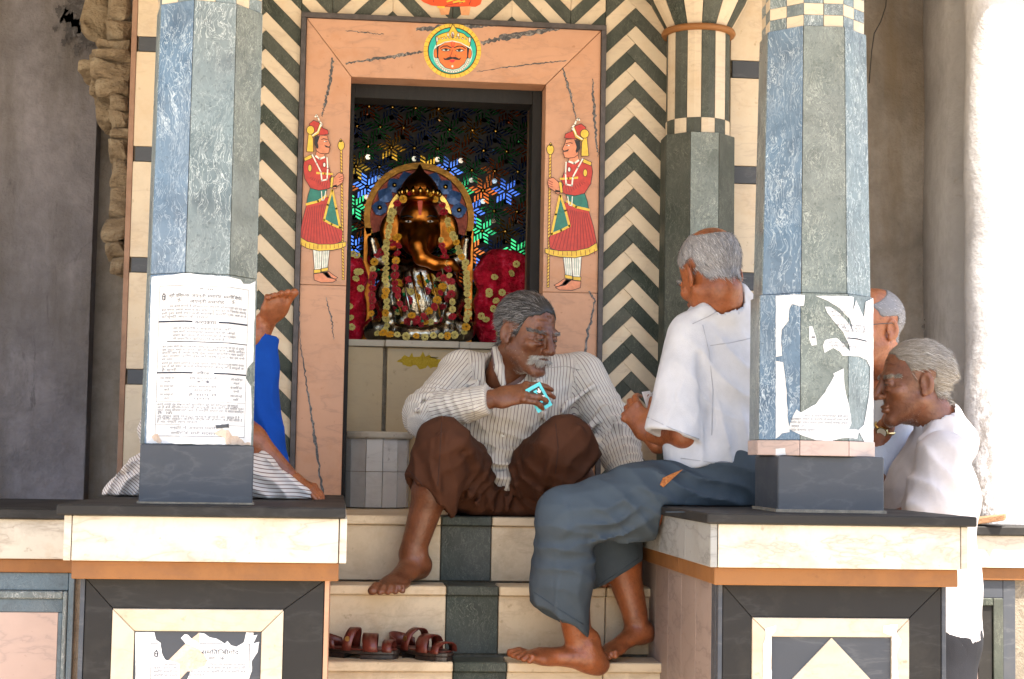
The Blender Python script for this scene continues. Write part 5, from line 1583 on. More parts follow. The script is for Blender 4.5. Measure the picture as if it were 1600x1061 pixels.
for py, a, b in ((481, 258, 368), (486.5, 245, 368), (492, 245, 368), (497.5, 245, 310), (515.5, 264, 338), (521, 264, 346), (526.5, 264, 348), (532, 264, 330), (544, 248, 366), (549, 248, 367), (554, 248, 367), (559, 248, 367), (564, 248, 265), (570, 248, 366), (575, 248, 366), (580.5, 248, 272), (634.5, 243, 356), (639, 243, 368), (643.5, 243, 368), (648, 243, 268), (653, 243, 360), (657, 243, 366), (661.5, 243, 300)):
    body.append((words(max(2, int((b - a) / 11))), a, b, py, hh))
for py in (593, 606, 619):
    for a, b in ((246, 268), (288, 322), (340, 364)):
        body.append((words(3), a, b, py, hh)); body.append((words(1), a + 6, b - 6, py + 5.5, hh * 0.9))
sh.lines('small_print', rows(body), M_GREYINK, 0.0018)
def swast(u, v, r):          # temple mark printed beside the title line
    w = r * 0.22
    q = [[(u - w / 2, v - r), (u + w / 2, v - r), (u + w / 2, v + r), (u - w / 2, v + r)], [(u - r, v - w / 2), (u + r, v - w / 2), (u + r, v + w / 2), (u - r, v + w / 2)]]
    q += [[(u, v + r - w), (u + r, v + r - w), (u + r, v + r), (u, v + r)], [(u + r - w, v - r), (u + r, v - r), (u + r, v), (u + r - w, v)], [(u - r, v - r), (u, v - r), (u, v - r + w), (u - r, v - r + w)], [(u - r, v), (u - r + w, v), (u - r + w, v + r), (u - r, v + r)]]
    return q
def crest(u, v, r):
    q = [[(u - r * 0.7, v - r), (u, v - r * 1.25), (u + r * 0.7, v - r), (u + r * 0.75, v + r * 0.6), (u - r * 0.75, v + r * 0.6)], [(u - r * 0.8, v + r * 0.7), (u - r * 0.3, v + r * 0.95), (u, v + r * 1.6), (u + r * 0.3, v + r * 0.95), (u + r * 0.8, v + r * 0.7)]]
    return q
def crest_white(u, v, r): return [k for a in (0.35, -0.25, -0.75) for k in [[(u - r * 0.5, v + a * r), (u - r * 0.1, v + a * r - 0.15 * r), (u + r * 0.45, v + a * r + 0.1 * r), (u + r * 0.1, v + a * r + 0.28 * r)]]]
sh.patch('temple_mark', swast(U(272), zf(469.5), 0.0042) + swast(U(341), zf(469.5), 0.0042), M_INK, 0.0018)
sh.patch('crest', crest(U(248), zf(464), 0.0068), M_INK, 0.0018)
sh.patch('crest', crest_white(U(248), zf(464), 0.0068), M_PAPER, 0.0021)
sh.patch('torn_patch', [jag([(U(321), zf(677)), (U(330), zf(669)), (U(338), zf(671)), (U(346), zf(680)), (U(358), zf(680)), (U(372), zf(690)), (U(384), zf(690)), (U(384), zf(694)), (U(336), zf(694)), (U(333), zf(684))], 0.0012, 0.008, 8), jag([(U(236), zf(683)), (U(245), zf(678)), (U(252), zf(690)), (U(250), zf(694)), (U(240), zf(690))], 0.001, 0.006, 9)], M_OLDPAPER, 0.0024)
sh.patch('torn_hole', [jag([(U(322), zf(664)), (U(338), zf(661)), (U(339), zf(667)), (U(323), zf(669))], 0.0006, 0.005, 3)], M_SLATEBLOCK, 0.0027)

# shreds on the right pillar
om2 = OctMap(cr, WR0, ROTR)
sp = thing('torn_poster', 'shreds of a torn white poster stuck on the pillar behind the sitting man', 'poster', (cr[0], cr[1] - 0.14, z1))
sh2 = Sheet(sp, om2.m, (-om2.s / 2, om2.s / 2, -1.5 * om2.s))
C3 = lambda L: [om2.uv(1170 + u / 3.79, 440 + v / 3.79) for u, v in L]
shreds = [[(162, 85), (250, 78), (330, 80), (325, 140), (300, 145), (255, 132), (240, 165), (238, 230), (215, 262), (195, 285), (192, 340), (200, 440), (162, 445)],
          [(162, 470), (205, 480), (215, 560), (225, 640), (232, 800), (245, 890), (200, 900), (162, 930)],
          [(238, 870), (262, 795), (285, 755), (310, 775), (395, 725), (450, 655), (505, 560), (500, 545), (560, 515), (570, 640), (605, 840), (590, 872), (650, 878), (640, 930), (560, 925), (480, 945), (400, 940), (300, 905)],
          [(395, 85), (500, 85), (620, 92), (612, 190), (632, 110), (680, 215), (690, 120), (735, 98), (735, 990), (718, 990), (690, 960), (645, 880), (680, 850), (712, 660), (718, 510), (695, 465), (650, 442), (555, 440), (540, 415), (500, 395), (448, 420), (440, 380), (450, 345), (520, 335), (560, 370), (600, 425), (590, 370), (560, 300), (500, 230), (465, 185), (452, 150), (480, 150), (540, 190), (590, 250), (617, 300), (600, 230), (540, 160), (470, 115)],
          [(358, 265), (375, 265), (400, 330), (402, 375), (370, 380), (358, 340)]]
for i, s_ in enumerate(shreds):
    sh2.patch('shred', [jag(C3(s_), 0.0008, 0.010, 40 + i)], M_PAPER, 0.0012)
sh2.patch('bar', [C3([(582, 331), (640, 336), (695, 350), (695, 357), (640, 344), (582, 338)]), C3([(370, 325), (392, 325), (392, 333), (370, 333)])], M_INK, 0.0018)
it = []
for (a, b, v) in ((520, 690, 262), (545, 690, 280), (560, 690, 298), (480, 580, 185), (490, 560, 210), (470, 590, 368), (480, 640, 388), (330, 590, 800), (250, 590, 820), (250, 585, 840), (255, 330, 862), (250, 390, 884)):
    (u0, z0), (u1, _) = C3([(a, v), (b, v)])
    it.append((words(max(2, int((b - a) / 40))), u0, u1, z0, hh))
sh2.lines('small_print', it, M_GREYINK, 0.0018)
sh2.patch('shred', [jag(C3([(165, 990), (222, 985), (225, 1025), (165, 1030)]), 0.0006, 0.006, 61)], M_PAPER, 0.0042)

# torn notice in the left plinth's frame
x0_, x1_, zt_, yl_ = LFIELD
tp = thing('torn_notice', 'torn white Hindi notice pasted inside the plinth frame, with a strip ripped away', 'poster', ((x0_ + x1_) / 2, yl_, 0.9))
C4 = lambda L: [(lambda p: (p.x, p.z))(at(210 + u / 7.273, 960 + v / 7.273, yl_)) for u, v in L]
sh3 = Sheet(tp, lambda u, v, l: (u, yl_ - l, v))
sh3.patch('sheet', [jag(C4(q), 0.0006, 0.007, 70 + i) for i, q in enumerate([
    [(12, 198), (230, 202), (250, 290), (300, 320), (310, 430), (345, 510), (375, 528), (385, 520), (510, 560), (520, 1100), (12, 1100)],
    [(745, 210), (800, 220), (850, 260), (930, 270), (1025, 330), (1060, 300), (1100, 350), (1160, 365), (1240, 320), (1265, 240), (1270, 202), (1355, 205), (1355, 240), (1400, 230), (1350, 330), (1420, 310), (1400, 430), (1335, 530), (1335, 640), (1305, 735), (1290, 1100), (520, 1100), (600, 735), (640, 640), (800, 590), (830, 520), (800, 470), (740, 400), (740, 330)]])], M_PAPER, 0.0012)
sh3.patch('torn_patch', [jag(C4([(385, 525), (575, 335), (735, 204), (755, 215), (745, 330), (740, 400), (800, 470), (825, 520), (800, 590), (690, 640), (600, 650), (520, 735), (505, 735), (510, 560)]), 0.0006, 0.007, 80)], M_OLDPAPER, 0.0010)
sh3.patch('shred', [jag(C4([(575, 222), (610, 230), (640, 265), (740, 330), (740, 395), (580, 330), (530, 270)]), 0.0006, 0.007, 81)], M_PAPER, 0.0016)
def rl(a, b, w): return C4(stroke2([a, b], w)[0])
sh3.patch('border', [rl((190, 332), (270, 332), 5), rl((190, 332), (180, 1100), 5), rl((640, 332), (690, 334), 5), rl((745, 333), (1000, 333), 6), rl((1280, 338), (1308, 338), 5), rl((1308, 338), (1302, 690), 6)], M_INK, 0.0019)
it = []
for b, a, c, v, h_ in (('समिति बीगोद', 760, 1190, 450, 0.0125), ('समारोह', 845, 915, 515, 0.010)):
    (u0, z0), (u1, _) = C4([(a, v), (c, v)]); it.append((b, u0, u1, z0, h_))
sh3.lines('heading', it, M_INK, 0.0019)
it = []
for a, c, v in ((340, 480, 585), (220, 505, 620), (220, 505, 662), (220, 495, 705), (850, 1265, 580), (830, 1265, 620), (630, 1265, 662), (615, 800, 700)):
    (u0, z0), (u1, _) = C4([(a, v), (c, v)]); it.append((words(max(2, int((c - a) / 75))), u0, u1, z0, hh))
sh3.lines('small_print', it, M_GREYINK, 0.0019)
(u0, z0), = C4([(1000, 500)]); sh3.patch('temple_mark', swast(u0, z0, 0.0042), M_INK, 0.0019)
(u0, z0), = C4([(250, 445)]); sh3.patch('crest', crest(u0, z0, 0.0062), M_INK, 0.0019); sh3.patch('crest', crest_white(u0, z0, 0.0062), M_PAPER, 0.0022)
# paper remnants on the right plinth's cream frame
yr_ = RFRAME[6] - 0.0042
rp = thing('paper_remnants', 'white paper remnants left along the cream frame around the diamond panel', 'paper', (dcx, yr_, 0.9))
C5 = lambda L: [(lambda p: (p.x, p.z))(at(980 + u / 2.58, 760 + v / 2.58, yr_)) for u, v in L]
sh4 = Sheet(rp, lambda u, v, l: (u, yr_ - l, v))
for i, q in enumerate([[(555, 572), (600, 560), (598, 580), (580, 602), (581, 850), (548, 850), (548, 640), (560, 600)], [(1035, 560), (1090, 555), (1085, 590), (1105, 620), (1085, 680), (1100, 850), (1067, 850), (1067, 605), (1030, 590)]]):
    sh4.patch('shred', [jag(C5(q), 0.0012, 0.008, 90 + i)], M_PAPER, 0.0010)

# ------------------------------------------------------------------ sandals on the lower step
def m_leather(name, c):
    t = NT(name)
    v = t.co()
    n = t.noise(v, 60, 5, 0.6)
    col = t.ramp(t.noise(v, 18, 4), [(0.3, tuple(0.5 * q for q in c)), (0.6, c), (0.8, tuple(1.5 * q for q in c))])
    t.bump(n, 0.25, 0.003)
    return t.fin(col, 0.38)
M_LEATHER = m_leather('oxblood leather', (0.13, 0.022, 0.013))
M_SOLE = m_leather('dark sole', (0.030, 0.018, 0.014))
def sandal(label, px, py, Y, ang, mirror):
    base = at(px, py, Y); base.z = Z3 + 0.0005
    sd = thing('sandal', label, 'sandal', tuple(base), 'pair of sandals on the step')
    ca, sa = math.cos(ang), math.sin(ang)
    def L(x, y, z): return (base.x + x * ca - y * sa, base.y + x * sa + y * ca, base.z + z)     # x along the foot, toe at +x
    out = []
    N = 28
    for k in range(N):
        a = 2 * math.pi * k / N
        x = 0.106 * math.cos(a)
        w = 0.036 + 0.010 * (x / 0.106)
        out.append((x, w * math.sin(a) * (1 - 0.12 * math.cos(2 * a)) * (abs(math.sin(a)) ** -0.25 if abs(math.sin(a)) > 0.05 else 1) + 0.004 * mirror * math.sin(x * 25)))
    def slab(name, sc, z0, z1, mat, x0=-1, x1=1):
        pts = [(max(x0, min(x1, x * sc)), y * sc) for x, y in out]
        n = len(pts)
        v = [L(x, y, z0) for x, y in pts] + [L(x, y, z1) for x, y in pts]
        f = [tuple(range(n))[::-1], tuple(range(n, 2 * n))] + [(i, (i + 1) % n, n + (i + 1) % n, n + i) for i in range(n)]
        return mesh(name, v, f, mat, sd, bevel=0.0015)
    slab('heel', 0.98, 0.0, 0.012, M_SOLE, -0.12, -0.035)
    slab('heel', 0.98, 0.0, 0.012, M_SOLE, 0.01, 0.115)
    slab('sole', 1.0, 0.0122, 0.022, M_SOLE)
    slab('insole', 0.94, 0.0222, 0.026, M_LEATHER)
    def strap(name, p0, p1, h0, wd, lean=0.0, n=12, hx=0.0):
        """band from one edge of the sole over the foot to the other"""
        V, F = [], []
        for i in range(n + 1):
            t = i / n
            a = math.pi * t
            x = p0[0] + (p1[0] - p0[0]) * t + lean * math.sin(a)
            y = p0[1] * math.cos(a) ** 1 if False else (p0[1] + p1[1]) / 2 + (p0[1] - p1[1]) / 2 * math.cos(a) * (1.06)
            z = 0.020 + h0 * math.sin(a) ** 0.7
            rad = Vector((0, math.cos(a), math.sin(a) + 0.15)).normalized()
            for s, o in ((-1, 0), (1, 0), (1, 0.0035), (-1, 0.0035)):
                V.append(L(x + s * wd / 2 + hx * math.sin(a) * s, y + rad.y * o * (1 if p0[1] > 0 else -1), z + rad.z * o))
        for i in range(n):
            for k in range(4):
                F.append((4 * i + k, 4 * i + (k + 1) % 4, 4 * i + 4 + (k + 1) % 4, 4 * i + 4 + k))
        F += [(0, 1, 2, 3), (4 * n + 3, 4 * n + 2, 4 * n + 1, 4 * n)]
        return mesh(name, V, F, M_LEATHER, sd, True)
    strap('toe_strap', (0.070, 0.041), (0.085, -0.041), 0.026, 0.026)
    strap('cross_strap', (0.012, 0.041), (0.040, -0.043), 0.042, 0.040)
    strap('instep_strap', (-0.030, 0.037), (-0.030, -0.037), 0.056, 0.026, 0.012)
    # heel counter
    V, F = [], []
    n = 16
    for i in range(n + 1):
        a = math.pi / 2 + math.pi * i / n
        x, y = -0.062 + 0.045 * math.cos(a), 0.036 * math.sin(a)
        hgt = 0.046 + 0.016 * math.cos((a - math.pi))
        for (o, z) in ((0, 0.024), (0, hgt), (0.0035, hgt), (0.0035, 0.024)):
            k = 1 + o / 0.045
            V.append(L(-0.062 + (x + 0.062) * k - (0.004 if z > 0.03 else 0), y * k, z if (3 < i < n - 3 or z > 0.03) else 0.024))
    for i in range(n):
        for k in range(4):
            F.append((4 * i + k, 4 * i + (k + 1) % 4, 4 * i + 4 + (k + 1) % 4, 4 * i + 4 + k))
    F += [(0, 1, 2, 3), (4 * n + 3, 4 * n + 2, 4 * n + 1, 4 * n)]
    mesh('heel_counter', V, F, M_LEATHER, sd, True)
    v, f = lathe([(0.001, 0), (0.007, 0.0), (0.007, 0.002), (0.001, 0.002)], (0, 0, 0), 10)
    mesh('buckle', [L(-0.026 + x, -0.041 * 1.0 - z, 0.052 + y) for x, y, z in v], f, m_plain('brass', (0.5, 0.36, 0.14), 0.3, 1.0), sd)
    return sd
sandal('brown leather sandal beside the plinth flank, showing its side and raised heel strap', 564, 1026, 4.545, math.radians(-18), 1)
sandal('brown leather sandal next to the green tread stone, turned toe outwards', 660, 1028, 4.540, math.radians(-46), -1)

# loose board on the lower right plinth
bo_ = [at(1520, 826, 4.95), at(1565, 812, 4.90), at(1573, 815, 4.95), at(1530, 833, 5.02)]
zt_sr = Z(1570, 823, YSR)
wb = [(X(1512, 830, YSR + 0.05), YSR + 0.02), (X(1560, 820, YSR + 0.02), YSR - 0.03), (X(1572, 820, YSR + 0.1), YSR + 0.10), (X(1520, 820, YSR + 0.2), YSR + 0.22)]
v = [(x, y, zt_sr + 0.002 + (0.018 if i in (1, 2) else 0)) for i, (x, y) in enumerate(wb)] + [(x, y, zt_sr + 0.020 + (0.018 if i in (1, 2) else 0)) for i, (x, y) in enumerate(wb)]
tag(mesh('wood_board', v, boxvf(0, 1, 0, 1, 0, 1)[1], m_rough('raw brown wood', (0.22, 0.10, 0.045), (0.34, 0.18, 0.09), (0.45, 0.27, 0.15), 14, 0.6, 0.9, (1, 6, 6)), None, bevel=0.002, base=tuple(v[0])), 'short rough brown board lying on the lower plinth by the whitewashed wall', 'board')
# ------------------------------------------------------------------ people
def frame(fwd, up):
    """columns: x lateral, y forward, z up"""
    f = Vector(fwd).normalized()
    r = f.cross(Vector(up)).normalized()
    u = r.cross(f)
    return np.array([[r.x, f.x, u.x], [r.y, f.y, u.y], [r.z, f.z, u.z]], np.float32)
def crumple(P, c, axis, wl, amp, R, seed=0.0):
    """a patch of cloth folds: ridges across axis, fading out with distance from c"""
    p = P - A3(c)
    ax_ = A3(axis); ax_ = ax_ / np.linalg.norm(ax_)
    k = 2 * math.pi / wl
    o1 = A3(Vector(axis).orthogonal().normalized()); o2 = np.cross(ax_, o1)
    ph = (p @ ax_) * k + 1.1 * np.sin((p @ o1) * k * 0.28 + seed) + 0.9 * np.sin((p @ o2) * k * 0.33 + seed * 1.7)
    w = np.exp(-(p * p).sum(1) / (R * R))
    return 1.05 * amp * w * (np.abs(np.sin(ph / 2)) ** 0.7 * 2 - 1.3)
def surf(fn, px, py, y0, y1, n=520):
    d = ray(px, py)
    t = np.linspace(y0 / d.y, y1 / d.y, n)
    P = np.array([tuple(CAM)], np.float32) + t[:, None].astype(np.float32) * A3(d)
    k = int(np.argmax(fn(P) < 0))
    return Vector(P[k].tolist())
def seam(parent, fn, pxs, y0, y1, mat, r=0.0011, name='seam', n=5):
    pts = []
    for i in range(len(pxs) - 1):
        for j in range(n):
            u = j / n
            pts.append((pxs[i][0] + (pxs[i + 1][0] - pxs[i][0]) * u, pxs[i][1] + (pxs[i + 1][1] - pxs[i][1]) * u))
    pts.append(pxs[-1])
    W = [(lambda q: q + (CAM - q).normalized() * 0.0012)(surf(fn, a, b, y0, y1)) for a, b in pts]
    # drop jumps to other surfaces
    keep = [W[0]]
    for w in W[1:]:
        if (w - keep[-1]).length < 0.035: keep.append(w)
    if len(keep) > 2: mesh(name, *tube(keep, r, 6), mat, parent, True)
def head_fn(q, o):
    d = ell(q, (0, -0.018, 0.036), (0.074, 0.097, 0.083))
    d = smin(d, ell(q, (0, 0.022, -0.030), (0.060, 0.068, 0.084)), 0.025)
    for s in (-1, 1):
        d = smin(d, cone(q, (s * 0.050, 0.0, -0.050), (s * 0.014, 0.070, -0.098), 0.020, 0.017), 0.018)
        d = smin(d, ell(q, (s * 0.040, 0.058, -0.020), (0.022, 0.024, 0.020)), 0.012)
    d = smin(d, cone(q, (-0.034, 0.078, 0.022), (0.034, 0.078, 0.022), 0.011, 0.011), 0.012)
    d = smin(d, ell(q, (0, 0.076, -0.098), (0.020, 0.018, 0.016)), 0.012)
    for s in (-1, 1): d = smax(d, -ell(q, (s * 0.032, 0.103, 0.003), (0.019, 0.019, 0.012)), 0.010)
    for s in (-1, 1):
        d = smin(d, ell(q, (s * 0.031, 0.077, 0.003), (0.0145, 0.013, 0.011)), 0.004)
        d = smin(d, ell(q, (s * 0.032, 0.083, -0.014), (0.015, 0.007, 0.005)), 0.006)
        d = smax(d, -cone(q, (s * 0.020, 0.0925, 0.001), (s * 0.045, 0.081, 0.0), 0.0022, 0.0015), 0.003)
    d = smin(d, cone(q, (0, 0.084, 0.016), (0, 0.110, -0.028), 0.009, 0.0125), 0.009)
    for s in (-1, 1): d = smin(d, ell(q, (s * 0.0135, 0.099, -0.032), (0.009, 0.011, 0.008)), 0.006)
    d = smin(d, ell(q, (0, 0.088, -0.060), (0.023, 0.011, 0.006)), 0.006)
    d = smin(d, ell(q, (0, 0.087, -0.071), (0.019, 0.011, 0.007)), 0.006)
    d = smax(d, -cone(q, (-0.022, 0.098, -0.0655), (0.022, 0.098, -0.0655), 0.0025, 0.0025), 0.004)
    for s in (-1, 1):
        d = smax(d, -cone(q, (s * 0.019, 0.099, -0.034), (s * 0.034, 0.083, -0.068), 0.0028, 0.0022), 0.006)
        for k in range(3): d = smax(d, -cone(q, (s * 0.048, 0.070, 0.001 - 0.004 * k), (s * 0.060, 0.050, 0.006 - 0.012 * k), 0.0014, 0.0010), 0.003)
    for k, z in enumerate((0.040, 0.052, 0.064)):
        d = smax(d, -chain(q, [(-0.040, 0.072 - 0.010 * k, z), (0, 0.092 - 0.010 * k, z + 0.003), (0.040, 0.072 - 0.010 * k, z)], [0.001, 0.0018, 0.001], 0.002), 0.004)
    for s in (-1, 1):
        R = np.array(Matrix.Rotation(s * 0.35, 3, 'Z'), np.float32)
        e = ell(q, (s * 0.077, -0.014, -0.006), (0.0075, 0.019, 0.032), R)
        e = smax(e, -ell(q, (s * 0.0845, -0.008, -0.002), (0.0075, 0.0115, 0.020), R), 0.003)
        e = smax(e, -ell(q, (s * 0.082, 0.002, -0.010), (0.008, 0.006, 0.009), R), 0.002)
        e = smin(e, ell(q, (s * 0.074, -0.004, -0.032), (0.006, 0.008, 0.009)), 0.006)
        d = smin(d, e, 0.005)
    d = smin(d, cone(q, (0, -0.030, -0.060), o.get('neck', (0, -0.050, -0.17)), 0.054, 0.060), 0.025)
    return d
def foot_fn(q, tilt=0.0):
    d = ell(q, (0, -0.048, 0.032), (0.031, 0.042, 0.034))
    d = smin(d, cone(q, (0, -0.03, 0.045), (0.004, 0.095, 0.024), 0.034, 0.021, (1, 0, 0), 1.35), 0.02)
    d = smin(d, cone(q, (0, -0.022, 0.05), (0, -0.018, 0.088), 0.035, 0.033), 0.025)
    for s in (-1, 1): d = smin(d, ell(q, (s * 0.033, -0.018, 0.075), (0.010, 0.014, 0.014)), 0.012)
    d = smin(d, ell(q, (0.002, 0.105, 0.018), (0.046, 0.042, 0.020)), 0.02)
    for x, y1, r in ((0.033, 0.172, 0.0135), (0.010, 0.170, 0.0098), (-0.009, 0.162, 0.0092), (-0.026, 0.151, 0.0088), (-0.041, 0.138, 0.0085)):
        t = chain(q, [(x * 0.92, 0.118, 0.017), (x, (0.118 + y1) / 2 + 0.006, 0.020), (x * 1.02, y1, r * 0.95)], [r * 0.95, r * 0.92, r], 0.004)
        d = smin(d, t, 0.0055)
        d = smax(d, -ell(q, (x * 1.02, y1 + r * 0.45, r * 1.95), (r * 0.55, r * 0.6, r * 0.28)), 0.0015)
    return smax(d, -q[:, 2], 0.006)
def hand_fn(q, o):
    """x thumb side, y fingers, z back of the hand; bends are towards -z"""
    sg = o.get('side', 1)
    q = q * np.array([sg, 1, 1], np.float32)
    d = cone(q, (0, 0.012, 0), (0.002, 0.078, 0), 0.0175, 0.0175, (1, 0, 0), 2.0)
    d = smin(d, cone(q, (0, -0.05, 0), (0, 0.015, 0), 0.025, 0.022, (1, 0, 0), 1.2), 0.018)
    for i, (x, L) in enumerate(((0.028, 0.076), (0.0095, 0.084), (-0.009, 0.078), (-0.0265, 0.062))):
        b = o['curl'][i]
        p = np.array([x, 0.082 - abs(x - 0.005) * 0.12, 0.002])
        ang = 0.0
        pts = [p]
        for k, fr_ in enumerate((0.45, 0.30, 0.25)):
            ang += b[k]
            dirv = np.array([x * o.get('spread', 1.2) * 1.5, math.cos(ang), -math.sin(ang)])
            dirv /= np.linalg.norm(dirv)
            p = p + dirv * L * fr_
            pts.append(p)
        d = smin(d, chain(q, pts, [0.0092, 0.0086, 0.0076, 0.0064], 0.003), 0.005)
        d = smin(d, ell(q, tuple(pts[0] + np.array([0, 0, 0.007])), (0.009, 0.009, 0.006)), 0.006)
    th = o.get('thumb', [(0.022, 0.018, -0.006), (0.046, 0.050, -0.020), (0.052, 0.078, -0.032), (0.050, 0.100, -0.040)])
    d = smin(d, chain(q, th, [0.015, 0.0115, 0.010, 0.0075], 0.005), 0.010)
    return d
def loc(fn, O, M, s=1.0):
    O = A3(O)
    return lambda P: fn(((P - O) @ M) / s) * s
class Parts:
    def __init__(s): s.V, s.Q, s.n = [], [], 0
    def add(s, V, Q):
        s.V.append(V); s.Q.append(Q + s.n); s.n += len(V)
    def get(s): return np.concatenate(s.V), np.concatenate(s.Q)
def around(c, r): return np.array(c) - r, np.array(c) + r
def bounds(pts, r):
    p = np.array([tuple(x) for x in pts])
    return p.min(0) - r, p.max(0) + r

def m_skin(name, c, sss=0.1):
    t = NT(name)
    v = t.co(1.0, False)
    n = t.noise(v, 16, 6, 0.65)
    n2 = t.noise(v, 90, 5, 0.65)
    col = t.ramp(n, [(0.28, (c[0] * 0.55, c[1] * 0.46, c[2] * 0.42)), (0.5, c), (0.74, (c[0] * 1.35, c[1] * 1.30, c[2] * 1.2))])
    col = t.mix(t.ramp(n2, [(0.52, 0.0), (0.74, 0.5)]), col, (c[0] * 0.45, c[1] * 0.38, c[2] * 0.36))
    h = t.math('ADD', t.noise(v, 230, 4, 0.6), t.math('MULTIPLY', n2, 1.6))
    t.bump(t.math('ADD', h, t.math('MULTIPLY', t.math('MINIMUM', t.math('ABSOLUTE', t.math('SUBTRACT', t.noise(t.warp(v, 30, 0.02), 55, 3, 0.6), 0.5)), 0.08), 9.0)), 0.28, 0.0022)
    return t.fin(col, t.ramp(n2, [(0.3, 0.30), (0.7, 0.48)]), 0, 0.55, 0, sss)
def m_cloth(name, c, stripe=None, period=0.0105, width=0.2, rough=0.85, stripe2=None):
    t = NT(name)
    v = t.co(1.0, False)
    n = t.noise(v, 14, 5, 0.6)
    col = t.ramp(n, [(0.3, tuple(0.88 * q for q in c)), (0.7, tuple(min(1, 1.06 * q) for q in c))])
    if stripe:
        a = t.attr('st').outputs['Fac']
        fr_ = t.math('FRACT', t.math('DIVIDE', a, period))
        tri = t.math('ABSOLUTE', t.math('SUBTRACT', fr_, 0.5))
        k = t.ramp(tri, [(0.0, 1.0), (width * 0.45, 0.95), (width * 0.75, 0.0)])
        col = t.mix(k, col, stripe)
        if stripe2:
            fr2 = t.math('FRACT', t.math('ADD', t.math('DIVIDE', a, period), 0.5))
            tri2 = t.math('ABSOLUTE', t.math('SUBTRACT', fr2, 0.5))
            col = t.mix(t.ramp(tri2, [(0.0, 0.5), (0.05, 0.4), (0.09, 0.0)]), col, stripe2)
    cr = t.math('ABSOLUTE', t.math('SUBTRACT', t.noise(t.warp(t.co((1.0, 1.0, 0.5), False), 4, 0.12), 6.5, 2, 0.5), 0.5))
    cr = t.math('MULTIPLY', t.math('MINIMUM', cr, 0.16), 22.0)
    t.bump(t.math('ADD', t.math('MULTIPLY', t.noise(v, 420, 2, 0.6), 0.8), cr), 0.45, 0.0022)
    m = t.fin(col, rough, 0, 0.15)
    return m
def m_hair(name, dark, light):
    t = NT(name)
    a = t.attr('tone').outputs['Fac']
    col = t.ramp(a, [(0.0, dark), (0.55, tuple((p + q) / 2 for p, q in zip(dark, light))), (1.0, light)])
    return t.fin(col, 0.45, 0, 0.4)
def strands(name, parent, mat, roots, dirs, norms, length, width, seed, droop=0.0, tone=(0.0, 1.0), lift=0.08):
    """each hair a bent tapering blade; all hairs of one head are one mesh"""
    r = np.random.RandomState(seed)
    n = len(roots)
    L = length * r.uniform(0.6, 1.25, n)[:, None]
    dirs = dirs + r.normal(size=(n, 3)) * 0.13
    dirs /= np.linalg.norm(dirs, axis=1)[:, None]
    sd = np.cross(dirs, norms) + r.normal(size=(n, 3)) * 0.35
    sd /= np.linalg.norm(sd, axis=1)[:, None] + 1e-9
    w = width * r.uniform(0.7, 1.3, n)[:, None]
    p0 = roots - norms * 0.001
    p1 = p0 + (dirs * 0.5 + norms * lift) * L
    p2 = p0 + (dirs * 1.0 + norms * lift * 0.5) * L + np.array([0, 0, -droop]) * L
    V = np.stack([p0 - sd * w, p0 + sd * w, p1 + sd * w * 0.8, p1 - sd * w * 0.8, p2 + sd * w * 0.25, p2 - sd * w * 0.25], 1).reshape(-1, 3)
    k = np.arange(n)[:, None] * 6
    Q = np.concatenate([k + np.array([[0, 1, 2, 3]]), k + np.array([[3, 2, 4, 5]])])
    o = np_mesh(name, V, Q, mat, parent, True)
    tn = np.repeat(r.uniform(tone[0], tone[1], n), 6)
    add_attr(o, 'tone', tn)
    return o
def sample_surface(V, Q, n, seed, mask):
    r = np.random.RandomState(seed)
    T = np.concatenate([Q[:, [0, 1, 2]], Q[:, [0, 2, 3]]])
    a, b, c = V[T[:, 0]], V[T[:, 1]], V[T[:, 2]]
    nr = np.cross(b - a, c - a)
    ar = np.linalg.norm(nr, axis=1)
    ok = mask((a + b + c) / 3) & (ar > 1e-12)
    idx = np.where(ok)[0]
    if len(idx) == 0: return np.zeros((0, 3)), np.zeros((0, 3))
    pick = r.choice(idx, n, p=ar[idx] / ar[idx].sum())
    u, v = r.uniform(size=(2, n))
    f = u + v > 1
    u[f], v[f] = 1 - u[f], 1 - v[f]
    p = a[pick] + u[:, None] * (b - a)[pick] + v[:, None] * (c - a)[pick]
    return p, nr[pick] / ar[pick][:, None]
M_EYEBALL = m_plain('eyeball', (0.10, 0.075, 0.06), 0.15)
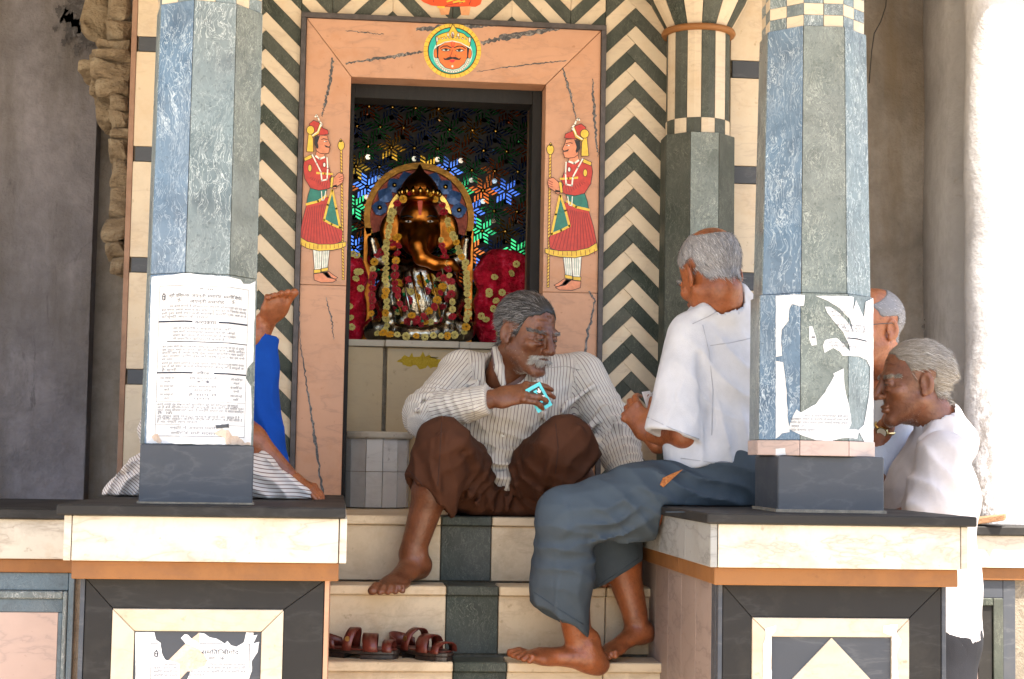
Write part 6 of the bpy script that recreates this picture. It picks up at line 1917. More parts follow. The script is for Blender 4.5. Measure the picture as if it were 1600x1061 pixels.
def do_head(parent, parts, O, M, sc, opt):
    """adds the head to the body mesh, and hair, brows, eyes as children"""
    O = np.array(tuple(O))
    f = lambda q: head_fn(q, opt)
    V, Q = sdf_mesh(f, (-0.11, -0.14, -0.20), (0.11, 0.15, 0.14), opt.get('res', 0.0026))
    toW = lambda L: (np.asarray(L) * sc) @ M.T.astype(float) + O
    parts.add(toW(V), Q)
    hs = opt['hair']
    yk, zk = hs['line']
    def H(q):
        z = np.interp(q[:, 1], yk, zk)
        h = z - q[:, 2] + 0.004 * np.sin(q[:, 0] * 160) + 0.004 * np.sin(q[:, 1] * 190 + 1) + 0.003 * np.sin(q[:, 0] * 510 + q[:, 1] * 330)
        h = np.maximum(h, np.where((np.abs(q[:, 0]) > 0.068) & (q[:, 2] < 0.03) & (q[:, 1] > -0.042), 0.02, -1))
        if 'bald' in hs:
            bx, by, bz, br = hs['bald']
            h = np.maximum(h, br - np.sqrt((q[:, 0] - bx) ** 2 + (q[:, 1] - by) ** 2 + (q[:, 2] - bz) ** 2))
        return h
    hf = lambda q: smax(head_fn(q, opt) - hs.get('thick', 0.005), H(q), 0.006)
    Vh, Qh = sdf_mesh(hf, (-0.11, -0.14, -0.12), (0.11, 0.13, 0.15), 0.0034)
    hair = np_mesh('hair', toW(Vh), Qh, hs['mat'], parent)
    add_attr(hair, 'tone', np.full(len(Vh), hs.get('base', 0.25)))
    p, nn = sample_surface(Vh, Qh, hs['n'], hs.get('seed', 1), lambda c: H(c) < 0.001)
    d = hs['dir'](p)
    d = d - nn * (d * nn).sum(1)[:, None] * 0.85
    d /= np.linalg.norm(d, axis=1)[:, None] + 1e-9
    strands('hair_strands', hair, hs['mat'], toW(p), d @ M.T, nn @ M.T, hs['len'] * sc, hs.get('w', 0.0009), 3, hs.get('droop', 0.1), hs.get('tone', (0.1, 1.0)))
    def fuzz(name, mask, n, dirf, ln, w, mat, tone, seed):
        p, nn = sample_surface(V, Q, n, seed, mask)
        if len(p) == 0: return
        d = dirf(p); d = d - nn * (d * nn).sum(1)[:, None] * 0.7
        d /= np.linalg.norm(d, axis=1)[:, None] + 1e-9
        strands(name, parent, mat, toW(p), d @ M.T, nn @ M.T, ln * sc, w, seed, 0.0, tone)
    if opt.get('brow'):
        for sb in (-1, 1): fuzz('eyebrow', lambda c: (c[:, 1] > 0.05) & (c[:, 0] * sb > 0) & (np.abs(np.abs(c[:, 0]) - 0.033) < 0.022) & (np.abs(c[:, 2] - 0.021 + 0.12 * np.abs(np.abs(c[:, 0]) - 0.03)) < 0.0048), 350, lambda p: np.stack([np.sign(p[:, 0]), 0 * p[:, 0], 0.25 + 0 * p[:, 0]], 1), 0.011, 0.0008, opt['brow'], (0.0, 0.55), 31)
    if opt.get('moustache'):
        fuzz('moustache', lambda c: (c[:, 1] > 0.068) & (np.abs(c[:, 0]) < 0.033) & (c[:, 2] < -0.041 - 0.25 * np.abs(c[:, 0])) & (c[:, 1] < 0.1045) & (c[:, 2] > -0.0635 - 0.30 * np.abs(c[:, 0])), 1100, lambda p: np.stack([p[:, 0] * 45, 0.3 + 0 * p[:, 0], -0.75 + 0 * p[:, 0]], 1), 0.017, 0.0008, opt['moustache'], (0.35, 1.0), 32)
    if opt.get('stubble'):
        fuzz('stubble', lambda c: (c[:, 2] < -0.045) & (c[:, 2] > -0.125) & (c[:, 1] > 0.005) & ~((c[:, 1] > 0.07) & (c[:, 2] > -0.078)), opt.get('stubble_n', 1500), lambda p: np.stack([0 * p[:, 0], 0.3 + 0 * p[:, 0], -1 + 0 * p[:, 0]], 1), opt.get('stubble_len', 0.0055), 0.0005, opt['stubble'], (0.3, 1.0), 33)
    if opt.get('eyes', True):
        for s in (-1, 1):
            v, fq = lathe([(0.0005, -0.0032), (0.009, -0.0014), (0.0115, 0.0), (0.009, 0.0014), (0.0005, 0.0032)], (0, 0, 0), 14)
            L = [(s * 0.0315 + x, 0.0885 - abs(x * s + 0.0) * 0.12 - s * x * 0.25 + y * 0.18, 0.0008 + z) for x, y, z in v]
            e = mesh('eye', [tuple(q) for q in toW(L)], fq, M_EYEBALL, parent, True)
            v, fq = lathe([(0.0005, -0.003), (0.0042, -0.001), (0.0048, 0.0), (0.0042, 0.001), (0.0005, 0.003)], (0, 0, 0), 10)
            mesh('iris', [tuple(q) for q in toW([(s * 0.0315 + x, 0.0900 + y * 0.3, 0.0008 + z) for x, y, z in v])], fq, M_BLACK, e, True)
    return toW
def stripes_attr(o, V, segs):
    best = np.full(len(V), 1e9); st = np.zeros(len(V))
    V = V.astype(np.float32)
    for (a, b, r, mode, side) in segs:
        a_, b_ = A3(a), A3(b)
        ab = b_ - a_; L = np.linalg.norm(ab); ax = ab / L
        pa = V - a_
        t = np.clip(pa @ ax / L, 0, 1)
        d = pa - np.outer(t * L, ax)
        dist = np.linalg.norm(d, axis=1) - r
        s = A3(side); s = s - ax * (s @ ax); s /= np.linalg.norm(s)
        w = np.cross(ax, s)
        val = d @ s if mode == 'flat' else np.arctan2(d @ w, d @ s) * r
        m = dist < best
        best[m] = dist[m]; st[m] = val[m]
    add_attr(o, 'st', st)
def back_dir(p): return np.stack([p[:, 0] * 3.0, -1.0 + 0 * p[:, 0], -0.35 + 0 * p[:, 0]], 1)

# ================================================================== the man with the card
SK1 = m_skin('dark brown skin', (0.155, 0.053, 0.022))
SK2 = m_skin('warm brown skin', (0.27, 0.082, 0.028))
SK3 = m_skin('orange brown skin', (0.34, 0.115, 0.045))
SK4 = m_skin('deep brown skin', (0.18, 0.064, 0.028))
HAIR1 = m_hair('iron grey hair', (0.022, 0.020, 0.020), (0.42, 0.40, 0.40))
HAIR2 = m_hair('silver hair', (0.09, 0.085, 0.09), (0.62, 0.60, 0.61))
HAIR4 = m_hair('white hair', (0.16, 0.13, 0.10), (0.76, 0.72, 0.66))
WHITEBEARD = m_hair('white beard', (0.14, 0.12, 0.10), (0.62, 0.58, 0.53))

p1 = thing('person', 'seated man with grey moustache, striped shirt and brown trousers holding a card', 'person', tuple(at(775, 806, 4.95)), 'people at the shrine')
J = dict(hip=at(775, 762, 5.02), hr=at(735, 768, 5.0), hl=at(822, 768, 5.0), kr=at(693, 698, 4.60), kl=at(882, 696, 4.60), ar=at(642, 862, 4.70), al=at(928, 900, 4.72),
         belly=at(785, 705, 4.95), chest=at(808, 630, 4.93), nb=at(812, 568, 4.89), sr=at(722, 586, 4.92), sl=at(908, 590, 4.95), er=at(668, 648, 4.74), wr=at(765, 624, 4.60), el=at(962, 676, 4.88), wl=at(985, 760, 4.72))
J['hip'].z = max(J['hip'].z, ZL + 0.10)
B = Parts()
F1 = frame((0.64, -0.74, -0.29), (0.06, -0.05, 1))
h1 = at(824, 521, 4.80)
toW1 = do_head(p1, B, h1, F1, 0.98, dict(neck=(-0.02, -0.075, -0.175), brow=HAIR1, moustache=WHITEBEARD, stubble=WHITEBEARD, stubble_n=1800, stubble_len=0.0042,
    hair=dict(mat=HAIR1, line=([-0.12, -0.05, -0.03, 0.018, 0.040, 0.062, 0.08], [-0.075, -0.05, -0.004, -0.004, 0.052, 0.072, 0.085]), n=9500, len=0.027, dir=back_dir, thick=0.0035, tone=(-0.45, 0.8), base=0.0, w=0.00055)))
# right hand with the card
hd = (at(838, 612, 4.545) - J['wr']).normalized()
HR_M = frame(hd, (-0.25, -0.75, 0.62))            # z axis ~ back of the hand, towards the viewer and up
HR_O = J['wr'] + hd * 0.028
B.add(*sdf_mesh(loc(lambda q: hand_fn(q, dict(side=-1, spread=0.9, curl=[(0.25, 0.45, 0.3), (0.30, 0.5, 0.3), (0.38, 0.5, 0.35), (0.45, 0.55, 0.4)], thumb=[(0.018, 0.018, -0.012), (0.030, 0.050, -0.030), (0.026, 0.080, -0.040), (0.018, 0.105, -0.044)])), HR_O, HR_M, 1.0), *around(HR_O + hd * 0.07, 0.15), 0.0032))
# left hand (behind the other man's thigh)
hd2 = Vector((0.3, -0.6, -0.5)).normalized()
HL_M = frame(hd2, (0.2, -0.4, 0.8)); HL_O = J['wl'] + hd2 * 0.02
B.add(*sdf_mesh(loc(lambda q: hand_fn(q, dict(side=1, curl=[(0.2, 0.3, 0.2)] * 4)), HL_O, HL_M, 1.0), *around(HL_O + hd2 * 0.07, 0.15), 0.005))
# shins and feet
def leg_mesh(knee, ank, soleO, M, r0=0.052, r1=0.034, sc=1.0):
    cf = knee + (ank - knee) * 0.35 + Vector((0, 0.015, 0))
    def fn(P):
        d = chain(P, [knee, cf, ank], [r0 * 0.95, r0, r1], 0.03)
        return smin(d, foot_fn(((P - A3(soleO)) @ M) / sc) * sc, 0.015)
    lo, hi = bounds([knee, ank, soleO, Vector(soleO) + Vector(M[:, 1].tolist()) * 0.2 * sc, Vector(soleO) - Vector(M[:, 1].tolist()) * 0.1], 0.075)
    return sdf_mesh(fn, lo, hi, 0.0042)
ft = Vector((-0.50, -0.86, -0.16)).normalized()
FM = frame(ft, (0, 0, 1))
so = Vector((J['ar'].x + 0.005, 4.685, Z2 + 0.004))
B.add(*leg_mesh(J['kr'] + Vector((0, 0.02, -0.02)), Vector((so.x, so.y + 0.01, so.z + 0.085)), so, FM, 0.050, 0.036, 0.98))
so2 = Vector((J['al'].x, 4.72, Z2 + 0.003))
B.add(*leg_mesh(J['kl'] + Vector((0.02, 0.02, -0.02)), Vector((so2.x, so2.y + 0.01, so2.z + 0.09)), so2, frame((0.2, -1, 0), (0, 0, 1)), 0.050, 0.036))
# hidden body under the clothes
def core1(P):
    d = chain(P, [J['hip'], J['belly'], J['chest'], J['nb']], [0.10, 0.10, 0.10, 0.06], 0.04, (1, 0, 0), 1.2)
    for a, b, c in (('sr', 'er', 'wr'), ('sl', 'el', 'wl')): d = smin(d, chain(P, [J[a], J[b], J[c]], [0.045, 0.036, 0.026], 0.02), 0.03)
    for a, b in (('hr', 'kr'), ('hl', 'kl')): d = smin(d, cone(P, J[a], J[b], 0.07, 0.05), 0.03)
    return d
B.add(*sdf_mesh(core1, *bounds(J.values(), 0.12), 0.012))
V, Q = B.get()
np_mesh('body', V, Q, SK1, p1)
# striped shirt
SHIRT1 = m_cloth('striped shirt cotton', (0.58, 0.54, 0.48), (0.17, 0.12, 0.13), 0.0102, 0.15)
sx = Vector((1, 0.05, 0.02))
hemz = J['hip'].z + 0.005
collar_ax = (toW1([(0, -0.045, -0.12)])[0], toW1([(0, -0.06, -0.20)])[0])
def shirt1(P):
    d = chain(P, [J['hip'] + Vector((0, -0.02, 0.02)), J['belly'], J['chest'], J['nb'] + Vector((0, 0.01, -0.03))], [0.118, 0.124, 0.122, 0.075], 0.05, tuple(sx), 1.30)
    d = smin(d, cone(P, J['sr'], J['sl'], 0.062, 0.062), 0.05)
    d = smin(d, ell(P, at(790, 735, 4.86), (0.105, 0.06, 0.06)), 0.04)
    slr = chain(P, [J['sr'], J['er'], J['wr'] - hd * 0.006], [0.074, 0.064, 0.043], 0.03)
    sll = chain(P, [J['sl'], J['el'], J['wl']], [0.076, 0.066, 0.050], 0.03)
    slr = smax(slr, plane(P, J['wr'] - hd * 0.002, hd), 0.003)
    d = smin(smin(d, slr, 0.032), sll, 0.032)
    # tail hanging over the lap
    d = smin(d, chain(P, [at(778, 722, 4.83), at(790, 752, 4.815), at(800, 764, 4.81)], [0.040, 0.022, 0.006], 0.02), 0.03)
    # folds
    up = 0.006
    for a, b, r in ((at(700, 625, 4.80), at(650, 640, 4.66), 0.010), (at(690, 650, 4.72), at(742, 640, 4.58), 0.008), (at(745, 600, 4.80), at(720, 660, 4.82), 0.012), (at(880, 640, 4.80), at(930, 600, 4.86), 0.012), (at(900, 690, 4.82), at(955, 640, 4.84), 0.012),
                    (at(760, 745, 4.82), at(850, 735, 4.84), 0.014), (at(755, 715, 4.80), at(840, 700, 4.82), 0.010), (at(845, 640, 4.79), at(870, 690, 4.80), 0.010), (at(960, 660, 4.80), at(990, 700, 4.80), 0.014), (at(930, 690, 4.82), at(975, 735, 4.78), 0.012), (at(945, 640, 4.84), at(985, 690, 4.80), 0.010)):
        d = smin(d, cone(P, a, b, r, r * 0.6), 0.018)
    for a, b, r in ((at(742, 612, 4.77), at(735, 670, 4.80), 0.012), (at(770, 730, 4.80), at(835, 718, 4.81), 0.008), (at(860, 600, 4.80), at(875, 650, 4.79), 0.008), (at(940, 620, 4.82), at(960, 665, 4.80), 0.010), (at(690, 610, 4.80), at(660, 630, 4.68), 0.007)):
        d = smax(d, -cone(P, a, b, r, r * 0.5), 0.014)
    d = d + wob(P, 38, 4, 0.0045) + wob(P, 90, 5, 0.0015)
    d = d + crumple(P, J['er'], (J['er'] - J['sr']), 0.034, 0.007, 0.085, 1) + crumple(P, (J['er'] + J['wr']) / 2, (J['wr'] - J['er']), 0.030, 0.005, 0.07, 2)
    d = d + crumple(P, J['el'] + Vector((0, -0.03, 0)), (J['wl'] - J['el']) + Vector((0.05, 0, 0)), 0.036, 0.009, 0.10, 3) + crumple(P, at(985, 735, 4.74), (J['wl'] - J['el']), 0.030, 0.008, 0.08, 4)
    d = d + crumple(P, at(790, 725, 4.82), (0.25, 0, 1), 0.042, 0.009, 0.11, 5) + crumple(P, at(735, 640, 4.80), (0.8, 0, 0.6), 0.045, 0.008, 0.08, 6) + crumple(P, at(880, 640, 4.82), (0.75, 0, -0.65), 0.045, 0.008, 0.09, 7) + crumple(P, at(700, 590, 4.85), (0.6, 0, -0.8), 0.05, 0.005, 0.09, 8)
    # neck opening
    d = smax(d, -cone(P, collar_ax[0], collar_ax[1], 0.066, 0.055), 0.006)
    d = smax(d, -chain(P, [at(800, 585, 4.73), at(806, 612, 4.76)], [0.024, 0.005], 0.01), 0.008)
    # collar flaps
    for s, pts in ((0, [at(775, 548, 4.84), at(780, 575, 4.765), at(786, 600, 4.735)]), (1, [at(850, 585, 4.80), at(842, 600, 4.76), at(832, 618, 4.735)])):
        d = smin(d, chain(P, pts, [0.015, 0.015, 0.009], 0.008), 0.004)
    return d
V, Q = sdf_mesh(shirt1, *bounds([J['sr'], J['sl'], J['er'], J['wr'], J['el'], J['wl'], J['hip'], J['nb'], at(800, 770, 4.82)], 0.10), 0.0052, 0.02)
sh1 = np_mesh('shirt', V, Q, SHIRT1, p1)
stripes_attr(sh1, V, [(J['hip'], J['nb'], 0.15, 'flat', sx), (J['sr'], J['er'], 0.070, 'ring', (0, 1, 0)), (J['er'], J['wr'], 0.052, 'ring', (0, 1, 0)), (J['sl'], J['el'], 0.07, 'ring', (0, 1, 0)), (J['el'], J['wl'], 0.058, 'ring', (0, 1, 0))])
M_BTN = m_plain('pale button', (0.6, 0.58, 0.55), 0.3)
for px, py, yy_ in ((797, 636, 4.79), (788, 682, 4.79)):
    pass
# brown trousers
TR1 = m_cloth('brown trouser cloth', (0.070, 0.026, 0.013), rough=0.8)
hr_hem = at(668, 778, 4.62)
def trous1(P):
    d = ell(P, J['hip'] + Vector((0, -0.01, -0.02)), (0.175, 0.14, 0.10))
    lr = chain(P, [J['hr'], (J['hr'] + J['kr']) / 2 + Vector((0, -0.02, 0.005)), J['kr']], [0.092, 0.090, 0.082], 0.03)
    ll = chain(P, [J['hl'], (J['hl'] + J['kl']) / 2 + Vector((0, -0.02, 0.005)), J['kl']], [0.094, 0.095, 0.087], 0.03)
    d = smin(smin(d, lr, 0.03), ll, 0.03)
    d = smin(d, chain(P, [at(745, 778, 4.84), at(790, 782, 4.88), at(830, 776, 4.84)], [0.055, 0.06, 0.055], 0.03), 0.04)
    # lower legs hang open from the knee
    for k, hem, pn, pp in (('kr', at(668, 785, 4.64), (-0.62, -0.15, -0.75), at(668, 778, 4.64)), ('kl', at(918, 765, 4.66), (0.75, -0.15, -0.62), at(915, 742, 4.66))):
        c = cone(P, J[k], hem, 0.082, 0.084)
        inner = cone(P, J[k] + (hem - J[k]) * 0.25, hem + (hem - J[k]) * 0.4, 0.05, 0.078)
        c = smax(c, plane(P, pp, pn), 0.004)
        c = smax(c, -inner, 0.003)
        d = smin(d, c, 0.012)
        d = smax(d, -smax(inner, -plane(P, pp - Vector(pn) * 0.10, pn), 0.01), 0.003)
    for a, b, r in ((at(690, 650, 4.50), at(684, 760, 4.53), 0.006), (at(715, 690, 4.53), at(760, 745, 4.72), 0.010), (at(700, 720, 4.55), at(745, 790, 4.74), 0.012), (at(850, 690, 4.55), at(815, 750, 4.74), 0.010), (at(868, 720, 4.55), at(835, 785, 4.72), 0.012), (at(905, 670, 4.52), at(915, 720, 4.56), 0.008), (at(765, 760, 4.78), at(770, 800, 4.79), 0.010), (at(800, 765, 4.78), at(790, 800, 4.79), 0.010)):
        d = smin(d, cone(P, a, b, r, r * 0.3), 0.035)
    for a, b, r in ((at(728, 710, 4.54), at(760, 770, 4.72), 0.008), (at(845, 715, 4.54), at(812, 772, 4.72), 0.008), (at(785, 750, 4.80), at(783, 800, 4.80), 0.008)):
        d = smax(d, -cone(P, a, b, r, r * 0.6), 0.014)
    d = d + wob(P, 34, 14, 0.005) + wob(P, 80, 15, 0.0015)
    d = d + crumple(P, at(740, 755, 4.74), (0.75, 0.2, -0.6), 0.045, 0.009, 0.11, 1) + crumple(P, at(832, 755, 4.74), (0.75, -0.2, 0.6), 0.045, 0.009, 0.11, 2) + crumple(P, at(680, 740, 4.58), (0.95, 0, 0.2), 0.055, 0.007, 0.10, 3) + crumple(P, at(700, 700, 4.6), (0.5, 0, -0.85), 0.05, 0.006, 0.09, 9) + crumple(P, at(862, 710, 4.6), (0.5, 0, 0.85), 0.05, 0.006, 0.09, 8) + crumple(P, at(895, 720, 4.58), (0.9, 0, -0.4), 0.05, 0.006, 0.09, 4)
    return np.maximum(d, np.where(P[:, 1] > YL - 0.004, ZL + 0.0015 - P[:, 2], -1))
V, Q = sdf_mesh(trous1, *bounds([J['hip'], J['kr'], J['kl'], J['hr'], J['hl'], at(668, 790, 4.64), at(918, 790, 4.66)], 0.13), 0.0056, 0.02)
tr1_o = np_mesh('trousers', V, Q, TR1, p1)
for i, (px, py) in enumerate(((797, 634), (786, 680))):
    # buttons seated on the shirt placket
    d_ = ray(px, py); P_ = np.array([tuple(CAM + d_ * t) for t in np.linspace(4.4 / d_.y, 5.0 / d_.y, 900)], np.float32)
    s_ = shirt1(P_)
    k = int(np.argmax(s_ < 0))
    c = Vector(P_[k].tolist())
    v, f = lathe([(0.0005, -0.001), (0.0055, -0.001), (0.0055, 0.0015), (0.0005, 0.0015)], (0, 0, 0), 12)
    mesh('button', [(c.x + x, c.y - z, c.z + y) for x, y, z in v], f, M_BTN, sh1)

M_SEAM1 = m_plain('shirt stitching', (0.40, 0.36, 0.33), 0.9)
M_SEAMT = m_plain('trouser stitching', (0.035, 0.012, 0.007), 0.9)
for pts_ in ([(802, 612), (796, 660), (790, 715)], [(812, 616), (806, 662), (800, 712)], [(846, 604), (888, 600)], [(848, 604), (852, 640)], [(738, 556), (742, 600), (738, 645)], [(733, 608), (738, 630), (742, 652)], [(893, 572), (902, 610), (905, 650)], [(852, 575), (885, 572), (905, 578)]):
    seam(sh1, shirt1, pts_, 4.4, 5.1, M_SEAM1)
for pts_ in ([(690, 660), (688, 700), (684, 760)], [(640, 736), (655, 752), (672, 772), (688, 794)], [(868, 662), (872, 700), (868, 740)]):
    seam(tr1_o, trous1, pts_, 4.3, 5.0, M_SEAMT, 0.0012)
# playing card in his hand
M_CARDB = m_plain('cyan card border', (0.08, 0.62, 0.72), 0.35)
M_CARDW = m_plain('white card stock', (0.78, 0.78, 0.80), 0.4)
def card(label, c, ux, uz, w, h, border, picture):
    ux = Vector(ux).normalized(); n = ux.cross(Vector(uz)).normalized(); uz = n.cross(ux)
    cd = thing('playing_card', label, 'playing card', tuple(c), 'playing cards in hand')
    def quad(name, x0, x1, z0, z1, off, mat, par):
        V = [c + ux * a + uz * b + n * (off + o) for o in (0, -0.0006) for a, b in ((x0, z0), (x1, z0), (x1, z1), (x0, z1))]
        return mesh(name, V, [(0, 1, 2, 3), (7, 6, 5, 4), (0, 4, 5, 1), (1, 5, 6, 2), (2, 6, 7, 3), (3, 7, 4, 0)], mat, par)
    st_ = quad('stock', -w / 2, w / 2, -h / 2, h / 2, 0, border, cd)
    if picture:
        for s in (1, -1):
            quad('picture', -w * 0.33, w * 0.33, -h * 0.37, h * 0.37, s * 0.0008 + (0.0006 if s > 0 else 0), M_BLACK, cd)
            for q in range(7):
                a = w * 0.24 * math.sin(q * 2.1); b = h * 0.26 * math.cos(q * 1.7)
                V = [c + ux * (a + 0.005 * math.cos(t) * (1 + 0.5 * math.sin(3 * t + q))) + uz * (b + 0.006 * math.sin(t) * (1 + 0.4 * math.cos(2 * t + q))) + n * (s * 0.0012 + (0.0008 if s > 0 else -0.0006)) for t in [k * 0.785 for k in range(8)]]
                mesh('motif', V, [tuple(range(8))], M_CARDW if q % 3 else M_CARDB, cd)
    return cd
cc = at(842, 621, 4.545)
card('cyan edged playing card held up by the man in brown trousers', cc, (0.80, -0.10, 0.47), (-0.42, -0.25, 0.87), 0.046, 0.076, M_CARDB, True)
# ================================================================== the man in the white shirt, seen from behind
p2 = thing('person', 'man in white short-sleeved shirt and grey trousers sitting with his back to us', 'person', tuple(at(1115, 803, 4.36)), 'people at the shrine')
K = dict(hip=at(1128, 762, 4.40), hn=at(1105, 772, 4.36), hf=at(1100, 765, 4.50), kn=at(885, 808, 4.30), kf=at(950, 806, 4.52), an=at(893, 985, 4.42), af=at(985, 975, 4.56),
         waist=at(1126, 700, 4.40), chest=at(1132, 590, 4.42), nb=at(1128, 486, 4.40), sn=at(1084, 530, 4.36), sf=at(1182, 508, 4.48), en=at(1072, 676, 4.31), wn=at(1020, 682, 4.44), ef=at(1130, 680, 4.62), wf=at(1040, 660, 4.58))
K['hip'].z = max(K['hip'].z, ZS + 0.105)
B = Parts()
F2 = frame((-0.32, 0.84, -0.44), (-0.10, 0.10, 1))
h2 = at(1109, 430, 4.36)
NB2 = tuple(((np.array(tuple(K['nb'] - Vector((0, 0, 0.03)))) - np.array(tuple(h2))) @ F2).tolist())
toW2 = do_head(p2, B, h2, F2, 1.00, dict(neck=NB2, stubble=HAIR2, stubble_n=900, stubble_len=0.004, brow=HAIR2, eyes=True,
    hair=dict(mat=HAIR2, line=([-0.12, -0.06, -0.035, 0.0, 0.03, 0.05, 0.08], [-0.058, -0.048, -0.012, 0.0, 0.045, 0.07, 0.14]), n=8000, len=0.017, bald=(0.0, -0.070, 0.105, 0.054), w=0.00055,
              dir=lambda p: np.stack([p[:, 0] * 2.0, -0.5 + 0 * p[:, 0], -1.0 + 0 * p[:, 0]], 1), thick=0.0045, tone=(0.05, 1.0), base=0.3)))
hd = Vector((-0.45, 0.50, 0.62)).normalized()
HM = frame(hd, (-0.6, -0.7, 0.1)); HO = K['wn'] + hd * 0.02
B.add(*sdf_mesh(loc(lambda q: hand_fn(q, dict(side=1, curl=[(0.5, 0.6, 0.4), (0.5, 0.7, 0.4), (0.6, 0.7, 0.4), (0.7, 0.7, 0.4)])), HO, HM, 1.0), *around(HO + hd * 0.06, 0.14), 0.004))
arm_dir = (K['en'] - K['sn']).normalized()
def core2(P):
    d = chain(P, [K['hip'], K['waist'], K['chest'], K['nb']], [0.10, 0.10, 0.105, 0.05], 0.04, (1, 0.6, 0), 1.2)
    d = smin(d, chain(P, [K['sn'], K['en'], K['wn']], [0.050, 0.042, 0.026], 0.02), 0.03)
    d = smin(d, chain(P, [K['sf'], K['ef'], K['wf']], [0.045, 0.036, 0.026], 0.02), 0.03)
    for a, b in (('hn', 'kn'), ('hf', 'kf')): d = smin(d, cone(P, K[a], K[b], 0.07, 0.05), 0.03)
    return d
B.add(*sdf_mesh(core2, *bounds(K.values(), 0.11), 0.008))
# feet: one across the edge of the step, one behind it
fn_ = Vector((-0.98, -0.12, 0.20)).normalized()
FMn = frame(fn_, (0.2, 0, 1))
son = Vector((K['an'].x + 0.012, 4.43, Z3 - 0.022)); 
B.add(*leg_mesh(K['kn'] + Vector((0.0, 0.03, -0.05)), Vector((son.x + 0.008, son.y + 0.004, son.z + 0.085)), son, FMn, 0.052, 0.036, 1.0))
ff_ = Vector((-0.78, -0.58, -0.20)).normalized()
FMf = frame(ff_, (-0.2, 0, 1))
sof = Vector((K['af'].x + 0.015, 4.545, Z3 + 0.030))
B.add(*leg_mesh(K['kf'] + Vector((0.02, 0.02, -0.05)), Vector((sof.x - 0.005, sof.y + 0.005, sof.z + 0.095)), sof, FMf, 0.052, 0.035, 0.86))
V, Q = B.get()
np_mesh('body', V, Q, SK2, p2)
WSH = m_cloth('white shirt cotton', (0.55, 0.55, 0.585), rough=0.8)
nk = (toW2([(0, -0.035, -0.06)])[0], np.array(tuple(K['nb'] - Vector((0, 0, 0.045)))))
sdv = Vector((0.85, 0.5, 0)).normalized()
def shirt2(P):
    d = chain(P, [K['hip'] + Vector((0, 0, 0.01)), K['waist'], K['chest'], K['nb'] - Vector((0, 0, 0.035))], [0.128, 0.126, 0.130, 0.078], 0.05, tuple(sdv), 1.22)
    d = smin(d, cone(P, K['sn'], K['sf'], 0.060, 0.062), 0.05)
    hem = at(1050, 682, 4.30)
    sl = chain(P, [K['sn'], hem + arm_dir * 0.05], [0.074, 0.080], 0.02)
    pn = (-0.30, -0.1, -0.95)
    sl = smax(sl, plane(P, hem, pn), 0.003)
    inn = chain(P, [hem - arm_dir * 0.06, hem + arm_dir * 0.08], [0.045, 0.076], 0.01)
    sl = smax(sl, -inn, 0.002)
    sl2 = smax(chain(P, [K['sf'], K['ef']], [0.07, 0.075], 0.02), plane(P, K['ef'] - Vector((0, 0, -0.03)), (0, 0, -1)), 0.003)
    d = smin(smin(d, sl, 0.008), sl2, 0.03)
    # collar band
    d = smin(d, smax(cone(P, nk[0] + (nk[1] - nk[0]) * 0.52, nk[1], 0.068, 0.080), -cone(P, nk[0], nk[1], 0.056, 0.058), 0.003), 0.03)
    d = smin(d, chain(P, [at(1078, 500, 4.34), at(1102, 486, 4.315), at(1132, 468, 4.32), at(1156, 456, 4.35), at(1172, 470, 4.38)], [0.016, 0.020, 0.024, 0.024, 0.020], 0.012), 0.016)
    d = smax(d, -cone(P, at(1096, 555, 4.275), at(1108, 700, 4.235), 0.010, 0.020), 0.014)
    d = d + wob(P, 30, 24, 0.004) + wob(P, 75, 25, 0.0014)
    d = d + crumple(P, at(1140, 590, 4.28), (0.55, 0.2, 0.8), 0.07, 0.006, 0.12, 1) + crumple(P, at(1130, 690, 4.28), (0.9, 0.3, 0.25), 0.06, 0.007, 0.10, 2) + crumple(P, at(1050, 630, 4.26), (0.9, 0.1, -0.35), 0.07, 0.004, 0.08, 3)
    d = smax(d, -cone(P, nk[0], nk[1], 0.057, 0.050), 0.004)
    hb = at(1110, 728, 4.27)
    return smax(d, plane(P, hb, (0.1, 0.05, -1)) + 0.006 * np.sin(P[:, 0] * 40), 0.003)
V, Q = sdf_mesh(shirt2, *bounds([K['hip'], K['sn'], K['sf'], K['nb'], K['en'], K['ef'], at(1010, 690, 4.3)], 0.13), 0.0055, 0.02)
np_mesh('shirt', V, Q, WSH, p2)
wsh_o = [o for o in p2.children if o.name.startswith('shirt')][0]
M_SEAM2 = m_plain('white stitching', (0.36, 0.36, 0.40), 0.9)
for pts_ in ([(1098, 508), (1108, 550), (1114, 610), (1112, 680)], [(1012, 652), (1050, 670), (1092, 686)], [(1064, 716), (1110, 722), (1160, 722)], [(1110, 540), (1145, 535), (1175, 528)], [(1082, 506), (1108, 494), (1136, 478), (1158, 468)]):
    seam(wsh_o, shirt2, pts_, 3.95, 4.8, M_SEAM2, 0.0012)
TR2 = m_cloth('slate grey trouser cloth', (0.058, 0.075, 0.093), rough=0.75)
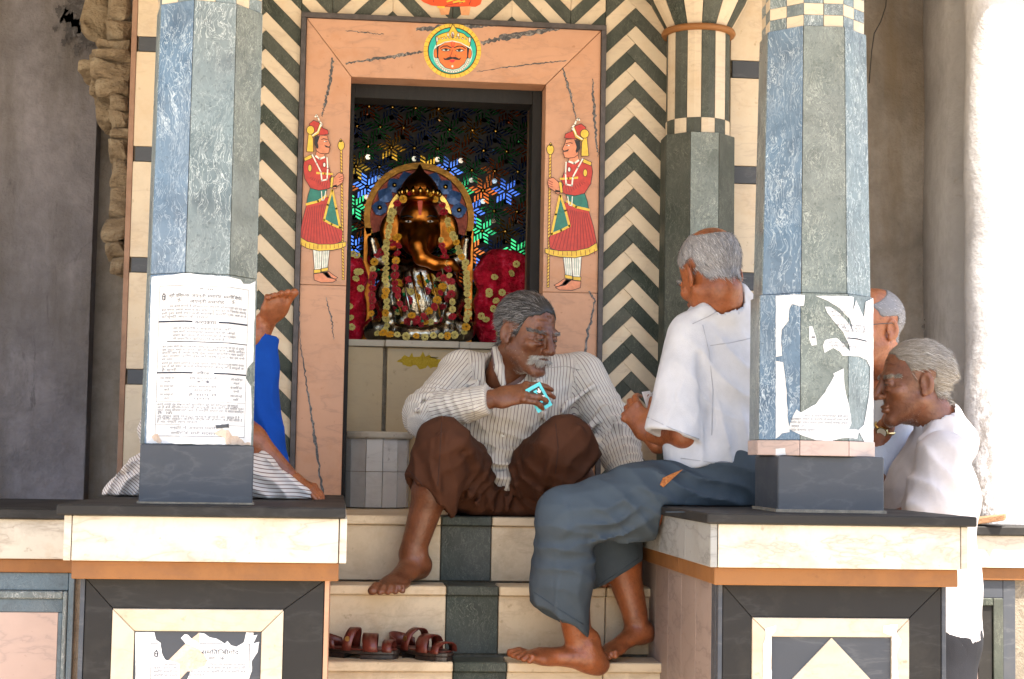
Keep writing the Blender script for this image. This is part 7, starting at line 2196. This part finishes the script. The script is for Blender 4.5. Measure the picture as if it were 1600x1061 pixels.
def trous2(P):
    d = ell(P, K['hip'] + Vector((0, 0.0, -0.005)), (0.155, 0.15, 0.115))
    d = smin(d, cone(P, K['hip'], K['waist'], 0.13, 0.115), 0.03)
    ln = chain(P, [K['hn'], (K['hn'] + K['kn']) / 2 + Vector((0, 0, 0.010)), K['kn']], [0.105, 0.098, 0.080], 0.03)
    lf = chain(P, [K['hf'], K['kf']], [0.10, 0.085], 0.03)
    d = smin(smin(d, ln, 0.03), lf, 0.02)
    for k, hem, pp, pn, r0, r1 in (('kn', at(872, 985, 4.40), at(872, 967, 4.38), (-0.50, -0.1, -0.85), 0.080, 0.082), ('kf', at(968, 925, 4.54), at(963, 900, 4.52), (0.52, -0.1, -0.85), 0.080, 0.076)):
        c = chain(P, [K[k], K[k] + (hem - K[k]) * 0.5 + Vector((0.0, 0, 0)), hem], [r0, r0 * 0.98, r1], 0.03)
        inner = cone(P, K[k] + (hem - K[k]) * 0.35, hem + (hem - K[k]) * 0.3, 0.05, r1 - 0.004)
        c = smax(smax(c, plane(P, pp, pn), 0.003), -inner, 0.002)
        d = smin(d, c, 0.016)
    d = d + wob(P, 30, 34, 0.004) + wob(P, 70, 35, 0.0016)
    d = d + crumple(P, at(1075, 765, 4.27), (0.35, 0.1, 0.95), 0.048, 0.009, 0.13, 1) + crumple(P, at(955, 838, 4.25), (-0.35, 0, 1), 0.044, 0.010, 0.10, 2) + crumple(P, at(880, 860, 4.26), (0.3, 0, 0.95), 0.055, 0.007, 0.09, 3) + crumple(P, at(870, 940, 4.32), (0.95, 0, 0.2), 0.06, 0.005, 0.09, 4) + crumple(P, at(985, 790, 4.22), (0.55, 0, 0.8), 0.06, 0.006, 0.11, 5)
    return np.maximum(d, np.where((P[:, 0] > XR_FL - 0.045) & (P[:, 2] < ZS + 0.05), ZS + 0.0015 - P[:, 2], -1))
V, Q = sdf_mesh(trous2, *bounds([K['hip'], K['waist'], K['kn'], K['kf'], at(872, 995, 4.4), at(965, 930, 4.54)], 0.14), 0.0056, 0.02)
tr2 = np_mesh('trousers', V, Q, TR2, p2)
M_SEAM3 = m_plain('grey stitching', (0.035, 0.05, 0.07), 0.9)
for pts_ in ([(834, 925), (870, 950), (912, 976)], [(1100, 800), (1000, 800), (930, 815), (905, 850), (900, 920), (898, 965)], [(930, 918), (965, 895), (998, 872)], [(1028, 738), (1050, 742), (1075, 735)]):
    seam(tr2, trous2, pts_, 3.95, 4.8, M_SEAM3, 0.0013)
# torn pocket showing orange lining
d_ = ray(1043, 748); P_ = np.array([tuple(CAM + d_ * t) for t in np.linspace(4.0 / d_.y, 4.6 / d_.y, 900)], np.float32)
c = Vector(P_[int(np.argmax(trous2(P_) < 0))].tolist())
pk_ = [(-0.026, 0.012), (-0.010, -0.006), (-0.002, -0.018), (0.014, 0.004), (0.040, 0.016), (0.010, 0.014)]
pk_ = [(-0.020, -0.016), (-0.012, -0.022), (0.004, -0.008), (0.028, 0.014), (0.040, 0.024), (0.014, 0.014), (-0.012, 0.002)]
V = [c + Vector((a, -0.0045 + 0.12 * a, b)) for a, b in pk_] + [c + Vector((a, 0.004 + 0.12 * a, b)) for a, b in pk_]
n = len(pk_)
mesh('torn_pocket', V, [tuple(range(n)), tuple(range(2 * n - 1, n - 1, -1))] + [(i, i + n, (i + 1) % n + n, (i + 1) % n) for i in range(n)], m_rough('orange pocket lining', (0.24, 0.06, 0.015), (0.52, 0.17, 0.04), (0.68, 0.32, 0.10), 60, 0.5, 0.8), tr2)
# cards fanned in his hand
for i, (lab, a) in enumerate((('white playing card fanned in the hand of the man in white shirt, front card', 0.0), ('white playing card fanned in the hand of the man in white shirt, leaning card', 0.35))):
    c = at(1016 + 4 * i, 632 + 4 * i, 4.50 + 0.004 * i)
    card(lab, c, (0.55, 0.75, 0.1 + a), (-0.3 + a, 0.1, 0.95), 0.052, 0.076, M_CARDW, False)

# ================================================================== the white-haired man standing at the side
p4 = thing('person', 'white-haired man in loose white shirt standing behind the plinth with the diamond', 'person', (at(1450, 800, 4.62).x, 4.62, 0.0), 'people at the shrine')
cx4 = at(1452, 800, 4.62).x
h4 = at(1428, 598, 4.60)
q4 = dict(hip=Vector((cx4 + 0.02, 4.64, 0.92)), waist=Vector((cx4 + 0.015, 4.63, 1.08)), chest=at(1455, 770, 4.63), nb=at(1462, 680, 4.63), sn=at(1474, 712, 4.46), sf=at(1450, 712, 4.80), en=at(1452, 800, 4.42), wn=at(1392, 815, 4.52), ef=at(1420, 800, 4.84), wf=at(1385, 760, 4.74))
B = Parts()
F4 = frame((-0.97, 0.06, -0.10), (-0.16, 0, 1))
toW4 = do_head(p4, B, h4, F4, 1.03, dict(neck=(0, -0.07, -0.16), stubble=WHITEBEARD, stubble_n=1300, stubble_len=0.0035, brow=HAIR4,
    hair=dict(mat=HAIR4, line=([-0.12, -0.05, -0.03, 0.018, 0.035, 0.055, 0.08], [-0.060, -0.045, -0.004, 0.012, 0.055, 0.080, 0.115]), n=5600, len=0.024, dir=back_dir, thick=0.0028, tone=(-0.4, 0.7), base=0.1, w=0.0006)))
def core4(P):
    d = chain(P, [q4['hip'], q4['waist'], q4['chest'], q4['nb']], [0.10, 0.10, 0.105, 0.055], 0.04, (0, 1, 0), 1.25)
    d = smin(d, chain(P, [q4['sn'], q4['en'], q4['wn']], [0.045, 0.04, 0.028], 0.02), 0.03)
    for s in (-1, 1): d = smin(d, cone(P, q4['hip'] + Vector((0, s * 0.07, 0)), Vector((cx4 - 0.01, 4.64 + s * 0.09, 0.46)), 0.075, 0.05), 0.03)
    return smin(d, chain(P, [q4['sf'], q4['ef'], q4['wf']], [0.045, 0.04, 0.028], 0.02), 0.03)
B.add(*sdf_mesh(core4, *bounds(list(q4.values()) + [Vector((cx4, 4.64, 0.42))], 0.15), 0.010))
for w_, hd_ in (('wn', Vector((-0.95, 0.25, 0.1))), ('wf', Vector((-0.8, 0.1, 0.5)))):
    hd_ = hd_.normalized(); O_ = q4[w_] + hd_ * 0.02
    B.add(*sdf_mesh(loc(lambda q: hand_fn(q, dict(side=1, curl=[(0.4, 0.5, 0.3)] * 4)), O_, frame(hd_, (0, -0.6, 0.8)), 1.0), *around(O_ + hd_ * 0.06, 0.14), 0.005))
for s in (-1, 1):
    so_ = Vector((cx4 - 0.01, 4.64 + s * 0.09, 0.002))
    B.add(*leg_mesh(Vector((so_.x, so_.y, 0.48)), Vector((so_.x, so_.y, 0.095)), so_, frame((-1, 0.1 * s, 0), (0, 0, 1))))
V, Q = B.get()
np_mesh('body', V, Q, SK4, p4)
nk4 = (toW4([(0, -0.05, -0.09)])[0], toW4([(0, -0.085, -0.19)])[0])
def shirt4(P):
    d = chain(P, [Vector((cx4 + 0.035, 4.63, 0.86)), q4['waist'], q4['chest'], q4['nb'] - Vector((0, 0, 0.03))], [0.118, 0.114, 0.118, 0.070], 0.05, (0, 1, 0), 1.45)
    d = smin(d, cone(P, q4['sn'], q4['sf'], 0.060, 0.060), 0.04)
    d = smin(d, smax(chain(P, [q4['sn'], q4['en'], q4['wn']], [0.072, 0.070, 0.058], 0.03), plane(P, q4['wn'] + Vector((0.03, 0, 0)), (-1, 0.2, 0)), 0.003), 0.03)
    d = smin(d, smax(chain(P, [q4['sf'], q4['ef'], q4['wf']], [0.072, 0.070, 0.058], 0.03), plane(P, q4['wf'] + Vector((0.03, 0, 0)), (-1, 0.2, 0.4)), 0.003), 0.03)
    d = smin(d, smax(cone(P, nk4[0] + (nk4[1] - nk4[0]) * 0.35, nk4[0] + (nk4[1] - nk4[0]) * 0.8, 0.074, 0.088), -cone(P, nk4[0], nk4[1], 0.060, 0.062), 0.003), 0.012)
    d = smin(d, chain(P, [at(1440, 690, 4.53), at(1462, 668, 4.54), at(1484, 648, 4.58), at(1490, 650, 4.66)], [0.014, 0.018, 0.020, 0.018], 0.012), 0.016)
    d = d + wob(P, 26, 44, 0.006) + wob(P, 70, 45, 0.0015)
    d = d + crumple(P, at(1445, 760, 4.42), (0.8, 0, 0.6), 0.065, 0.008, 0.12, 1) + crumple(P, at(1490, 800, 4.45), (0.95, 0, 0.1), 0.07, 0.006, 0.14, 2)
    d = smax(d, -cone(P, nk4[0], nk4[1], 0.060, 0.056), 0.004)
    zh = at(1500, 1005, 4.55).z
    return smax(d, (zh - P[:, 2]) + 0.012 * np.sin(P[:, 0] * 14 + 1.0), 0.003)
V, Q = sdf_mesh(shirt4, *bounds([Vector((cx4, 4.63, 0.80)), q4['sn'], q4['sf'], q4['nb'], q4['en'], q4['wn'], q4['wf']], 0.14), 0.007, 0.02)
np_mesh('shirt', V, Q, m_cloth('loose white cotton', (0.52, 0.48, 0.48), rough=0.85), p4)
def trous4(P):
    d = ell(P, q4['hip'], (0.12, 0.17, 0.11))
    for s in (-1, 1):
        so_ = Vector((cx4 - 0.005, 4.64 + s * 0.09, 0.0))
        d = smin(d, chain(P, [q4['hip'] + Vector((0, s * 0.08, 0)), Vector((so_.x, so_.y, 0.48)), Vector((so_.x, so_.y, 0.10))], [0.10, 0.085, 0.085], 0.03), 0.03)
    return smax(d + wob(P, 24, 54, 0.006), 0.06 - P[:, 2], 0.003)
V, Q = sdf_mesh(trous4, (cx4 - 0.2, 4.40, 0.0), (cx4 + 0.2, 4.9, 1.06), 0.010, 0.02)
np_mesh('trousers', V, Q, m_cloth('black trouser cloth', (0.022, 0.022, 0.026)), p4)

# ================================================================== the man with spectacles behind the pillar
p3 = thing('person', 'man with spectacles half hidden behind the pillar with the shredded poster', 'person', (at(1370, 700, 4.98).x, 4.98, 0.0), 'people at the shrine')
h3 = at(1360, 514, 4.98)
B = Parts()
F3 = frame((-0.90, -0.42, -0.10), (0, 0, 1))
toW3 = do_head(p3, B, h3, F3, 1.05, dict(neck=(0, -0.07, -0.17), brow=HAIR2,
    hair=dict(mat=HAIR2, line=([-0.12, -0.06, -0.035, 0.0, 0.03, 0.05, 0.08], [-0.058, -0.048, -0.010, 0.004, 0.05, 0.075, 0.14]), n=3600, len=0.010, bald=(0, 0.03, 0.13, 0.08), dir=back_dir, thick=0.003, tone=(-0.1, 0.8), base=0.2)))
x3 = h3.x + 0.05
q3 = dict(hip=Vector((x3, 5.02, 1.08)), waist=Vector((x3, 5.02, 1.22)), chest=Vector((x3, 5.02, 1.42)), nb=Vector((h3.x + 0.03, 5.0, h3.z - 0.21)), sn=Vector((x3 - 0.02, 4.84, h3.z - 0.26)), sf=Vector((x3 + 0.02, 5.20, h3.z - 0.26)), en=at(1352, 745, 4.80), wn=at(1384, 668, 4.78), ef=Vector((x3 - 0.1, 5.2, h3.z - 0.5)), wf=Vector((x3 - 0.28, 5.1, h3.z - 0.45)))
def core3(P):
    d = chain(P, [q3['hip'], q3['waist'], q3['chest'], q3['nb']], [0.09, 0.09, 0.09, 0.055], 0.04, (0, 1, 0), 1.25)
    d = smin(d, chain(P, [q3['sn'], q3['en'], q3['wn']], [0.045, 0.042, 0.029], 0.02), 0.03)
    for s in (-1, 1): d = smin(d, cone(P, q3['hip'] + Vector((0, s * 0.07, 0)), Vector((x3 - 0.01, 5.02 + s * 0.09, 0.58)), 0.075, 0.05), 0.03)
    return smin(d, chain(P, [q3['sf'], q3['ef'], q3['wf']], [0.045, 0.04, 0.028], 0.02), 0.03)
B.add(*sdf_mesh(core3, *bounds(list(q3.values()) + [Vector((x3, 5.02, 0.55))], 0.13), 0.009))
hd3 = (at(1396, 640, 4.74) - q3['wn']).normalized(); O_ = q3['wn'] + hd3 * 0.02
B.add(*sdf_mesh(loc(lambda q: hand_fn(q, dict(side=1, curl=[(0.7, 0.9, 0.5)] * 4)), O_, frame(hd3, (0.7, -0.6, 0.2)), 0.9), *around(O_ + hd3 * 0.05, 0.13), 0.004))
for s in (-1, 1):
    so_ = Vector((x3 - 0.01, 5.02 + s * 0.09, 0.125))
    B.add(*leg_mesh(Vector((so_.x, so_.y, 0.60)), Vector((so_.x, so_.y, 0.22)), so_, frame((-1, 0, 0), (0, 0, 1))))
V, Q = B.get()
np_mesh('body', V, Q, SK3, p3)
nk3 = (toW3([(0, -0.05, -0.09)])[0], toW3([(0, -0.085, -0.20)])[0])
def shirt3(P):
    d = chain(P, [Vector((x3, 5.02, 0.98)), q3['waist'], q3['chest'], q3['nb'] - Vector((0, 0, 0.04))], [0.115, 0.11, 0.115, 0.065], 0.05, (0, 1, 0), 1.35)
    d = smin(d, cone(P, q3['sn'], q3['sf'], 0.058, 0.058), 0.04)
    for a, b in (('sn', 'en'), ('sf', 'ef')): d = smin(d, chain(P, [q3[a], q3[b]], [0.068, 0.066], 0.03), 0.03)
    d = smax(d + wob(P, 26, 64, 0.007), -cone(P, nk3[0], nk3[1], 0.060, 0.056), 0.004)
    return smax(d, 0.93 - P[:, 2], 0.003)
V, Q = sdf_mesh(shirt3, *bounds([Vector((x3, 5.02, 0.9)), q3['sn'], q3['sf'], q3['nb'], q3['en'], q3['ef']], 0.13), 0.010, 0.02)
np_mesh('shirt', V, Q, m_cloth('pale blue white cotton', (0.62, 0.66, 0.74)), p3)
def trous3(P):
    d = ell(P, q3['hip'] - Vector((0, 0, 0.06)), (0.12, 0.16, 0.11))
    for s in (-1, 1):
        so_ = Vector((x3 - 0.005, 5.02 + s * 0.09, 0.0))
        d = smin(d, chain(P, [q3['hip'] + Vector((0, s * 0.08, -0.05)), Vector((so_.x, so_.y, 0.58)), Vector((so_.x, so_.y, 0.22))], [0.10, 0.085, 0.085], 0.03), 0.03)
    return smax(d, 0.17 - P[:, 2], 0.003)
V, Q = sdf_mesh(trous3, (x3 - 0.2, 4.78, 0.1), (x3 + 0.2, 5.28, 1.16), 0.014, 0.02)
np_mesh('trousers', V, Q, m_cloth('dark trouser cloth', (0.05, 0.05, 0.06)), p3)
# spectacles
M_FRAME = m_plain('dark spectacle frame', (0.03, 0.022, 0.02), 0.3)
gl = thing('spectacles', 'thin dark-rimmed spectacles worn by the man behind the pillar', 'spectacles', tuple(toW3([(0, 0.1, 0)])[0]))
for s in (-1, 1):
    mesh('temple', *tube([tuple(q) for q in toW3([(s * 0.068, 0.098, 0.010), (s * 0.077, 0.03, 0.012), (s * 0.080, -0.012, 0.012), (s * 0.082, -0.028, -0.006)])], 0.0016, 6), M_FRAME, gl)
    rim = [(s * 0.034 + 0.026 * math.cos(a), 0.106 - 0.004 * abs(math.cos(a)), -0.002 + 0.019 * math.sin(a)) for a in [2 * math.pi * k / 20 for k in range(21)]]
    mesh('rim', *tube([tuple(q) for q in toW3(rim)], 0.0014, 6), M_FRAME, gl)
mesh('bridge', *tube([tuple(q) for q in toW3([(-0.010, 0.108, 0.002), (0, 0.114, 0.005), (0.010, 0.108, 0.002)])], 0.0014, 6), M_FRAME, gl)
# wristwatch
wt = thing('wristwatch', 'gold wristwatch on a raised wrist beside the shredded poster', 'watch', tuple(q3['wn']))
ax = hd3
M_BRASS = m_plain('gold watch metal', (0.66, 0.48, 0.20), 0.25, 1.0)
u_ = ax.cross(Vector((0, 0, 1))).normalized(); w_ = ax.cross(u_)
band = []
for k in range(25):
    a = 2 * math.pi * k / 24
    band.append(q3['wn'] + u_ * (0.031 * math.cos(a)) + w_ * (0.031 * math.sin(a)))
mesh('band', *tube(band, 0.0045, 6), M_BRASS, wt)
fc = (CAM - q3['wn']); fc = (fc - ax * fc.dot(ax)).normalized(); fc = (fc + u_ * 0.2).normalized()
s1_ = ax.cross(fc).normalized()
V, F = [], []
for o, r in ((0.028, 0.017), (0.037, 0.017), (0.0375, 0.014)):
    for k in range(20):
        a = 2 * math.pi * k / 20
        V.append(q3['wn'] + fc * o + ax * (r * math.cos(a)) + s1_ * (r * math.sin(a)))
for j in range(2):
    for k in range(20): F.append((j * 20 + k, j * 20 + (k + 1) % 20, (j + 1) * 20 + (k + 1) % 20, (j + 1) * 20 + k))
mesh('case', V, F, M_BRASS, wt)
mesh('dial', [q3['wn'] + fc * 0.0372 + ax * (0.0145 * math.cos(2 * math.pi * k / 20)) + s1_ * (0.0145 * math.sin(2 * math.pi * k / 20)) for k in range(20)], [tuple(range(20))], m_plain('watch dial', (0.72, 0.68, 0.56), 0.2), wt)

# ================================================================== the person resting behind the left pillar
p5 = thing('person', 'person in striped cloth and blue trousers resting behind the poster pillar, bare foot raised', 'person', tuple(at(320, 788, 4.55)), 'people at the shrine')
B = Parts()
h5 = at(296, 560, 4.58)
toW5 = do_head(p5, B, h5, frame((0.9, -0.3, -0.1), (0, 0, 1)), 1.0, dict(res=0.006, neck=(0, -0.03, -0.14), hair=dict(mat=HAIR1, line=([-0.12, -0.05, -0.03, 0.018, 0.040, 0.062, 0.08], [-0.075, -0.05, -0.004, -0.004, 0.052, 0.072, 0.085]), n=800, len=0.02, dir=back_dir, thick=0.008)))
hp5 = at(318, 745, 4.58); hp5.z = ZS + 0.10
q5 = dict(hip=hp5, chest=at(300, 660, 4.60), nb=at(296, 612, 4.60), kn=at(385, 690, 4.54), an=at(398, 532, 4.60), s=at(345, 640, 4.50), e=at(392, 688, 4.43), w=at(448, 744, 4.43))
ankle = at(406, 520, 4.60)
tdir = Vector((0.42, -0.40, 0.80)).normalized()
heel = at(409, 531, 4.56)
FM5 = frame(tdir, (-0.45, 0.75, 0.50)); FM5[:, 0] *= -1
def foot5(P):
    d = foot_fn(((P - A3(heel)) @ FM5) / 0.9) * 0.9
    return smin(d, chain(P, [heel + Vector((-0.02, 0, 0.01)), at(392, 560, 4.60), at(392, 700, 4.60)], [0.034, 0.036, 0.052], 0.02), 0.03)
B.add(*sdf_mesh(foot5, *bounds([heel, at(392, 700, 4.6), at(452, 460, 4.6)], 0.10), 0.004))
def core5(P):
    d = chain(P, [q5['hip'], q5['chest'], q5['nb'], h5], [0.11, 0.10, 0.06, 0.05], 0.04)
    d = smin(d, chain(P, [q5['hip'], at(395, 735, 4.58), at(392, 690, 4.60)], [0.09, 0.06, 0.05], 0.03), 0.03)
    return smin(d, chain(P, [q5['s'], q5['e'], q5['w']], [0.046, 0.040, 0.027], 0.02), 0.02)
B.add(*sdf_mesh(core5, *bounds([q5[k] for k in ('hip', 'chest', 'nb', 's', 'e', 'w')], 0.13), 0.006))
hd5 = Vector((0.8, -0.2, -0.42)).normalized(); O_ = q5['w'] + hd5 * 0.012
B.add(*sdf_mesh(loc(lambda q: hand_fn(q, dict(side=1, curl=[(0.3, 0.4, 0.3)] * 4)), O_, frame(hd5, (0.4, -0.4, 0.8)), 0.8), *around(O_ + hd5 * 0.06, 0.12), 0.0045))
V, Q = B.get()
np_mesh('body', V, Q, SK2, p5)
def trous5(P):
    a, b = at(396, 575, 4.60), at(400, 745, 4.58)
    c = chain(P, [at(406, 505, 4.585), at(404, 575, 4.59), b], [0.050, 0.052, 0.085], 0.03)
    c = smax(c, plane(P, at(404, 519, 4.60), (0.35, 0, 1)), 0.004)
    d = smin(c, cone(P, at(404, 566, 4.585), at(396, 552, 4.60), 0.028, 0.02), 0.012)
    d = smin(d, chain(P, [b, q5['hip']], [0.085, 0.11], 0.04), 0.04)
    return np.maximum(d + wob(P, 30, 74, 0.006) + crumple(P, at(408, 640, 4.54), (1, 0, 0.25), 0.045, 0.006, 0.2, 1), ZS + 0.002 - P[:, 2])
V, Q = sdf_mesh(trous5, *bounds([q5['hip'], at(392, 532, 4.6), at(400, 745, 4.58)], 0.13), 0.007, 0.02)
np_mesh('trousers', V, Q, m_cloth('cobalt blue cloth', (0.006, 0.058, 0.33)), p5)
def kurta5(P):
    d = chain(P, [q5['hip'], q5['chest'], q5['nb'] - Vector((0, 0, 0.02))], [0.14, 0.12, 0.07], 0.05, (1, 0, 0), 1.1)
    d = smin(d, chain(P, [q5['s'], q5['e'] + Vector((-0.07, 0.07, 0.03))], [0.07, 0.055], 0.02), 0.03)
    # cloth spread on the slab to either side
    d = smin(d, chain(P, [at(300, 772, 4.50), at(228, 752, 4.46), at(198, 768, 4.44), at(182, 782, 4.43)], [0.09, 0.062, 0.040, 0.018], 0.05), 0.04)
    d = smin(d, chain(P, [at(330, 765, 4.46), at(398, 752, 4.40), at(434, 766, 4.38), at(486, 784, 4.36)], [0.10, 0.068, 0.044, 0.014], 0.05), 0.04)
    for a, b, r in ((at(400, 720, 4.38), at(432, 745, 4.36), 0.014), (at(395, 760, 4.36), at(470, 770, 4.36), 0.012), (at(430, 772, 4.36), at(478, 782, 4.36), 0.014), (at(200, 730, 4.40), at(188, 775, 4.38), 0.012), (at(405, 745, 4.36), at(440, 758, 4.35), 0.010)):
        d = smin(d, cone(P, a, b, r, r * 0.6), 0.02)
    d = d + wob(P, 34, 84, 0.011) + wob(P, 75, 85, 0.004) + crumple(P, at(430, 760, 4.38), (0.6, 0, 0.8), 0.04, 0.012, 0.12, 1) + crumple(P, at(195, 765, 4.40), (0.7, 0, -0.7), 0.035, 0.012, 0.1, 2)
    return np.maximum(d, ZS + 0.002 - P[:, 2])
V, Q = sdf_mesh(kurta5, *bounds([at(178, 780, 4.43), at(490, 780, 4.40), q5['nb'], q5['hip']], 0.11), 0.0062, 0.02)
ku = np_mesh('kurta', V, Q, m_cloth('striped kurta cotton', (0.66, 0.60, 0.56), (0.16, 0.09, 0.08), 0.0095, 0.2), p5)
add_attr(ku, 'st', V[:, 2] + 0.25 * V[:, 0] + 0.012 * np.sin(V[:, 0] * 22) + np.where(V[:, 0] < -0.43, V[:, 0] * 0.5, 0))
